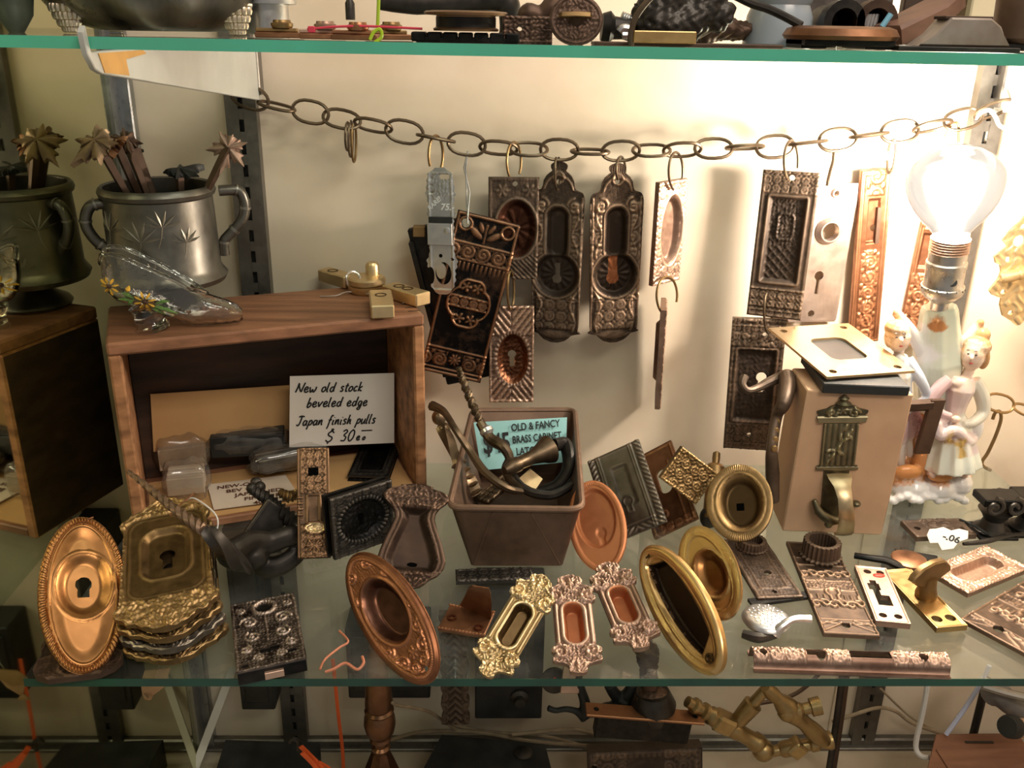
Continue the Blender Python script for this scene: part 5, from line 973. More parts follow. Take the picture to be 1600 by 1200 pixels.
r_, M, s_, LL = plate('rim_lock', 'dark ornate rim lock with round spindle hole, lying at the front of the shelf', 'lock', pk, qk, 102, metal('lock_pewter_brown', (.03, .02, .016), (.44, .35, .29), .36), hF34, None, (lambda X, Y: np.hypot(X, Y-LK*.86)-11, lambda X, Y: np.minimum(sdR(X, Y, -6, LK*.22, 8, 6), sdR(X, Y, 8, LK*.24, 7, 5)), lambda X, Y: sdE(X, Y, 32, 26, 7, 5), lambda X, Y: sdE(X, Y, -38, 12, 5, 4)), hint=(0, -.1, 1), n=(80, 130), th=2) if not globals().__setitem__('LK', (qk-pk).length/mpx((pk+qk)/2)) else 0
MB().box(M@Matrix.Translation((0, LL*s_/2, -14*s_)), 50*s_, LL*s_/2-.0005, 11*s_, 1*s_, 0).build('lock_case', IRN, r_)
MB().box(M@Matrix.Translation((2*s_, -1*s_, -15*s_)), 14*s_, 3*s_, 6*s_, .6*s_, .9).build('bolt', PNK, r_)
# right: flat plates on the glass
def hKn(X, Y, w, L):
    aX = np.abs(X); z = 1.6*fr(X, Y, w, L, 2, 2); sp = np.full_like(X, 99.)
    for y0 in (.62, .30):
        for x in (-26, 0, 26): sp = np.minimum(sp, np.minimum(pl(X, Y, spi(x-6, (y0-.02)*L, 11, 0, 1.1, 1, 10)), pl(X, Y, spi(x+6, (y0-.02)*L+3, 10, 2, .9, -1, 10))))
    z += 3.6*ridge(sp, 2.2)
    for y in (.10, .14, .44, .54, .72, .80): z += 1.8*ridge(np.abs(Y-L*y), 1.4)
    for k in (-1, 1): z += 2*ridge(pl(X, Y, [(k*8, L*.1), (k*40, L*.02)]), 1.4)+2*ridge(pl(X, Y, [(k*12, L*.13), (k*40, L*.08)]), 1.4)
    z += 2*ridge(np.abs(sdK(X, Y, 0, L*.42, 10, 20)), 3)+1.2*leafy(X, Y, 5)*(Y > L*.46)*(Y < L*.54)+1.6*ridge((X % 10)-5, 2)*(np.abs(Y-L*.37) < 6)*(aX > 14); return z, np.clip(z/3.2, 0, 1)*.85+.05
def collar(root, M, s, x, y, r, h, mat, dark=BLK):
    a = loc(M, s, x, y, 1); b = loc(M, s, x, y, 1+h); MB().lathe(a, b, [(0, r*1.12*s), (.12, r*1.15*s), (.2, r*1.02*s), (.9, r*s), (1, r*.98*s), (1, r*.74*s), (.1, r*.7*s), (.1, .05*s)], 48, (24, .045), .35, caps=False).build('fluted_collar', mat, root)
P_ = aZ(1331, 992, .0045); Q_ = aZ(1266, 848, .0045)
r_, M, s_, LL = plate('door_plate', 'bronze door plate with fluted knob collar, lying on the shelf before the tan block', 'plate', P_, Q_, 80, BRZ, hKn, None, (lambda X, Y: np.hypot(X+2, Y-22)-6,), hint=UP, th=6, n=(76, 180))
collar(r_, M, s_, 6, LL*.83, 29, 30, BRD)
plate('door_plate', 'bronze door plate with large keyhole at the shelf end beyond the thumb turn', 'plate', aZ(1551, 994, .0045), aZ(1672, 918, .0045), 104, BRZ, hKn, None, (lambda X, Y: np.hypot(X+4, Y-24)-8,), hint=UP, th=6, n=(76, 130))
P_ = aZ(1220, 934, .004); Q_ = aZ(1162, 842, .004)
r_, M, s_, LL = plate('door_plate', 'dark bronze door plate lying under the oval square-holed pull', 'plate', P_, Q_, 70, BRD, lambda X, Y, w, L: (lambda z: (z, np.clip(z/3, 0, 1)*.7))(1.4*fr(X, Y, w, L, 3, 2)+1.2*ridge(np.abs(sdR(X, Y, 0, L*.45, w*.3, L*.3)), 2)+.9*leafy(X, Y, 5)), None, (lambda X, Y: np.hypot(X-4, Y-66)-6, lambda X, Y: np.hypot(X+4, Y-16)-4), hint=UP, th=5, n=(48, 80))
collar(r_, M, s_, 4, LL*.84, 22, 14, BRD)
plate('dark_strap', 'dark iron strap crossing behind the large brass ring', 'strap', aZ(1172, 940, .003), aZ(1262, 928, .003), 16, IRN, None, None, hint=UP, th=5, n=(8, 20))
P_ = aZ(1396, 973, .008); Q_ = aZ(1360, 886, .008)
r_, M, s_, LL = plate('strike_plate', 'pink-copper strike plate with stepped slot and red paint speck', 'plate', P_, Q_, 50, PNK, lambda X, Y, w, L: (1.2*ridge(np.abs(sdR(X, Y, 0, L/2, w/2-1, L/2-1)), 2), .75+0*X), None, (lambda X, Y: np.minimum(sdR(X, Y, -6, LL_*.52, 5, LL_*.22), np.minimum(sdR(X, Y, 0, LL_*.38, 11, LL_*.09), sdR(X, Y, -7, LL_*.62, 9, LL_*.06))), lambda X, Y: np.hypot(X+11, Y-17)-6, lambda X, Y: np.hypot(X-11, Y-17)-6, lambda X, Y: np.hypot(X+8, Y-LL_+15)-6, lambda X, Y: np.hypot(X-12, Y-LL_+15)-6), hint=UP, th=9, n=(60, 120)) if not globals().__setitem__('LL_', (Q_-P_).length/mpx((P_+Q_)/2)) else 0
f = MB().ell(loc(M, s_, 8, LL-24, .6), (10*s_, 6*s_, 1.6*s_), n=12); f.build('paint_speck', RED, r_)
P_ = aZ(1488, 980, .006); Q_ = aZ(1400, 890, .006)
r_, M, s_, LL = plate('thumb_turn', 'brass fan-shaped thumb turn standing on its polished brass plate', 'latch', P_, Q_, 50, BRS, lambda X, Y, w, L: (1.5*ridge(np.abs(sdR(X, Y, 0, L/2, w/2-1, L/2-1)), 2), .8+0*X), None, (lambda X, Y: np.hypot(X+11, Y-22)-8, lambda X, Y: np.hypot(X-11, Y-22)-8), hint=UP, th=8, n=(44, 110))
c = aZ(1446, 932, .006); MB().lathe(c, c+V3((0, 0, .016)), [(0, .0075), (.2, .0078), (.6, .006), (1, .0055)], 20, w=.3).build('turn_stem', BRA, r_)
fp = [(-.022, .016), (-.020, .020), (-.012, .0245), (0, .026), (.012, .0245), (.020, .018), (.021, .013), (.012, .010), (.005, .006), (-.005, .006), (-.013, .009)]
Mf = Matrix.Translation(c+V3((0, 0, .004)))@Matrix.Rotation(.5, 4, 'Z')@Matrix.Rotation(math.pi/2, 4, 'X'); MB().prism(fp, Mf, -.0025, .0025, .0012, .25).build('fan_grip', BRA, r_)
P_ = aZ(1478, 908, .007); Q_ = aZ(1574, 870, .007)
r_, M, s_, LL = plate('cup_plate', 'pink-copper rectangular pull with long oval cup, lying by the iron brackets', 'door pull', P_, Q_, 76, PNK, lambda X, Y, w, L: (lambda c: (cup(c, 12, 6)+2*ridge(np.abs(c-2), 3)+1.6*fr(X, Y, w, L, 3, 2.5)+(c > 5)*1.5*leafy(X, Y, 6), .55+.25*leafy(X, Y, 6)))(sdR(X, Y, 0, L/2, w*.22, L*.34, w*.2)), None, (), [('oval_cup', lambda X, Y: sdR(X, Y, 0, LQ/2, 76*.22, LQ*.34, 15))], hint=UP, th=7, n=(56, 110)) if not globals().__setitem__('LQ', (Q_-P_).length/mpx((P_+Q_)/2)) else 0
# long latch case at the front
P_ = aZ(1173, 1032, .002); Q_ = aZ(1476, 1042, .002)
def arch(X, Y, w, L): return 22*np.sqrt(np.clip(1-((X-2)/17)**2, 0, 1))**.7
r_, M, s_, LL = plate('latch_case', 'long pink-bronze latch case with arched ornate top and open slots, along the shelf front', 'latch', P_, Q_, 50, PNK, lambda X, Y, w, L: (lambda z: (z, np.clip(z/3, 0, 1)*.8))((np.abs(X-2) < 16)*(1.8*lat(X+4, Y, 24, .13)+1.4*leafy(X, Y, 6))*((Y < 80)|((Y > 112)&(Y < 150))|(Y > 215))), None, (lambda X, Y: sdR(X, Y, 2, 181, 8, 32), lambda X, Y: np.minimum(sdR(X, Y, 2, 95, 6, 12), sdE(X, Y, 4, 104, 11, 8)), lambda X, Y: np.hypot(X-6, Y-16)-6, lambda X, Y: np.hypot(X-6, Y-262)-7), hint=UP, th=4, n=(44, 200), bend=arch)
MB().box(M@Matrix.Translation((2*s_, 180*s_, 5*s_)), 9*s_, 36*s_, 4*s_, 0, 0).build('slot_floor', IRN, r_)
# spoon-like silver latch
t = thing('silver_latch', 'engraved silver oval latch with curved handle, lying left of the bronze door plate', 'latch', aZ(1195, 975, .003))
c = aZ(1196, 972, .004); MB().lathe(c, c+V3((0, 0, .006)), [(0, .0155), (.4, .017), (.7, .016), (1, .013), (1.02, .004)], 32, up=V3((1, 0, 0)), w=.55).build('oval_disc', SIL, t)
f = MB()
for k in range(46):
    a = k*2.4; rr_ = .0125*math.sqrt((k+.5)/46); f.ell(c+V3((rr_*math.cos(a), rr_*math.sin(a), .0061)), (.0011, .0007, .0005), Matrix.Rotation(a, 3, 'Z'), 8, .9)
f.build('engraved_beads', SIL, t)
MB().tube(smooth([aZ(1210, 990, .004), aZ(1222, 978, .010), aZ(1240, 968, .013), aZ(1266, 968, .012)], 6), [.0045, .003, .0028, .0032], 10, w=.6).build('curved_grip', SIL, t)
hooks('silver_latch_tail', 'dark little lever under the engraved silver latch', [aZ(1160, 990, .003), aZ(1185, 996, .003), aZ(1215, 992, .003)], [.003, .004, .002], IRN)
# black handle with oval plate
t = thing('lever_handle', 'black lever handle with brown oval plate lying between block and iron bracket', 'handle', aZ(1400, 880, .003))
MB().tube(smooth([aZ(1335, 868, .008), aZ(1360, 872, .009), aZ(1385, 876, .008), aZ(1410, 886, .005), aZ(1440, 888, .004)], 5), [.0032, .0034, .004, .0046, .003], 10, flat=.7, w=.05).build('lever', IRN, t)
c = aZ(1420, 876, .006); MB().lathe(c, c+V3((0, 0, .0025)), [(0, .0135), (.7, .0135), (1, .012)], 28, w=.4).build('oval_plate', COB, t)
MB().box(frame(aZ(1400, 866, .003), aZ(1460, 876, .003), 0, UP)@Matrix.Translation((0, .015, 0)), .005, .016, .0025, .0006, .05).build('bar', IRN, t)
# ---------------------------------------------------------------- tan block with knocker
pb = [aZ(1222, 830), aZ(1366, 836)]; ub = (pb[1]-pb[0]).normalized(); db = V3((-ub.y, ub.x, 0)); wb = .083; hb = .128
Mb = Matrix((ub, db, V3((0, 0, 1)))).transposed().to_4x4(); Mb.translation = pb[0]
lean_ = Matrix(((1, 0, .03, 0), (0, 1, 0, 0), (0, 0, 1, 0), (0, 0, 0, 1))); Mb = Mb@lean_
t = thing('display_block', 'smooth tan wooden block carrying a bronze knocker on its face', 'block', pb[0])
MB().box(Mb@Matrix.Translation((wb/2, .026, hb/2)), wb/2, .026, hb/2, .0012).build('block', TAN, t)
MB().box(Mb@Matrix.Translation((wb/2+.002, .03, hb+.004)), wb/2-.008, .035, .004, .0008).build('riser', BLK, t)
tq = [aZ(1291, 588, .140), aZ(1431, 580, .140), aZ(1326, 507, .149), aZ(1201, 510, .149)]
pm = (tq[0]+tq[1])/2; qm = (tq[2]+tq[3])/2
r_, M, s_, LL = plate('strike_plate', 'polished pale brass plate with rounded slot, flat on top of the tan block', 'plate', pm, qm, (tq[1]-tq[0]).length/mpx((pm+qm)/2), metal('strike_brass', (.50, .34, .18), (.82, .62, .38), .3, .9, bump=.03), lambda X, Y, w, L: (0*X, .6+0*X), None, (lambda X, Y: sdR(X, Y, 0, LS*.5, 31, LS*.22, 14),)+tuple((lambda X, Y, a=a, b=b: np.hypot(X-a*54, Y-(LS/2+b*(LS/2-16)))-6) for a in (-1, 1) for b in (-1, 1)), hint=UP, th=4, n=(70, 90)) if not globals().__setitem__('LS', (qm-pm).length/mpx((pm+qm)/2)) else 0
MB().box(M@Matrix.Translation((0, LL*s_*.5, -4.5*s_)), 36*s_, LL*s_*.27, .5*s_).build('slot_backing', BLK, r_)
OLV = metal('olive_bronze', (.05, .042, .024), (.34, .29, .17), .36, .8)
kP = aP(1300, 806, pb[0]-db*.001, db); kQ = aP(1318, 632, pb[0]-db*.001, db)
PK = [(0, .55), (.02, .7), (.08, .6), (.1, .48), (.42, .50), (.425, .82), (.46, .82), (.465, .68), (.84, .68), (.845, .9), (.90, .98), (.91, .82), (.915, .95), (.945, 1), (.955, .84), (.965, .62), (.985, .5), (.998, .3), (1, .2)]
def hKk(X, Y, w, L):
    aX = np.abs(X); z = 3*((Y > L*.84)&(Y < L*.90))+2*((Y > L*.425)&(Y < L*.46))+(Y > L*.465)*(Y < L*.84)*(1.6*np.abs(np.cos(X*.36))+1.2*ridge(aX-w*.31, 2))
    z += 2.6*ridge(pl(X, Y, [(-16, L*.5), (-6, L*.6), (4, L*.68), (16, L*.78)]), 2.4)
    for k, (x, y) in enumerate(((-10, .56), (-2, .62), (2, .58), (8, .7), (0, .72), (14, .72), (-14, .6), (6, .8))): z += 2.6*blob(X, Y, x, L*y, 7, 3.2, .5+k)
    for k in (-1, 1): z += (Y > L*.9)*3*ridge(pl(X, Y, spi(k*17, L*.93, 9, 0, 1.3, k)), 2.4)
    z += (Y > L*.9)*3*ridge(np.hypot(X, Y-L*.93)-20, 3)+2.5*ros(X, Y, 0, L*.955, 10, 6); return z, np.clip(z/4, 0, 1)*.8+.1
r_, M, s_, LL = plate('door_knocker', 'olive bronze column-shaped knocker with leaf spray and long curved striker, mounted on the tan block', 'knocker', kP, kQ, 78, OLV, hKk, PK, hint=tuple(-db), th=5, n=(60, 150))
MB().lathe(loc(M, s_, 0, LL-2, 0), loc(M, s_, 0, LL+16, 0), [(0, 8*s_), (.25, 12*s_), (.5, 5*s_), (.7, 8*s_), (1, 1*s_)], 14, w=.4).build('finial', OLV, r_)
f = MB(); rows = []
for y, z, hw in ((78, 6, 19), (74, 14, 18), (66, 26, 13), (52, 40, 11), (34, 46, 11.5), (12, 46, 12.5), (-8, 38, 13.5), (-20, 26, 13.5), (-20, 18, 12)):
    rows += [loc(M, s_, 2-hw+(78-y)*.10, y, z), loc(M, s_, 2+(78-y)*.10, y+.5, z+4), loc(M, s_, 2+hw+(78-y)*.10, y, z), loc(M, s_, 2+(78-y)*.10, y, z-5)]
k = len(rows)//4; f.add(rows, [(4*i+j, 4*i+(j+1) % 4, 4*i+4+(j+1) % 4, 4*i+4+j) for i in range(k-1) for j in range(4)]+[(0, 1, 2, 3)[::-1], tuple(range(4*k-4, 4*k))], .95)
f.build('striker', metal('striker_bronze', (.16, .11, .06), (.50, .38, .22), .28, .9), r_, 60)
f = MB().tube(smooth([loc(M, s_, -32, 32, 4), loc(M, s_, -24, 14, 10), loc(M, s_, -8, 2, 14), loc(M, s_, 6, 0, 14)], 5), [4*s_, 7*s_, 9*s_, 7*s_], 10); f.ell(loc(M, s_, -8, -8, 12), 7*s_); f.ell(loc(M, s_, 34, 24, 4), (8*s_, 8*s_, 5*s_)); link('scroll_foot', fuse(f, .0009, 2), OLV, r_)
# iron strip on the block's left flank
t = thing('side_handle', 'dark iron door handle strip standing along the flank of the tan block', 'handle', aZ(1214, 780, .012))
f = MB(); f.tube(smooth([aZ(1228, 585, .125), aZ(1230, 606, .118), aZ(1224, 632, .110), aZ(1214, 650, .098), aZ(1206, 700, .075), aZ(1207, 740, .050), aZ(1210, 785, .025)], 6), [.0065, .0072, .0058, .0045, .0046, .0058, .004], 12, flat=1.2); link('strip', fuse(f, .0011, 2), BRD, t)
MB().tube(smooth([aZ(1164, 588, .125), aZ(1160, 600, .12), aZ(1168, 610, .115), aZ(1184, 606, .115), aZ(1200, 598, .118), aZ(1222, 588, .122)], 5), [.0035, .003, .003, .004, .005], 10, w=.2).build('thumb_lever', BRD, t)
f = MB()
for k in range(5): f.ell(aZ(1216-k*1.5, 645+k*14, .101-k*.006), (.003, .0016, .0032), None, 8, .9)
f.build('relief_beads', BRA, t)
t = thing('iron_angle', 'dark iron angle bracket standing between tan block and porcelain couple', 'bracket', aZ(1440, 700, .04))
MB().tube([aY(1392, 634, .70), aY(1425, 634, .70), aY(1456, 632, .70)], .0042, 6, flat=1.3, w=.15).build('arm', IRB, t)
MB().prism([(-.007, 0), (.007, 0), (.009, .05), (-.005, .05)], frame(aY(1440, 708, .70), aY(1464, 616, .70), 10), -.002, .002, .0006).build('blade', IRB, t)
# ================================================================ porcelain lamp with a boy and a girl
YL = .722; gs = mpx(aY(1450, 600, YL))
def g(x, y, d=0): return aY(x, y, YL+d*gs)
class Fig:
    def __init__(s): s.b = MB(); s.c = []
    def _c(s, col): s.c.append(np.tile(col, (len(s.b.v[-1]), 1)))
    def t(s, pts, r, col, n=10, **k): s.b.tube(smooth(pts, 4) if len(pts) > 2 else pts, r if not isinstance(r, list) else [x*gs for x in r], n, **k); s._c(col); return s
    def e(s, c, r, col, M=None, n=14): s.b.ell(c, tuple(x*gs for x in r), M, n); s._c(col); return s
    def l(s, A, B, prof, col, **k): s.b.lathe(A, B, [(a, r*gs) for a, r in prof], **k); s._c(col); return s
    def build(s, name, vox, parent, smooth=2):
        pv = np.concatenate(s.b.v); pc = np.concatenate(s.c); me = fuse(s.b, vox, smooth); n = len(me.vertices); co = np.empty(n*3); me.vertices.foreach_get('co', co); co = co.reshape(-1, 3); out = np.empty((n, 3))
        for i in range(0, n, 1500):
            c = co[i:i+1500]; d = (c*c).sum(1)[:, None]-2*c@pv.T+(pv*pv).sum(1)[None, :]; ii = np.argpartition(d, 3, 1)[:, :3]; out[i:i+1500] = pc[ii].mean(1)
        a = me.attributes.new('glaze', 'FLOAT_COLOR', 'POINT'); a.data.foreach_set('color', np.c_[out, np.ones(n)].astype(np.float32).ravel()); return link(name, me, GLZ, parent)
WHp = (.80, .79, .77); SKN = (.80, .62, .50); HAI = (.50, .28, .12); BLU = (.62, .68, .78); PIN = (.66, .46, .46); GRP = (.60, .68, .52); ORP = (.58, .26, .09); BKP = (.03, .028, .03); SHP = (.25, .08, .07); CRP = (.72, .68, .58)
lamp = thing('table_lamp', 'lit porcelain lamp with a boy and a girl by a tree stump, bare round bulb', 'lamp', aZ(1445, 785))
f = Fig()
# rocky base and tree stump
zb_ = lambda x, y, z: aZ(x, y, z)
for x, y, d, r, c in ((1406, 752, 4, (26, 30, 24), WHp), (1425, 756, 6, (34, 34, 22), WHp), (1462, 758, 0, (34, 34, 22), WHp), (1494, 752, 0, (24, 30, 22), WHp), (1400, 735, 20, (20, 26, 26), ORP), (1412, 728, 22, (30, 26, 30), ORP), (1440, 738, 14, (30, 24, 20), ORP), (1475, 738, 14, (30, 24, 16), ORP), (1430, 700, 30, (20, 16, 50), ORP), (1500, 742, 16, (18, 20, 14), (.66, .36, .18))): f.e(g(x, y, d), r, c)
for x, y, d, r in ((1418, 738, -16, (24, 10, 14)), (1470, 744, -22, (22, 8, 10)), (1440, 724, -4, (16, 12, 26)), (1398, 742, -10, (14, 8, 12))): f.e(g(x, y, d), r, ORP)
for k in range(13): f.e(g(1386+k*10, 778+4*math.sin(k*1.7), -20-6*math.sin(k/12*3.14)), (9, 9, 7), WHp, n=10)
f.l(g(1462, 742, 34), g(1468, 478, 26), [(0, 40), (.25, 32), (.5, 34), (.7, 38), (.85, 31), (.97, 27), (1, 24)], (.66, .70, .58), n=24, flute=(7, .06))
f.t([g(1448, 560, 24), g(1425, 520, 20), g(1410, 500, 18), g(1400, 488, 16)], [13, 10, 8, 7], WHp)
f.t([g(1482, 575, 24), g(1505, 540, 24), g(1520, 520, 24), g(1532, 506, 22)], [15, 11, 9, 7], (.70, .66, .55)); f.e(g(1532, 504, 20), (6, 6, 6), (.5, .25, .1)); f.e(g(1400, 489, 13), (5, 5, 7), (.6, .38, .22))
f.e(g(1462, 502, -2), (6, 3, 5), (.5, .22, .08))
f.build('stump_and_rocks', .0011, lamp)
f = Fig()   # boy
f.e(g(1405, 528, -6), (17, 18, 23), SKN); f.e(g(1402, 514, -2), (19, 20, 15), HAI); f.e(g(1392, 526, 2), (9, 14, 18), HAI); f.e(g(1408, 532, -24), (3.2, 4, 4.5), SKN); f.e(g(1394, 532, -6), (3, 4, 6), SKN)
f.t([g(1405, 545, -4), g(1404, 560, -2)], 8*gs, SKN); f.t([g(1402, 556, -2), g(1402, 585, -2), g(1406, 615, -2), g(1408, 640, -2)], [17, 24, 20, 22], BLU, flat=.9)
f.t([g(1418, 562, -6), g(1436, 590, -14), g(1448, 618, -10), g(1432, 632, -18)], [10, 9, 7, 6], BLU); f.e(g(1428, 634, -20), (6, 6, 6), SKN)
f.t([g(1388, 562, -6), g(1378, 590, -10), g(1384, 620, -16)], [9, 8, 6], BLU)
f.e(g(1405, 562, -18), (8, 5, 9), WHp); f.e(g(1410, 598, -20), (9, 5, 16), CRP)
f.t([g(1400, 634, -4), g(1404, 660, -6), g(1408, 688, -4)], [17, 15, 11], PIN); f.t([g(1416, 634, 4), g(1424, 662, 6), g(1418, 684, 8)], [13, 12, 9], PIN)
f.t([g(1408, 686, -4), g(1406, 708, -2), g(1408, 732, -4)], [9.5, 9, 5.5], WHp); f.e(g(1411, 741, -10), (6, 12, 6.5), BKP, Matrix.Rotation(.4, 3, 'Z')); f.t([g(1418, 684, 8), g(1420, 706, 12), g(1420, 726, 14)], [8, 7, 5], WHp)
f.t([g(1424, 640, 6), g(1436, 668, 8), g(1430, 680, 10)], [10, 11, 6], (.30, .10, .09))
f.build('boy', .0009, lamp, 1)
f = Fig()   # girl, her head bowed
f.e(g(1520, 556, -6), (18, 18, 23), SKN); f.e(g(1527, 541, 0), (21, 20, 16), HAI); f.e(g(1536, 524, 4), (11, 11, 12), HAI); f.e(g(1537, 560, 2), (8, 12, 18), HAI); f.e(g(1505, 556, 2), (5, 9, 16), HAI)
f.e(g(1518, 560, -24), (3, 4, 4.5), SKN); f.t([g(1516, 574, -4), g(1508, 592, -4)], 8*gs, SKN)
f.t([g(1504, 588, -4), g(1500, 606, -6), g(1494, 630, -4), g(1490, 652, -4)], [18, 25, 19, 16], (.72, .60, .58), flat=.85); f.e(g(1502, 600, -18), (12, 7, 10), SKN)
f.t([g(1482, 592, -6), g(1466, 608, -10), g(1456, 628, -14), g(1468, 644, -24), g(1486, 650, -26)], [11, 11, 9, 7, 5], PIN)
f.t([g(1522, 594, -4), g(1534, 618, -8), g(1536, 644, -12), g(1520, 660, -22), g(1504, 662, -26)], [11, 12, 10, 8, 5], CRP); f.e(g(1494, 655, -28), (7, 6, 6), SKN)
f.l(g(1488, 646, -4), g(1484, 724, -4), [(0, 17), (.2, 26), (.5, 34), (.85, 43), (1, 46), (1, 40), (.9, 4)], (.74, .76, .66), n=36, flute=(11, .07))
f.t([g(1480, 652, -14), g(1460, 662, -22), g(1470, 680, -30), g(1492, 672, -32), g(1512, 690, -26), g(1524, 684, -16)], [8, 14, 10, 9, 9, 6], (.70, .58, .57)); f.e(g(1483, 684, -36), (4, 3, 9), (.58, .38, .12)); f.e(g(1502, 694, -36), (3, 3, 7), (.58, .38, .12)); f.e(g(1526, 670, -6), (10, 10, 22), WHp)
for x, y, d in ((1458, 732, -10), (1508, 732, -6)): f.t([g(x, y-14, d+4), g(x-1, y, d)], 6*gs, WHp); f.e(g(x-3, y+8, d-8), (7, 12, 6), (.72, .52, .44))
f.build('girl', .0009, lamp, 1)
EY = plain('painted_eye', (.06, .04, .03), None, .3, 0, 30, None, 0); LP = plain('painted_lips', (.55, .08, .06), None, .3, 0, 30, None, 0)
o = MB(); l_ = MB()
for x, y, d, dx in ((1401, 527, -22.5, -6), (1413, 527, -22.5, 0), (1513, 553, -23, 0), (1525, 555, -23, 0)): o.ell(g(x, y, d), (2.1*gs, 1.6*gs, 1.4*gs), n=8); o.ell(g(x, y-6, d+1), (3.4*gs, 1.4*gs, .7*gs), n=8)
for x, y, d in ((1408, 541, -22), (1517, 568, -22)): l_.ell(g(x, y, d), (3.4*gs, 2*gs, 1.4*gs), n=8)
o.build('painted_eyes', EY, lamp); l_.build('painted_lips', LP, lamp)
# socket, bulb
Sa, Sb = g(1467, 482, 16), g(1486, 370, 4)
MB().lathe(Sa, Sb, [(a, r*gs) for a, r in ((0, 13), (.10, 13), (.11, 15), (.16, 22), (.22, 29), (.27, 31), (.33, 31), (.34, 29), (.37, 28), (.58, 28), (.60, 29), (.66, 29), (.68, 27), (.8, 27))], 32).build('socket_shell', metal('socket_nickel', (.30, .28, .26), (.72, .69, .64), .26, .95, bump=.02), lamp)
o = MB().lathe(Sa.lerp(Sb, .79), Sb, [(k/12, (28 if k % 2 else 25.5)*gs) for k in range(12)]+[(.93, 27*gs), (1, 26*gs)], 32, w=.6); o.build('socket_thread', PNK, lamp)
MB().lathe(g(1487, 441, -8), g(1488, 441, -16), [(0, 8*gs), (.5, 8*gs), (1, 6.5*gs)], 14).build('switch_key', BLK, lamp)
o = MB()
for k in range(14): a = k/14*2*math.pi; c_ = Sa.lerp(Sb, .3); o.ell(c_+V3((math.cos(a)*31*gs, math.sin(a)*31*gs, 0)), 1.5*gs, n=6)
o.build('rim_dots', BLK, lamp)['kind'] = 'stuff'
Ba, Bb = g(1485.5, 374, 4), g(1497, 226, -8)
BP = [(0, 25), (.08, 26), (.15, 33), (.23, 43), (.33, 53), (.43, 60), (.53, 64.5), (.63, 66), (.72, 64.5), (.8, 58), (.88, 46), (.94, 33), (.98, 18), (1, 1)]
def bulb_mat():
    m, N, L, B = nt('lit_bulb_glass'); N.remove(B); tr = N.new('ShaderNodeBsdfTransparent'); tr.inputs[0].default_value = (.98, .97, .95, 1); em = N.new('ShaderNodeEmission'); em.inputs[0].default_value = (1, .90, .78, 1); em.inputs[1].default_value = 2.6
    gl = N.new('ShaderNodeBsdfGlossy'); gl.inputs['Roughness'].default_value = .05; lw = N.new('ShaderNodeLayerWeight'); lw.inputs[0].default_value = .35
    mx = N.new('ShaderNodeMixShader'); mx.inputs[0].default_value = .26; L.new(tr.outputs[0], mx.inputs[1]); L.new(em.outputs[0], mx.inputs[2]); m2 = N.new('ShaderNodeMixShader'); L.new(lw.outputs['Fresnel'], m2.inputs[0]); L.new(mx.outputs[0], m2.inputs[1]); L.new(gl.outputs[0], m2.inputs[2]); L.new(m2.outputs[0], N['Material Output'].inputs[0]); return m
MB().lathe(Ba, Bb, [(a, r*gs) for a, r in BP], 40, caps=False).build('bulb', bulb_mat(), lamp, 80)
fa = Ba.lerp(Bb, .30); fb = Ba.lerp(Bb, .52)
MB().lathe(Ba, fa, [(0, 12*gs), (.5, 7*gs), (1, 5*gs)], 12).build('glass_stem', GLS, lamp)
FIL = glow('filament', (1, .86, .64), 60)
MB().tube(smooth([fa+V3((-.008, 0, 0)), fb+V3((-.012, 0, .002)), fb+V3((-.005, .003, .006)), fb+V3((.004, -.003, .004)), fb+V3((.012, 0, .002)), fa+V3((.008, 0, 0))], 6), .0016, 8).build('filament', FIL, lamp)
bulb_light(Ba.lerp(Bb, .52), 9.5)
# ================================================================ iron brackets and tag at the right
def hTg(X, Y, w, L): return 1.3*fr(X, Y, w, L, 3, 2)+1.6*lat(X, Y, 19, .12)*(Y > L*.3)*(Y < L*.75), np.full_like(X, .15)
plate('lock_plate', 'dark plate with pale screw hole lying under the torn price tag', 'plate', aZ(1420, 826, .004), aZ(1512, 822, .004), 50, BRD, hTg, None, (lambda X, Y: np.hypot(X, Y-14)-5,), hint=UP, th=8, n=(40, 70))
tp = [(0, 0), (.006, -.004), (.010, .001), (.016, -.002), (.021, .006), (.020, .014), (.023, .022), (.019, .028), (.013, .024), (.010, .018), (.004, .016), (.001, .010), (-.002, .006)]
Mt = frame(aZ(1468, 846, .006), aZ(1498, 818, .016), 0, (-.2, -.6, .8)); t = thing('price_tag', 'torn white paper tag with a handwritten price, propped on the dark plate', 'tag', Mt.translation.copy())
MB().prism(tp, Mt@Matrix.Translation((-.010, -.003, 0)), -.0003, .0003).build('paper', WHT, t)
text('-.06', Mt@Matrix.Translation((-.0005, .0035, .0004))@Matrix.Rotation(.5, 4, 'Z'), .0085, INK, t, bold=.03, shear=.2)
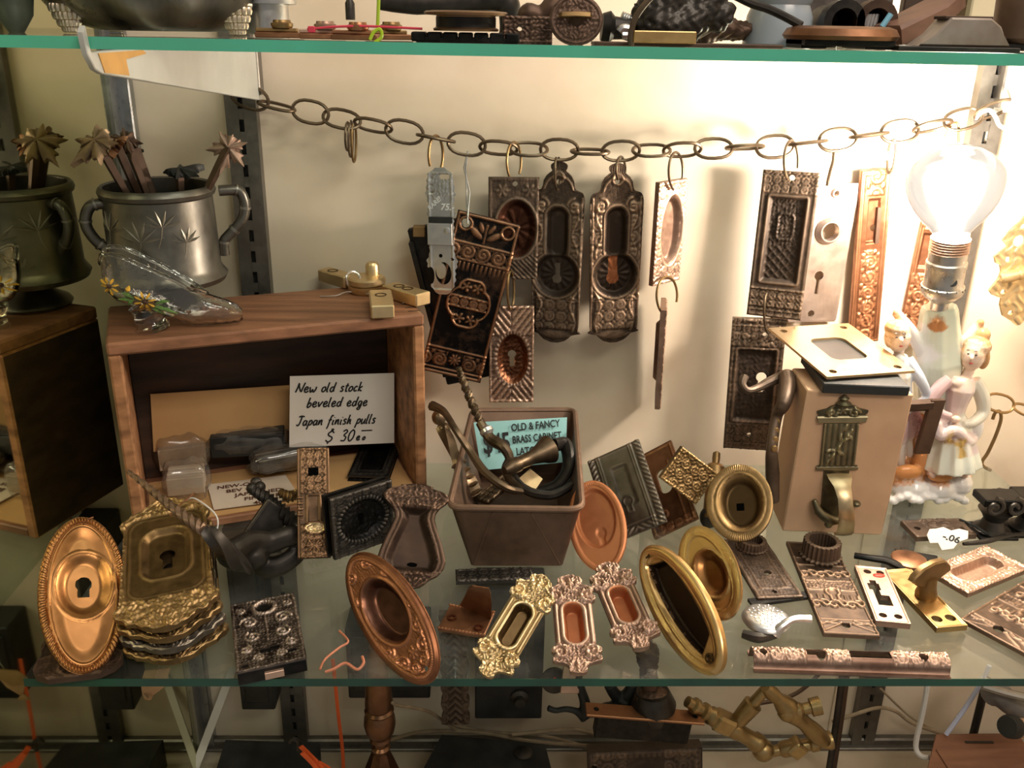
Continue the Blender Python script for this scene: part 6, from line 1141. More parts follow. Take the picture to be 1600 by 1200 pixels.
def scroll_bracket(cx, cy, zl, label, k=1.):
    t = thing('iron_bracket', label, 'bracket', aZ(cx, cy, 0)); c = aZ(cx, cy, 0); q = mpx(c)*k; o = MB()
    Mq = Matrix.Translation(c)
    o.lathe(c+V3((0, 0, .002)), c+V3((0, 0, .022)), [(0, 26*q), (.1, 28*q), (.2, 20*q), (.55, 15*q), (.8, 20*q), (1, 26*q)], 20); o.build('pillar', IRN, t)
    MB().box(Mq@Matrix.Translation((0, 0, .0015)), 30*q, 26*q, .0015, .0005).build('foot_plate', IRN, t)
    for sx in (-1, 1):
        p = [Mq@V3((sx*(16+x)*q, -20*q, .030+y*q)) for x, y in spi(0, 0, 15, math.pi/2 if sx > 0 else math.pi/2, 1.3, -sx)]; MB().tube(p, 4*q, 8, w=.6).build('volute', IRN, t)
    MB().box(Mq@Matrix.Translation((0, 0, .033)), 32*q, 20*q, .0035, .001).build('abacus', IRN, t); return t
scroll_bracket(1548, 832, 0, 'iron capital-shaped bracket with two volutes, nearest the price tag'); scroll_bracket(1604, 828, 0, 'iron capital-shaped bracket at the shelf end, beside its like')
link_ = MB().tube(smooth([aZ(1534, 786, .012), aZ(1560, 778, .02), aZ(1590, 788, .022), aZ(1625, 800, .02)], 5), [.006, .009, .008, .008], 10); tag(link('iron_scrap', fuse(link_, .0012, 2, .0004), IRN), 'rough black iron fragment lying behind the two volute brackets', 'iron')
hooks('iron_wire', 'thin black wire tying the dark plate to the volute bracket', [aZ(1500, 812, .01), aZ(1515, 818, .012), aZ(1530, 826, .008), aZ(1545, 836, .006)], .0011, BLK)
hooks('iron_rod', 'black forked rod lying on the glass at the shelf end below the volute brackets', [aZ(1505, 850, .004), aZ(1540, 846, .004), aZ(1570, 838, .004), aZ(1605, 834, .004)], [.0015, .0022, .0022, .0015], IRN)
# orange tie on the glass and torn paper scrap
pipe('plastic_tie', 'orange plastic tie with a knot lying on the glass before the red-copper oval', 'tie', smooth([aZ(500, 1046, .001), aZ(508, 1030, .002), aZ(530, 1012, .003), aZ(544, 1002, .004), aZ(530, 986, .003)], 5), .0008, plain('pale_orange_plastic', (.60, .22, .12), None, .4, 0, 30, None, 0), 6)
pipe('plastic_tie', 'curled orange plastic tie at the shelf edge below the knotted one', 'tie', smooth([aZ(508, 1050, .001), aZ(522, 1045, .002), aZ(540, 1036, .003), aZ(558, 1046, .002), aZ(568, 1036, .003), aZ(566, 1026, .003)], 5), .0010, MATS['pale_orange_plastic'], 6)
# ================================================================ upper shelf
ZU = .384
def us(x, Y): p = aY(x, 60, Y); return V3((p.x, Y, ZU))
def k_(Y): return mpx(V3((0, Y, ZU)))
BWL = metal('bowl_silver_plate', (.05, .045, .04), (.40, .36, .31), .26, .95, 60, .1)
b0 = us(256, .60); s0 = k_(.60); t = thing('silver_bowl', 'large tarnished silver bowl with swirling flutes and shell feet, on the upper shelf', 'bowl', b0)
o = MB(); V = []; n = 96; pr_ = [(6, 60), (5, 96), (12, 122), (22, 142), (36, 158), (54, 172), (80, 186), (120, 200), (160, 206), (160, 202), (110, 194), (60, 168), (30, 140), (12, 60)]
for z, r in pr_:
    for j in range(n): a = 2*math.pi*j/n; k = 1+.035*math.sin(12*a+z*.05)*min(1, z/30); V.append(b0+V3((r*k*math.cos(a)*s0, r*k*math.sin(a)*s0*.8, z*s0)))
ww = np.concatenate([.35+.3*np.sin(12*np.arange(n)*2*math.pi/n+z*.05) for z, r in pr_])
k = len(pr_); o.add(V, [(i*n+j, i*n+(j+1) % n, (i+1)*n+(j+1) % n, (i+1)*n+j) for i in range(k-1) for j in range(n)]+[tuple(range(n))[::-1], tuple(range((k-1)*n, k*n))], ww); o.build('bowl', BWL, t, 60)
for a in (-2.45, -.42, .80, 2.35):
    c = b0+V3((math.cos(a)*140*s0, math.sin(a)*112*s0, 0)); f = MB()
    for j in range(7):
        b = (j-3)*.30
        for zz, rr in ((6, 5), (15, 7), (25, 7.5), (35, 7)): f.ell(c+V3((math.sin(b)*(9+zz*.5)*s0, -math.cos(b)*(9+zz*.35)*s0, zz*s0)), (rr*s0*.8, rr*s0*.8, rr*s0*1.05), None, 8, .9)
    f.tube([c+V3((-24*s0, -6*s0, 42*s0)), c+V3((0, -20*s0, 44*s0)), c+V3((24*s0, -6*s0, 42*s0))], 4*s0, 8, w=.4); f.ell(c+V3((0, 0, 22*s0)), (17*s0, 12*s0, 21*s0), None, 12, .5)
    f.build('shell_foot', metal('shell_silver', (.22, .18, .13), (.66, .56, .42), .32, .9) if 'shell_silver' not in MATS else MATS['shell_silver'], t)
def latch_pile(x, Y, label, mat, h=0, a=0.):
    c = us(x, Y)+V3((0, 0, h)); q = k_(Y); t = thing('thumb_latch', label, 'latch', c); R = Matrix.Translation(c)@Matrix.Rotation(a, 4, 'Z')
    MB().box(R@Matrix.Translation((0, 0, 5*q)), 36*q, 14*q, 4*q, 1.5*q, .5).build('base', COB, t); MB().box(R@Matrix.Translation((-4*q, 0, 12*q)), 32*q, 8*q, 3*q, 1.5*q, .8).build('slide', mat, t)
    d = R@V3((4*q, 0, 15*q)); MB().lathe(d, d+V3((0, 0, 12*q)), [(0, 15*q), (.3, 17*q), (.6, 17*q), (.7, 14*q), (1, 13*q)], 20, w=.5).build('knob', mat, t); return t
latch_pile(438, .53, 'brass thumb latch on the upper shelf, beside the silver bowl', BRA); latch_pile(505, .515, 'coppery thumb latch with the pink tag end on the upper shelf', PNK, 0, .2); latch_pile(556, .505, 'brass thumb latch with coppery knob in the middle of the upper latch pile', COP, 0, -.1); latch_pile(608, .53, 'dull thumb latch under the lime tie on the upper shelf', BRA, 0, .5)
c = us(420, .60); MB_ = MB().lathe(c+V3((0, 0, .001)), c+V3((0, 0, .022)), [(0, .013), (.8, .013), (.82, .018), (1, .018)], 20); tag(MB_.build('tin_cup', SIL), 'small pale cup with a dark flat lid behind the brass latches', 'cup')
pipe('plastic_tie', 'pink plastic tie threaded through the thumb latches', 'tie', smooth([aY(480, 46, .50), aY(520, 42, .50), aY(575, 41, .50), aY(660, 45, .50)], 4), .0006, PKP, 6); MB_ = MB().box(Matrix.Translation(aY(487, 46, .50)), .0018, .0012, .0016, .0004); tag(MB_.build('tie_head', PKP), 'pink square head of the plastic tie on the upper latches', 'tie')
pipe('plastic_tie', 'lime green plastic tie rising straight up from the thumb latches', 'tie', [aY(592, -14, .502), aY(591, 20, .502), aY(590, 42, .502)], .0009, LIM, 6); pipe('plastic_tie', 'lime green loop of the tie round a thumb latch', 'tie', smooth([aY(578, 62, .498), aY(584, 50, .498), aY(594, 46, .498), aY(596, 58, .498), aY(586, 66, .498)], 5), .0009, LIM, 6)
c = us(549, .54); tag(MB().lathe(c+V3((0, 0, .010)), c+V3((0, 0, .022)), [(0, .0026), (.7, .0026), (1, .0008)], 12).build('iron_pin', IRN), 'dark bullet-shaped iron pin standing among the thumb latches', 'pin')
# dark iron bar overhead, flanged cup, base
o = MB().tube(smooth([aY(590, 2, .60), aY(650, 6, .60), aY(720, 2, .60), aY(780, -2, .60), aY(795, 12, .60), aY(794, 44, .60), aY(790, 62, .60)], 5), [.005, .0065, .0065, .0075, .0075, .0055, .005], 10); tag(link('iron_bar', fuse(o, .0014, 2), IRN), 'dark iron grip arching along the very top over the copper flanged cup', 'iron bar')
c = us(728, .505); q = k_(.505); t = thing('flanged_cup', 'copper-rimmed flanged cup on a black body, on the upper shelf', 'cup', c)
MB().lathe(c+V3((0, 0, 17*q)), c+V3((0, 0, 46*q)), [(0, 50*q), (.1, 51*q), (.2, 46*q), (.6, 45*q), (.75, 46*q), (.78, 63*q), (.9, 65*q), (.97, 62*q), (1, 52*q), (.92, 40*q), (.4, 36*q)], 40, w=.35).build('flange', metal('flange_copper', (.10, .05, .025), (.42, .25, .13), .34), t)
MB().lathe(c+V3((0, 0, 20*q)), c+V3((0, 0, 37*q)), [(0, 46.5*q), (1, 46.5*q)], 40, w=.05).build('body', IRN, t)
o = MB()
for k in range(7): o.box(Matrix.Translation(c+V3(((-72+k*24)*q, -3*q, 8*q))), 11*q, 26*q, 7*q, 2*q)
tag(MB().box(Matrix.Translation(c+V3((2*q, 0, 4*q))), 78*q, 28*q, 4*q, 1*q).build('ribbed_base', IRN), 'black ribbed iron base under the copper-rimmed flanged cup', 'base'); link('rib', o.mesh('rib'), IRN, bpy.data.objects['ribbed_base']); bpy.data.objects['rib']['kind'] = 'stuff'
# iron lock plate and round thumb-turn rose
def up(name, label, cat, x, w, h, Y, mat, hf, prof=None, holes=(), lean=.10, turn=0, th=5, n=(40, 40), z0=0, round_ends=False, parts=()):
    c = us(x, Y)+V3((0, 0, z0)); q = k_(Y); return plate(name, label, cat, c, c+V3((0, lean*h*q, h*q)), w, mat, hf, prof, holes, parts, turn=turn, th=th, n=n, round_ends=round_ends)
rl3 = lambda X, Y, w, L: (lambda z: (z, np.clip(z/3, 0, 1)*.7))(1.4*fr(X, Y, w, L, 3, 2)+1.6*leafy(X, Y, 7)+1.2*lat(X, Y, 22, .12))
up('lock_case', 'brown iron lock case on the upper shelf beside the round rose', 'lock', 824, 78, 40, .515, IRB, rl3, holes=(lambda X, Y: np.hypot(X+12, Y-22)-4,), th=20)
tag(link('iron_lever', fuse(MB().tube(smooth([aY(818, 32, .525), aY(826, 22, .525), aY(846, 26, .525), aY(862, 12, .525), aY(868, 2, .525), aY(876, 14, .525)], 5), [.004, .006, .005, .006, .005, .004], 10), .001, 2), IRB), 'curled iron lever rising from the brown lock case on the upper shelf', 'lever')
t = up('thumb_turn', 'round ornate iron rose with a brass-edged thumb turn, on the upper shelf', 'latch', 900, 84, 74, .495, IRB, lambda X, Y, w, L: (lambda e: (2*ridge(np.abs(e+4), 3)+(e < -8)*(1.8*lat(X, Y, 18, .13)+1.4*leafy(X, Y, 6)), .25+.3*leafy(X, Y, 6)))(sdE(X, Y, 0, L/2, w/2, L/2)), ell_, round_ends=True, n=(50, 60), lean=.25)
r_, M, s_, LL = t; MB().prism([(-26*s_, 0), (26*s_, 0), (22*s_, 10*s_), (0, 13*s_), (-22*s_, 10*s_)], M@Matrix.Translation((-2*s_, 42*s_, 0))@Matrix.Rotation(math.pi*.5, 4, 'X')@Matrix.Translation((0, 8*s_, 0)), -3*s_, 4*s_, 1*s_, .5).build('turn_grip', BRA, r_)
MB().lathe(loc(M, s_, 0, 42, 0), loc(M, s_, 0, 44, 14), [(0, 14*s_), (.6, 9*s_), (1, 8*s_)], 16).build('stem', IRB, r_)
o = MB().lathe(aY(940, 42, .53), aY(988, 46, .53), [(0, .007), (.25, .0085), (.4, .006), (.7, .0055), (1, .0065)], 16, w=.2); tag(o.build('spindle', IRN), 'dark turned spindle lying between round rose and bronze scrap', 'spindle')
tag(MB().tube(smooth([aY(968, 50, .52), aY(974, 44, .52), aY(985, 46, .52), aY(984, 54, .52), aY(972, 55, .52)], 4), .0022, 8, w=.7).build('steel_ring', SIL), 'little bright steel ring beside the dark turned spindle', 'ring')
t = thing('steel_screw', 'steel screw leaning behind the curved wire on the upper shelf', 'screw', aY(990, 36, .53)); MB().lathe(aY(970, 26, .53), aY(1010, 40, .53), [(i/24, (.0032 if i % 2 else .0024)) for i in range(25)], 10, w=.7).build('shank', SIL, t)
hooks('curved_wire', 'dark curved wire arching in front of the black iron scrap on the upper shelf', [aY(986, 72, .495), aY(986, 52, .495), aY(994, 26, .495), aY(1010, 4, .495), aY(1030, -16, .495)], .0016)
o = MB().tube(smooth([aY(1010, 56, .53), aY(1022, 30, .53), aY(1040, 4, .53), aY(1048, -20, .53)], 5), [.010, .013, .012, .012], 12).tube(smooth([aY(1030, 50, .53), aY(1070, 34, .53), aY(1100, 14, .53), aY(1110, -12, .53)], 5), [.012, .012, .010, .009], 12).tube(smooth([aY(1070, 48, .53), aY(1100, 30, .53), aY(1126, 26, .53), aY(1140, 32, .53)], 5), [.007, .007, .009, .006], 12).ell(aY(1040, 40, .525), (.012, .01, .010))
tag(link('iron_ornament', fuse(o, .0013, 2, .0010), IRN), 'black craggy cast iron ornament above the small brass block on the upper shelf', 'ornament')
o = MB().tube(smooth([aY(1090, 60, .56), aY(1120, 44, .56), aY(1160, 48, .56), aY(1182, 36, .56)], 5), [.012, .014, .010, .005], 12, flat=.5); tag(link('iron_leaf', fuse(o, .0013, 2, .0008), IRB), 'jagged dark iron leaf lying between cast ornament and enamel jug', 'ornament')
t = thing('brass_block', 'small brass bar under the black cast ornament', 'bar', us(1035, .497)); q = k_(.497); MB().box(Matrix.Translation(us(1037, .497)+V3((0, 0, 14*q))), 49*q, 12*q, 9*q, 1.5*q, .6).build('bar', BRS, t)
tag(MB().box(Matrix.Translation(us(1072, .51)+V3((0, 0, 2.8*q))), 150*q, 30*q, 2.6*q, 1*q, .2).build('iron_strip', IRB), 'long flat iron strip lying along the front of the upper shelf', 'strip')
# enamel jug, boards, sockets, copper ring, sad iron
c = us(1214, .56); q = k_(.56); t = thing('enamel_jug', 'blue-grey chipped enamel jug on the upper shelf', 'jug', c); MB().lathe(c, c+V3((0, 0, 110*q)), [(0, 50*q), (.04, 53*q), (.4, 50*q), (.55, 44*q), (.62, 48*q), (1, 60*q)], 32).build('body', GRY, t)
MB().tube(smooth([aY(1150, -6, .535), aY(1175, 6, .53), aY(1200, 14, .525), aY(1226, 26, .52), aY(1252, 40, .515)], 4), .0022, 8).build('bail', IRN, t)
t = thing('dark_board', 'dark speckled board standing at the back of the upper shelf', 'board', us(1310, .62)); q = k_(.62); MB().box(Matrix.Translation(us(1312, .62)+V3((0, 0, 60*q))), 74*q, 5*q, 60*q, 1*q).build('board', plain('speckled_board', (.045, .032, .028), (.09, .07, .06), .6, 0, 200, None, .1), t)
for k, (x, lab) in enumerate(((1286, 'dark iron pipe socket facing out, nearest the enamel jug'), (1334, 'brown iron pipe socket facing out, beside the spring'))):
    a = aY(x, 34, .57); t = thing('pipe_socket', lab, 'pipe', a); MB().lathe(a, a+V3((0, -.035, 0)), [(0, .009), (.7, .009), (.72, .0115), (1, .0115), (1, .007), (.2, .006)], 20, w=.2).build('socket', IRN if k == 0 else IRB, t); MB().box(Matrix.Translation(V3((a.x, a.y, (a.z+ZU)/2))), .008, .008, (a.z-ZU)/2, .001).build('foot', IRN, t)
o = MB()
for k in range(4): o.tube([aY(1350+k*5, 44, .54), aY(1356+k*5, 22, .54)], .0013, 8, w=.8)
tag(o.build('spring', SIL), 'bright steel spring coils between pipe socket and leaning wood', 'spring')
c = us(1312, .515); q = k_(.515); t = thing('oval_ring', 'oval brown copper ring on a black base, on the upper shelf', 'ring', c); MB().lathe(c+V3((0, 0, 14*q)), c+V3((0, 0, 34*q)), [(0, 84*q), (.3, 88*q), (.8, 82*q), (1, 70*q), (1, 50*q), (.1, 48*q)], 48, caps=False, w=.35).build('rim', COB, t)
for x in (-50, 50): MB().box(Matrix.Translation(c+V3((x*q, 6*q, 8*q))), 20*q, 40*q, 7*q, 1*q).build('foot', IRN, t)
MB().box(Matrix.Translation(c+V3((0, 0, 10*q))), 70*q, 50*q, 5*q, 2*q).build('base', IRN, t)
t = thing('leaning_wood', 'smooth brown wooden wedge leaning on the pale iron on the upper shelf', 'wood', us(1440, .55)); a = frame(aY(1385, 58, .53), aY(1470, 14, .55), 0, UP); MB().prism([(-.010, 0), (.010, 0), (.012, .035), (.004, .060), (-.010, .055)], a, -.004, .006, .002).build('wedge', plain('brown_wood', (.19, .095, .06), (.12, .06, .04), .5, 0, 60, (.3, 2, 2), .1), t)
c = us(1500, .505); q = k_(.505); t = thing('sad_iron', 'pale rusty flat iron wedge on a thin plate at the end of the upper shelf', 'iron', c); MB().prism([(-72*q, 0), (70*q, 0), (52*q, 30*q), (34*q, 42*q), (-28*q, 42*q), (-48*q, 18*q)], Matrix.Translation(c+V3((0, 0, 8*q)))@Matrix.Rotation(math.pi/2, 4, 'X'), -30*q, 22*q, 3*q, .3).build('body', plain('rust_grey_iron', (.34, .29, .25), (.22, .16, .12), .5, .4, 60), t)
MB().box(Matrix.Translation(c+V3((-12*q, 4*q, 4*q))), 96*q, 34*q, 3.5*q, 1*q, .2).build('sole', IRN, t); MB().box(Matrix.Translation(c+V3((2*q, 6*q, 50*q))), 38*q, 20*q, 2.5*q, 1*q, .2).build('top_plate', IRB, t)
tag(MB().tube([aY(1378, 42, .53), aY(1392, 22, .53)], .0016, 8).build('blue_strip', plain('blue_plastic', (.25, .55, .72), None, .4, 0, 30, None, 0)), 'little bright blue plastic strip beside the brown wooden wedge', 'strip')
c = us(1592, .56); q = k_(.56); t = thing('iron_jar', 'brown mottled jar at the very end of the upper shelf', 'jar', c); MB().lathe(c+V3((0, 0, 10*q)), c+V3((0, 0, 100*q)), [(0, 22*q), (.1, 34*q), (.4, 42*q), (.8, 44*q), (1, 40*q)], 28).build('body', TIN, t); MB().box(Matrix.Translation(c+V3((0, 0, 6*q))), 40*q, 24*q, 5*q, 1*q).build('stand', IRN, t)
o = MB().box(Matrix.Translation(us(1545, .66)+V3((0, 0, .05))), .018, .004, .05, .001); tag(o.build('cream_board', plain('cream_board', (.78, .66, .44), None, .6, 0, 20, None, 0)), 'cream board leaning behind the pale flat iron', 'board')
o = MB().box(Matrix.Translation(us(1462, .68)+V3((0, 0, .05))), .028, .004, .05, .001); tag(o.build('dark_board', WDK), 'dark brown board behind the leaning wooden wedge', 'board')
c = us(28, .56); tag(MB().lathe(c, c+V3((0, 0, .03)), [(0, .004), (.3, .010), (.7, .012), (.75, .015), (1, .015)], 20).build('green_cup', plain('green_patina', (.06, .08, .06), (.10, .11, .08), .4, .4, 60)), 'small dark green cup at the mirror end of the upper shelf', 'cup')
# ================================================================ lower compartment, against the back wall
def on_floor(name, label, cat, quad, zt, mat, zb=None, bev=.001):
    """Box whose top face has the corners quad at height zt, standing on the cabinet floor."""
    q = [aZ(x, y, zt) for x, y in quad]; zb = ZF if zb is None else zb; t = thing(name, label, cat, V3((q[0].x, q[0].y, zb)))
    MB().prism([(p.x, p.y) for p in q], Matrix.Identity(4), zb, zt, bev, .25).build('body', mat, t); return t, q
def on_wall(name, label, cat, x0, x1, yb, zt, mat, y0=.80, th=None):
    a = aY(x0, yb, y0); b = aY(x1, yb, y0); t = thing(name, label, cat, V3(((a.x+b.x)/2, YB, a.z))); o = MB(); bx(o, a.x, b.x, y0, YB-.0002, a.z, zt, .0015); o.build('case', mat, t); return t, a, b
CAS = plain('black_case_finish', (.014, .014, .013), (.035, .033, .030), .45, .2, 40, None, .15)
t, a, b = on_wall('black_case', 'black flat case fixed to the wall low down, next to the mirror corner', 'case', 205, 290, 1124, -.05, CAS); bx(MB(), a.x+.006, b.x-.006, .798, .8, a.z+.012, -.06, .0008).build('lid_panel', CAS, t)
t, a, b = on_wall('black_case', 'black narrow case fixed to the wall low down, beside the slotted track', 'case', 378, 430, 1110, -.08, CAS); bx(MB(), a.x+.006, b.x-.006, .798, .8, a.z+.012, -.09, .0008).build('lid_panel', CAS, t)
t, a, b = on_wall('black_case', 'black lock case on the wall under the pale golden pull, with a round knob', 'case', 742, 846, 1124, -.15, CAS); c = aY(812, 1088, .80); MB().lathe(c, c+V3((0, -.012, 0)), [(0, .010), (.3, .010), (.5, .006), (1, .0055)], 16).build('knob', IRN, t)
t, a, b = on_wall('black_case', 'black flat case on the wall half behind the copper lamp stand', 'case', 545, 672, 1092, -.20, CAS); bx(MB(), a.x+.006, b.x-.006, .798, .8, a.z+.012, -.21, .0008).build('lid_panel', CAS, t)
on_floor('black_box', 'black flat box on the cabinet floor in the mirror corner', 'box', [(205, 1215), (235, 1158), (262, 1158), (255, 1215)], -.352, CAS)
on_floor('black_box', 'black flat box on the floor in front of the second black case', 'box', [(330, 1225), (352, 1155), (500, 1160), (500, 1225)], -.352, CAS)
t, q = on_floor('black_box', 'wide black box with a round boss on the floor, right of the lamp stand', 'box', [(648, 1225), (690, 1147), (852, 1162), (868, 1225)], -.335, CAS)
c = aZ(818, 1178, -.335); MB().lathe(c, c+V3((0, 0, .004)), [(0, .010), (.6, .010), (1, .007)], 18).build('boss', IRN, t)
t = thing('paper_strip', 'thin white slat leaning against the wall in the mirror corner', 'strip', aY(318, 1192, .82)); MB().prism([(-.0045, 0), (.0045, 0), (.0045, .14), (-.0045, .14)], frame(aY(305, 1200, .80), aY(358, 1060, .838), 0), 0, .002, .0004).build('slat', WHT, t)
# copper turned lamp stand
ta = aY(588, 1010, .735); tb_ = V3((ta.x, ta.y, ZF)); q = mpx(aY(590, 1120, .735)); zz = lambda y: (ta.z-aY(590, y, .735).z)/(ta.z-ZF)
LMP = metal('lamp_copper', (.06, .024, .012), (.34, .17, .09), .3, .85)
t = thing('lamp_stand', 'dark copper turned lamp stand in the lower compartment', 'lamp', tb_)
MB().lathe(ta, tb_, [(0, 12*q), (zz(1040), 18*q), (zz(1075), 20*q), (zz(1100), 22*q), (zz(1106), 19*q), (zz(1109), 23*q), (zz(1113), 20*q), (zz(1120), 24*q), (zz(1130), 25*q), (zz(1142), 22*q), (zz(1150), 15*q), (zz(1154), 17*q), (zz(1157), 12*q), (zz(1164), 11*q), (zz(1167), 15*q), (zz(1171), 14*q), (zz(1174), 11*q)], 32).build('column', LMP, t)
MB().lathe(V3((ta.x, ta.y, aY(590, 1172, .735).z)), tb_, [(0, 14*q), (.25, 26*q), (.8, 52*q), (1, 54*q)], 8, w=.1).build('pyramid_base', LMP, t)
pipe('grey_wire', 'grey cord leaving the copper lamp stand towards the carved post', 'cord', smooth([aY(613, 1098, .728), aY(622, 1102, .735), aY(645, 1106, .75), aY(670, 1112, .77), aY(692, 1126, .79), aY(712, 1140, .80)], 5), .0017, TCB)
for k, (pts, lab) in enumerate((([(690, 1128), (740, 1140), (790, 1146), (850, 1150), (925, 1170)], 'upper tan cord running along the low back wall'), ([(612, 1156), (650, 1145), (700, 1142), (760, 1146), (830, 1158), (930, 1166)], 'second tan cord crossing below the first on the low back wall'), ([(800, 1148), (860, 1142), (900, 1140), (935, 1150)], 'short tan cord arching towards the mortise lock'))):
    pipe('tan_cord', lab, 'cord', smooth([aY(x, y, .815-k*.008) for x, y in pts], 6), .0022, TCB)
# orange straps
SQ = lambda pts, w, lab, Y: tag(MB().tube(smooth([aY(x, y, Y+dz) for x, y, dz in pts], 5), w, 6, flat=.35, up=V3((0, 1, 0))).build('orange_strap', ORG), lab, 'strap')
SQ([(520, 1030, 0), (524, 1070, 0), (529, 1120, 0), (535, 1170, 0), (537, 1210, 0)], .0022, 'long orange plastic strap hanging straight down by the lamp stand', .79)
SQ([(470, 1166, 0), (480, 1176, 0), (500, 1196, -.005), (512, 1212, -.01)], .0030, 'orange strap end lying in the bunch, uppermost', .73)
SQ([(472, 1176, 0), (488, 1192, 0), (502, 1210, -.005)], .0030, 'orange strap end lying in the bunch, lower', .725)
SQ([(498, 1190, 0), (512, 1198, 0), (526, 1210, -.005)], .0018, 'thin orange tie end curling out of the strap bunch', .725)
hooks('iron_ring', 'small dark iron loop at the head of the orange strap bunch', [aY(452, 1160, .735), aY(458, 1154, .735), aY(466, 1160, .735), aY(466, 1172, .735)], .0022, IRN)
# carved post, iron antlers, bust
P_ = aY(712, 1132, .775); Q_ = aY(708, 960, .79)
plate('carved_post', 'dark carved post with leafy edge standing below the glass', 'post', P_, Q_, 46, BRD, lambda X, Y, w, L: (lambda z: (z, np.clip(z/4, 0, 1)*.6))(2.4*ridge((Y+np.abs(X) % 40) % 12-6, 3)*(np.abs(X) < 10)+2*lat(X+10, Y, 20, .13)*(np.abs(X) > 10)), lambda t: .9+.08*np.sin(t*40), th=14, n=(30, 90))
o = MB()
for pts, r in (([(856, 1106), (868, 1110), (885, 1108), (902, 1112), (914, 1122)], [.0035, .003, .0035, .006]), ([(914, 1118), (914, 1098), (908, 1078), (904, 1060), (912, 1040)], [.007, .0055, .0045, .003]), ([(914, 1108), (930, 1112), (948, 1106), (966, 1104)], [.007, .006, .006])): o.tube(smooth([aY(x, y, .765) for x, y in pts], 6), r, 10)
tag(link('iron_hook', fuse(o, .0011, 2), BLK), 'black branching iron hook seen against the pale low wall', 'hook')
o = MB()
for pts, r in (([(952, 1070), (962, 1086), (975, 1092), (984, 1082), (990, 1068)], [.006, .007, .008, .006]), ([(975, 1090), (968, 1104), (962, 1112)], [.010, .012]), ([(980, 1090), (992, 1104), (998, 1110)], [.008, .008])): o.tube(smooth([aY(x, y, .77) for x, y in pts], 6), r, 10)
tag(link('iron_hook', fuse(o, .0011, 2), BLK), 'black two-horned iron hook beside the dark iron bust', 'hook')
o = MB().ell(aY(1012, 1024, .755), (.012, .013, .018)).ell(aY(1024, 1030, .748), (.004, .004, .006)).tube([aY(1012, 1046, .757), aY(1016, 1072, .757)], [.009, .010], 12).ell(aY(1020, 1095, .755), (.021, .014, .016)).ell(aY(1006, 1012, .757), (.012, .013, .008)).ell(aY(1022, 1042, .748), (.005, .004, .003))
tag(link('iron_bust', fuse(o, .0012, 2, .0004), IRB), 'dark cast iron head in profile seen through the glass shelf', 'bust')
t = thing('iron_pot', 'squat dark iron pot below the iron head', 'pot', aY(1020, 1120, .755)); MB().lathe(aY(1020, 1126, .757), aY(1020, 1080, .757), [(0, .015), (.2, .022), (.6, .024), (.9, .019), (1, .017)], 24).build('body', IRN, t)
t = thing('round_tag', 'round black dial with a red stroke behind the pink-copper pull', 'tag', aY(866, 1065, .77)); c = aY(866, 1062, .775); MB().lathe(c, c+V3((0, -.004, .001)), [(0, .014), (.8, .014), (1, .012)], 24).build('dial', IRN, t); MB().box(Matrix.Translation(c+V3((-.002, -.0046, .001)))@Matrix.Rotation(.4, 4, 'Y'), .0012, .0006, .006).build('red_stroke', RED, t)
t = thing('small_plate', 'small pale ornamental plate hanging below the glass by the round dial', 'plate', aY(890, 1075, .76)); MB().box(frame(aY(890, 1080, .76), aY(896, 1030, .77), 10)@Matrix.Translation((0, .012, 0)), .010, .014, .0015, .0006, .8).build('plate', PNK, t)
# mortise locks
def mortise(q4_, dz, lab, orn):
    a, b = aY(q4_[0], q4_[1], .735), aY(q4_[2], q4_[3], .735); u = (b-a); L = u.length; u.normalize(); d = V3((-u.y, u.x, 0)).normalized(); n = u.cross(d).normalized()
    M = Matrix((u, d, n)).transposed().to_4x4(); M.translation = a; t = thing('mortise_lock', lab, 'lock', a)
    MB().box(M@Matrix.Translation((L/2, .008, 0)), L/2, .0095, .0015, .0006, .6).build('faceplate', COB, t)
    MB().box(M@Matrix.Translation((L*.5, .008, -dz/2-.001)), L*.40, .0075, dz/2, .001, .1).build('case', IRN, t)
    o = MB()
    for f in (.09, .93): c = M@V3((L*f, .008, .0016)); o.lathe(c-n*.0004, c+n*.0003, [(0, .003), (1, .0026)], 12, w=-.4)
    o.box(M@Matrix.Translation((L*.55, .008, .0014)), L*.05, .006, .0006, 0, -.4); o.build('screw_holes', IRN, t)
    return t, M, L
mortise((916, 1117, 1101, 1131), .028, 'black mortise lock with a rosy faceplate on top, upper of two', 0)
P_ = aY(1010, 1275, .72); Q_ = aY(1008, 1172, .735)
plate('rim_lock', 'dark rim lock with stamped ornament below the rosy-faced mortise lock', 'lock', P_, Q_, 178, BRD, lambda X, Y, w, L: (lambda z: (z, np.clip(z/3, 0, 1)*.5))(1.2*fr(X, Y, w, L, 4, 2)+1.6*lat(X, Y, 24, .12)*(np.abs(np.abs(X)-55) < 26)+1.2*beads(X, Y, w, L, 9, 9)), None, (lambda X, Y: np.hypot(X+80, Y-88)-5,), th=24, n=(100, 60))
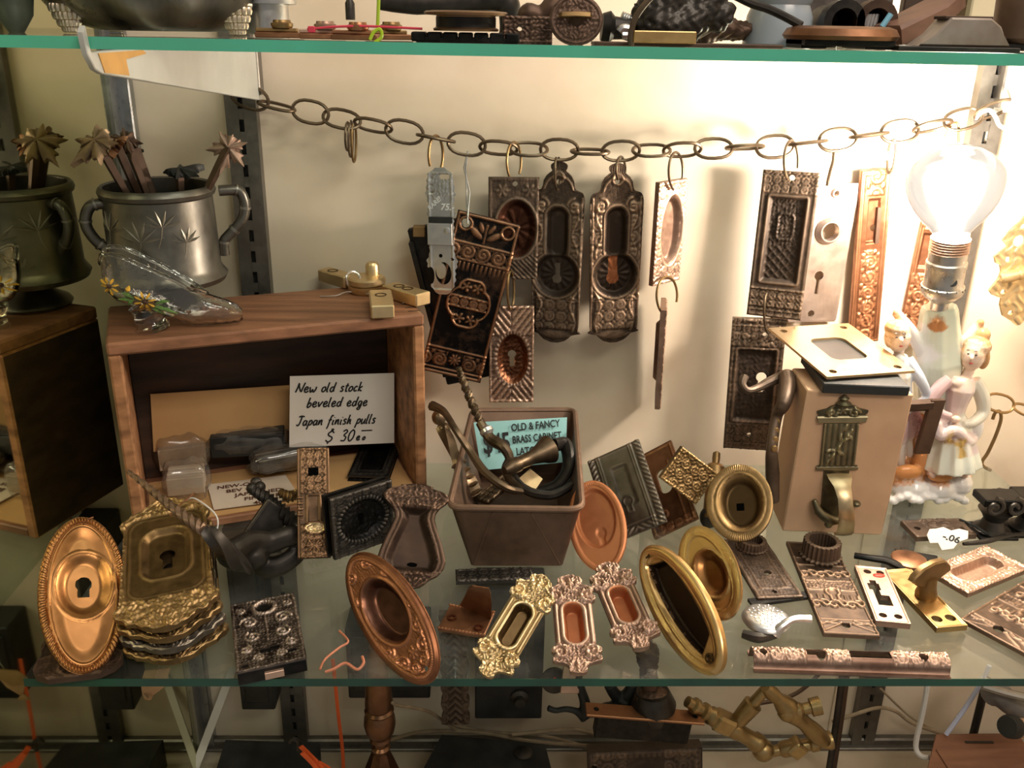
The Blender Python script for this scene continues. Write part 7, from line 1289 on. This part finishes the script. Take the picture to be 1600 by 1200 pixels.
# brass valves
VAL = metal('valve_brass', (.13, .085, .032), (.56, .40, .19), .32, .9)
def turned(t, a, b, Y, prof, nm='barrel', d=0): MB().lathe(aY(*a, Y), aY(*b, Y+d), [(f, r*q) for f, r in prof], 18, w=.4).build(nm, VAL, t)
q = mpx(aY(1180, 1120, .75)); RNG = [(0, 9), (.06, 9), (.08, 13), (.12, 13), (.14, 9), (.18, 9), (.2, 14), (.24, 14), (.26, 10), (.3, 15), (.34, 15), (.36, 12), (.55, 12), (.6, 15), (.66, 15), (.7, 13), (.85, 13), (.88, 16), (.94, 16), (1, 12)]
t = thing('brass_valve', 'aged brass valve with ringed ends and side branch, beside the mortise locks', 'valve', aY(1130, 1130, .75)); turned(t, (1074, 1096), (1192, 1166), .75, RNG); turned(t, (1150, 1130), (1204, 1068), .752, [(0, 12), (.3, 14), (.5, 15), (.52, 9), (1, 8)], 'branch'); MB().box(Matrix.Translation(aY(1130, 1128, .75))@Matrix.Rotation(.5, 4, 'Y'), .012, .010, .010, .003, .5).build('hexagon', VAL, t); MB().ell(aY(1192, 1172, .748), .012, w=.5).build('ball', VAL, t)
t = thing('brass_valve', 'aged brass tap with four-way body and knurled cap, crossing the iron rods', 'valve', aY(1235, 1110, .75)); turned(t, (1196, 1074), (1290, 1160), .748, [(0, 8), (.1, 12), (.2, 10), (.3, 16), (.45, 18), (.55, 14), (.65, 12), (.75, 14), (.9, 14), (1, 10)]); turned(t, (1228, 1114), (1282, 1102), .746, [(0, 12), (.4, 13), (.5, 9), (.7, 9), (.72, 14), (1, 14)], 'knurled_cap'); MB().ell(aY(1230, 1112, .746), .0105, w=.5).build('ball', VAL, t)
t = thing('brass_valve', 'long brass pipe union with square nut, lowest of the brass fittings', 'valve', aY(1250, 1165, .755)); turned(t, (1196, 1176), (1300, 1156), .755, [(0, 8), (.1, 9), (.2, 9), (.25, 13), (.45, 14), (.5, 10), (.65, 10), (.68, 13), (.78, 13), (.8, 10), (.95, 15), (1, 14)]); MB().box(Matrix.Translation(aY(1244, 1168, .753))@Matrix.Rotation(.7, 4, 'Y'), .0085, .0085, .0085, .002, .6).build('square_nut', VAL, t)
hooks('iron_rod', 'brown iron rod slanting behind the brass tap', [aY(1180, 1100, .785), aY(1230, 1090, .79), aY(1265, 1068, .795), aY(1300, 1030, .80)], .0022, IRB)
for k, x in enumerate((1320, 1326)): hooks('iron_rod', ['dark iron rod standing upright, first of the pair by the track', 'brown iron rod standing upright, second of the pair by the track'][k], [aY(x, 1020, .77+k*.012), aY(x-8, 1090, .772+k*.012), aY(x-18, 1160, .77+k*.012), aY(x-28, 1225, .765+k*.012)], .0038, [IRN, IRB][k])
# cables, bank box, pipes at the right
pipe('white_cable', 'white cable hanging down past the shelf edge and curling at the wooden money box', 'cable', smooth([aY(1450, 1030, .745), aY(1448, 1075, .745), aY(1440, 1120, .745), aY(1432, 1155, .745), aY(1432, 1172, .742), aY(1440, 1182, .735), aY(1452, 1184, .73)], 5), .0028, WCB)
pipe('white_cable', 'bluish white cable slanting down to the wooden money box', 'cable', smooth([aY(1546, 1040, .76), aY(1530, 1072, .76), aY(1504, 1112, .755), aY(1478, 1148, .75)], 4), .0024, plain('bluish_white', (.52, .56, .72), None, .4, 0, 30, None, 0))
pipe('tan_cord', 'tan cord arching across the lower slotted track', 'cord', smooth([aY(1300, 1128, .80), aY(1330, 1118, .80), aY(1372, 1106, .80), aY(1400, 1112, .80), aY(1425, 1130, .80), aY(1470, 1146, .80)], 5), .0020, TCB)
pipe('tan_cord', 'thin dark cord slanting behind the white cable', 'cord', smooth([aY(1376, 1076, .815), aY(1400, 1100, .815), aY(1430, 1125, .815), aY(1480, 1150, .815)], 5), .0013, TCB)
BOX = plain('money_box_wood', (.26, .12, .07), (.18, .08, .045), .5, 0, 50, (.3, 2, 2), .1)
t, q4b = on_floor('money_box', 'reddish wooden money box with a slot in its top, in the lower corner', 'box', [(1442, 1230), (1462, 1146), (1592, 1145), (1640, 1230)], -.30, BOX); c = aZ(1530, 1160, -.30)
MB().box(Matrix.Translation(c+V3((0, 0, .0002))), .015, .0014, .0006).build('coin_slot', BLK, t); MB().prism([(aZ(x, y, -.30).x, aZ(x, y, -.30).y) for x, y in ((1462, 1172), (1600, 1170), (1630, 1225), (1495, 1225))], Matrix.Identity(4), -.3005, -.2985, .0006, .2).build('lid_panel', BOX, t)
t = thing('iron_pipe', 'dark grey pipe crossing the lower corner above the money box', 'pipe', aY(1600, 1110, .72)); MB().tube(smooth([aY(1535, 1072, .73), aY(1580, 1085, .72), aY(1640, 1098, .71)], 4), .0045, 10, w=.3).build('pipe', STN, t)
o = MB().tube(smooth([aY(1545, 1090, .74), aY(1560, 1082, .735), aY(1578, 1100, .73), aY(1620, 1125, .72)], 5), [.010, .012, .011, .010], 14); tag(link('grey_hose', fuse(o, .0013, 2), plain('grey_leather', (.22, .20, .18), (.12, .11, .10), .5, 0, 50, None, .2)), 'crumpled grey leather strap hanging over the money box corner', 'strap')
t = thing('wooden_plug', 'black-ended pale wooden plug by the money box', 'plug', aY(1580, 1137, .71)); MB().lathe(aY(1573, 1135, .70), aY(1584, 1136, .705), [(0, .010), (.3, .0115), (1, .0115)], 18).build('cap', BLK, t); MB().lathe(aY(1584, 1136, .705), aY(1625, 1140, .72), [(0, .0095), (1, .0095)], 18).build('grip', TAN, t)
hooks('iron_rod', 'dark square rod leaning on the back of the money box', [aY(1542, 1060, .775), aY(1530, 1110, .775), aY(1520, 1150, .77)], .0042, IRN)
# paper scrap hanging below the shelf edge
t = thing('paper_scrap', 'curled tan paper scrap hanging below the shelf under the pull stack', 'paper', aY(245, 1060, .60))
rows = [((226, 1048), (266, 1044)), ((222, 1060), (262, 1058)), ((220, 1070), (256, 1074)), ((222, 1084), (240, 1086)), ((226, 1094), (236, 1094))]
V = []
for k, (a, b) in enumerate(rows): V += [aY(*a, .60+.004*math.sin(k*1.7)), aY((a[0]+b[0])/2, (a[1]+b[1])/2, .596-.004*math.sin(k*1.7)), aY(*b, .602)]
k = len(rows); V += [v+V3((0, .001, 0)) for v in V]; f = [(3*i+j, 3*i+j+1, 3*i+j+4, 3*i+j+3) for i in range(k-1) for j in (0, 1)]; f += [tuple(x+3*k for x in r)[::-1] for r in f]
MB().add(V, f).build('scrap', plain('tan_scrap', (.60, .38, .20), (.45, .26, .13), .6, 0, 60, None, .1), t); MB().tube([aY(246, 1046, .601), aY(250, 1036, .601), V3((aY(250, 1036, .601).x, .601, -.0062))], .0003, 5).build('thread', WCB, t)
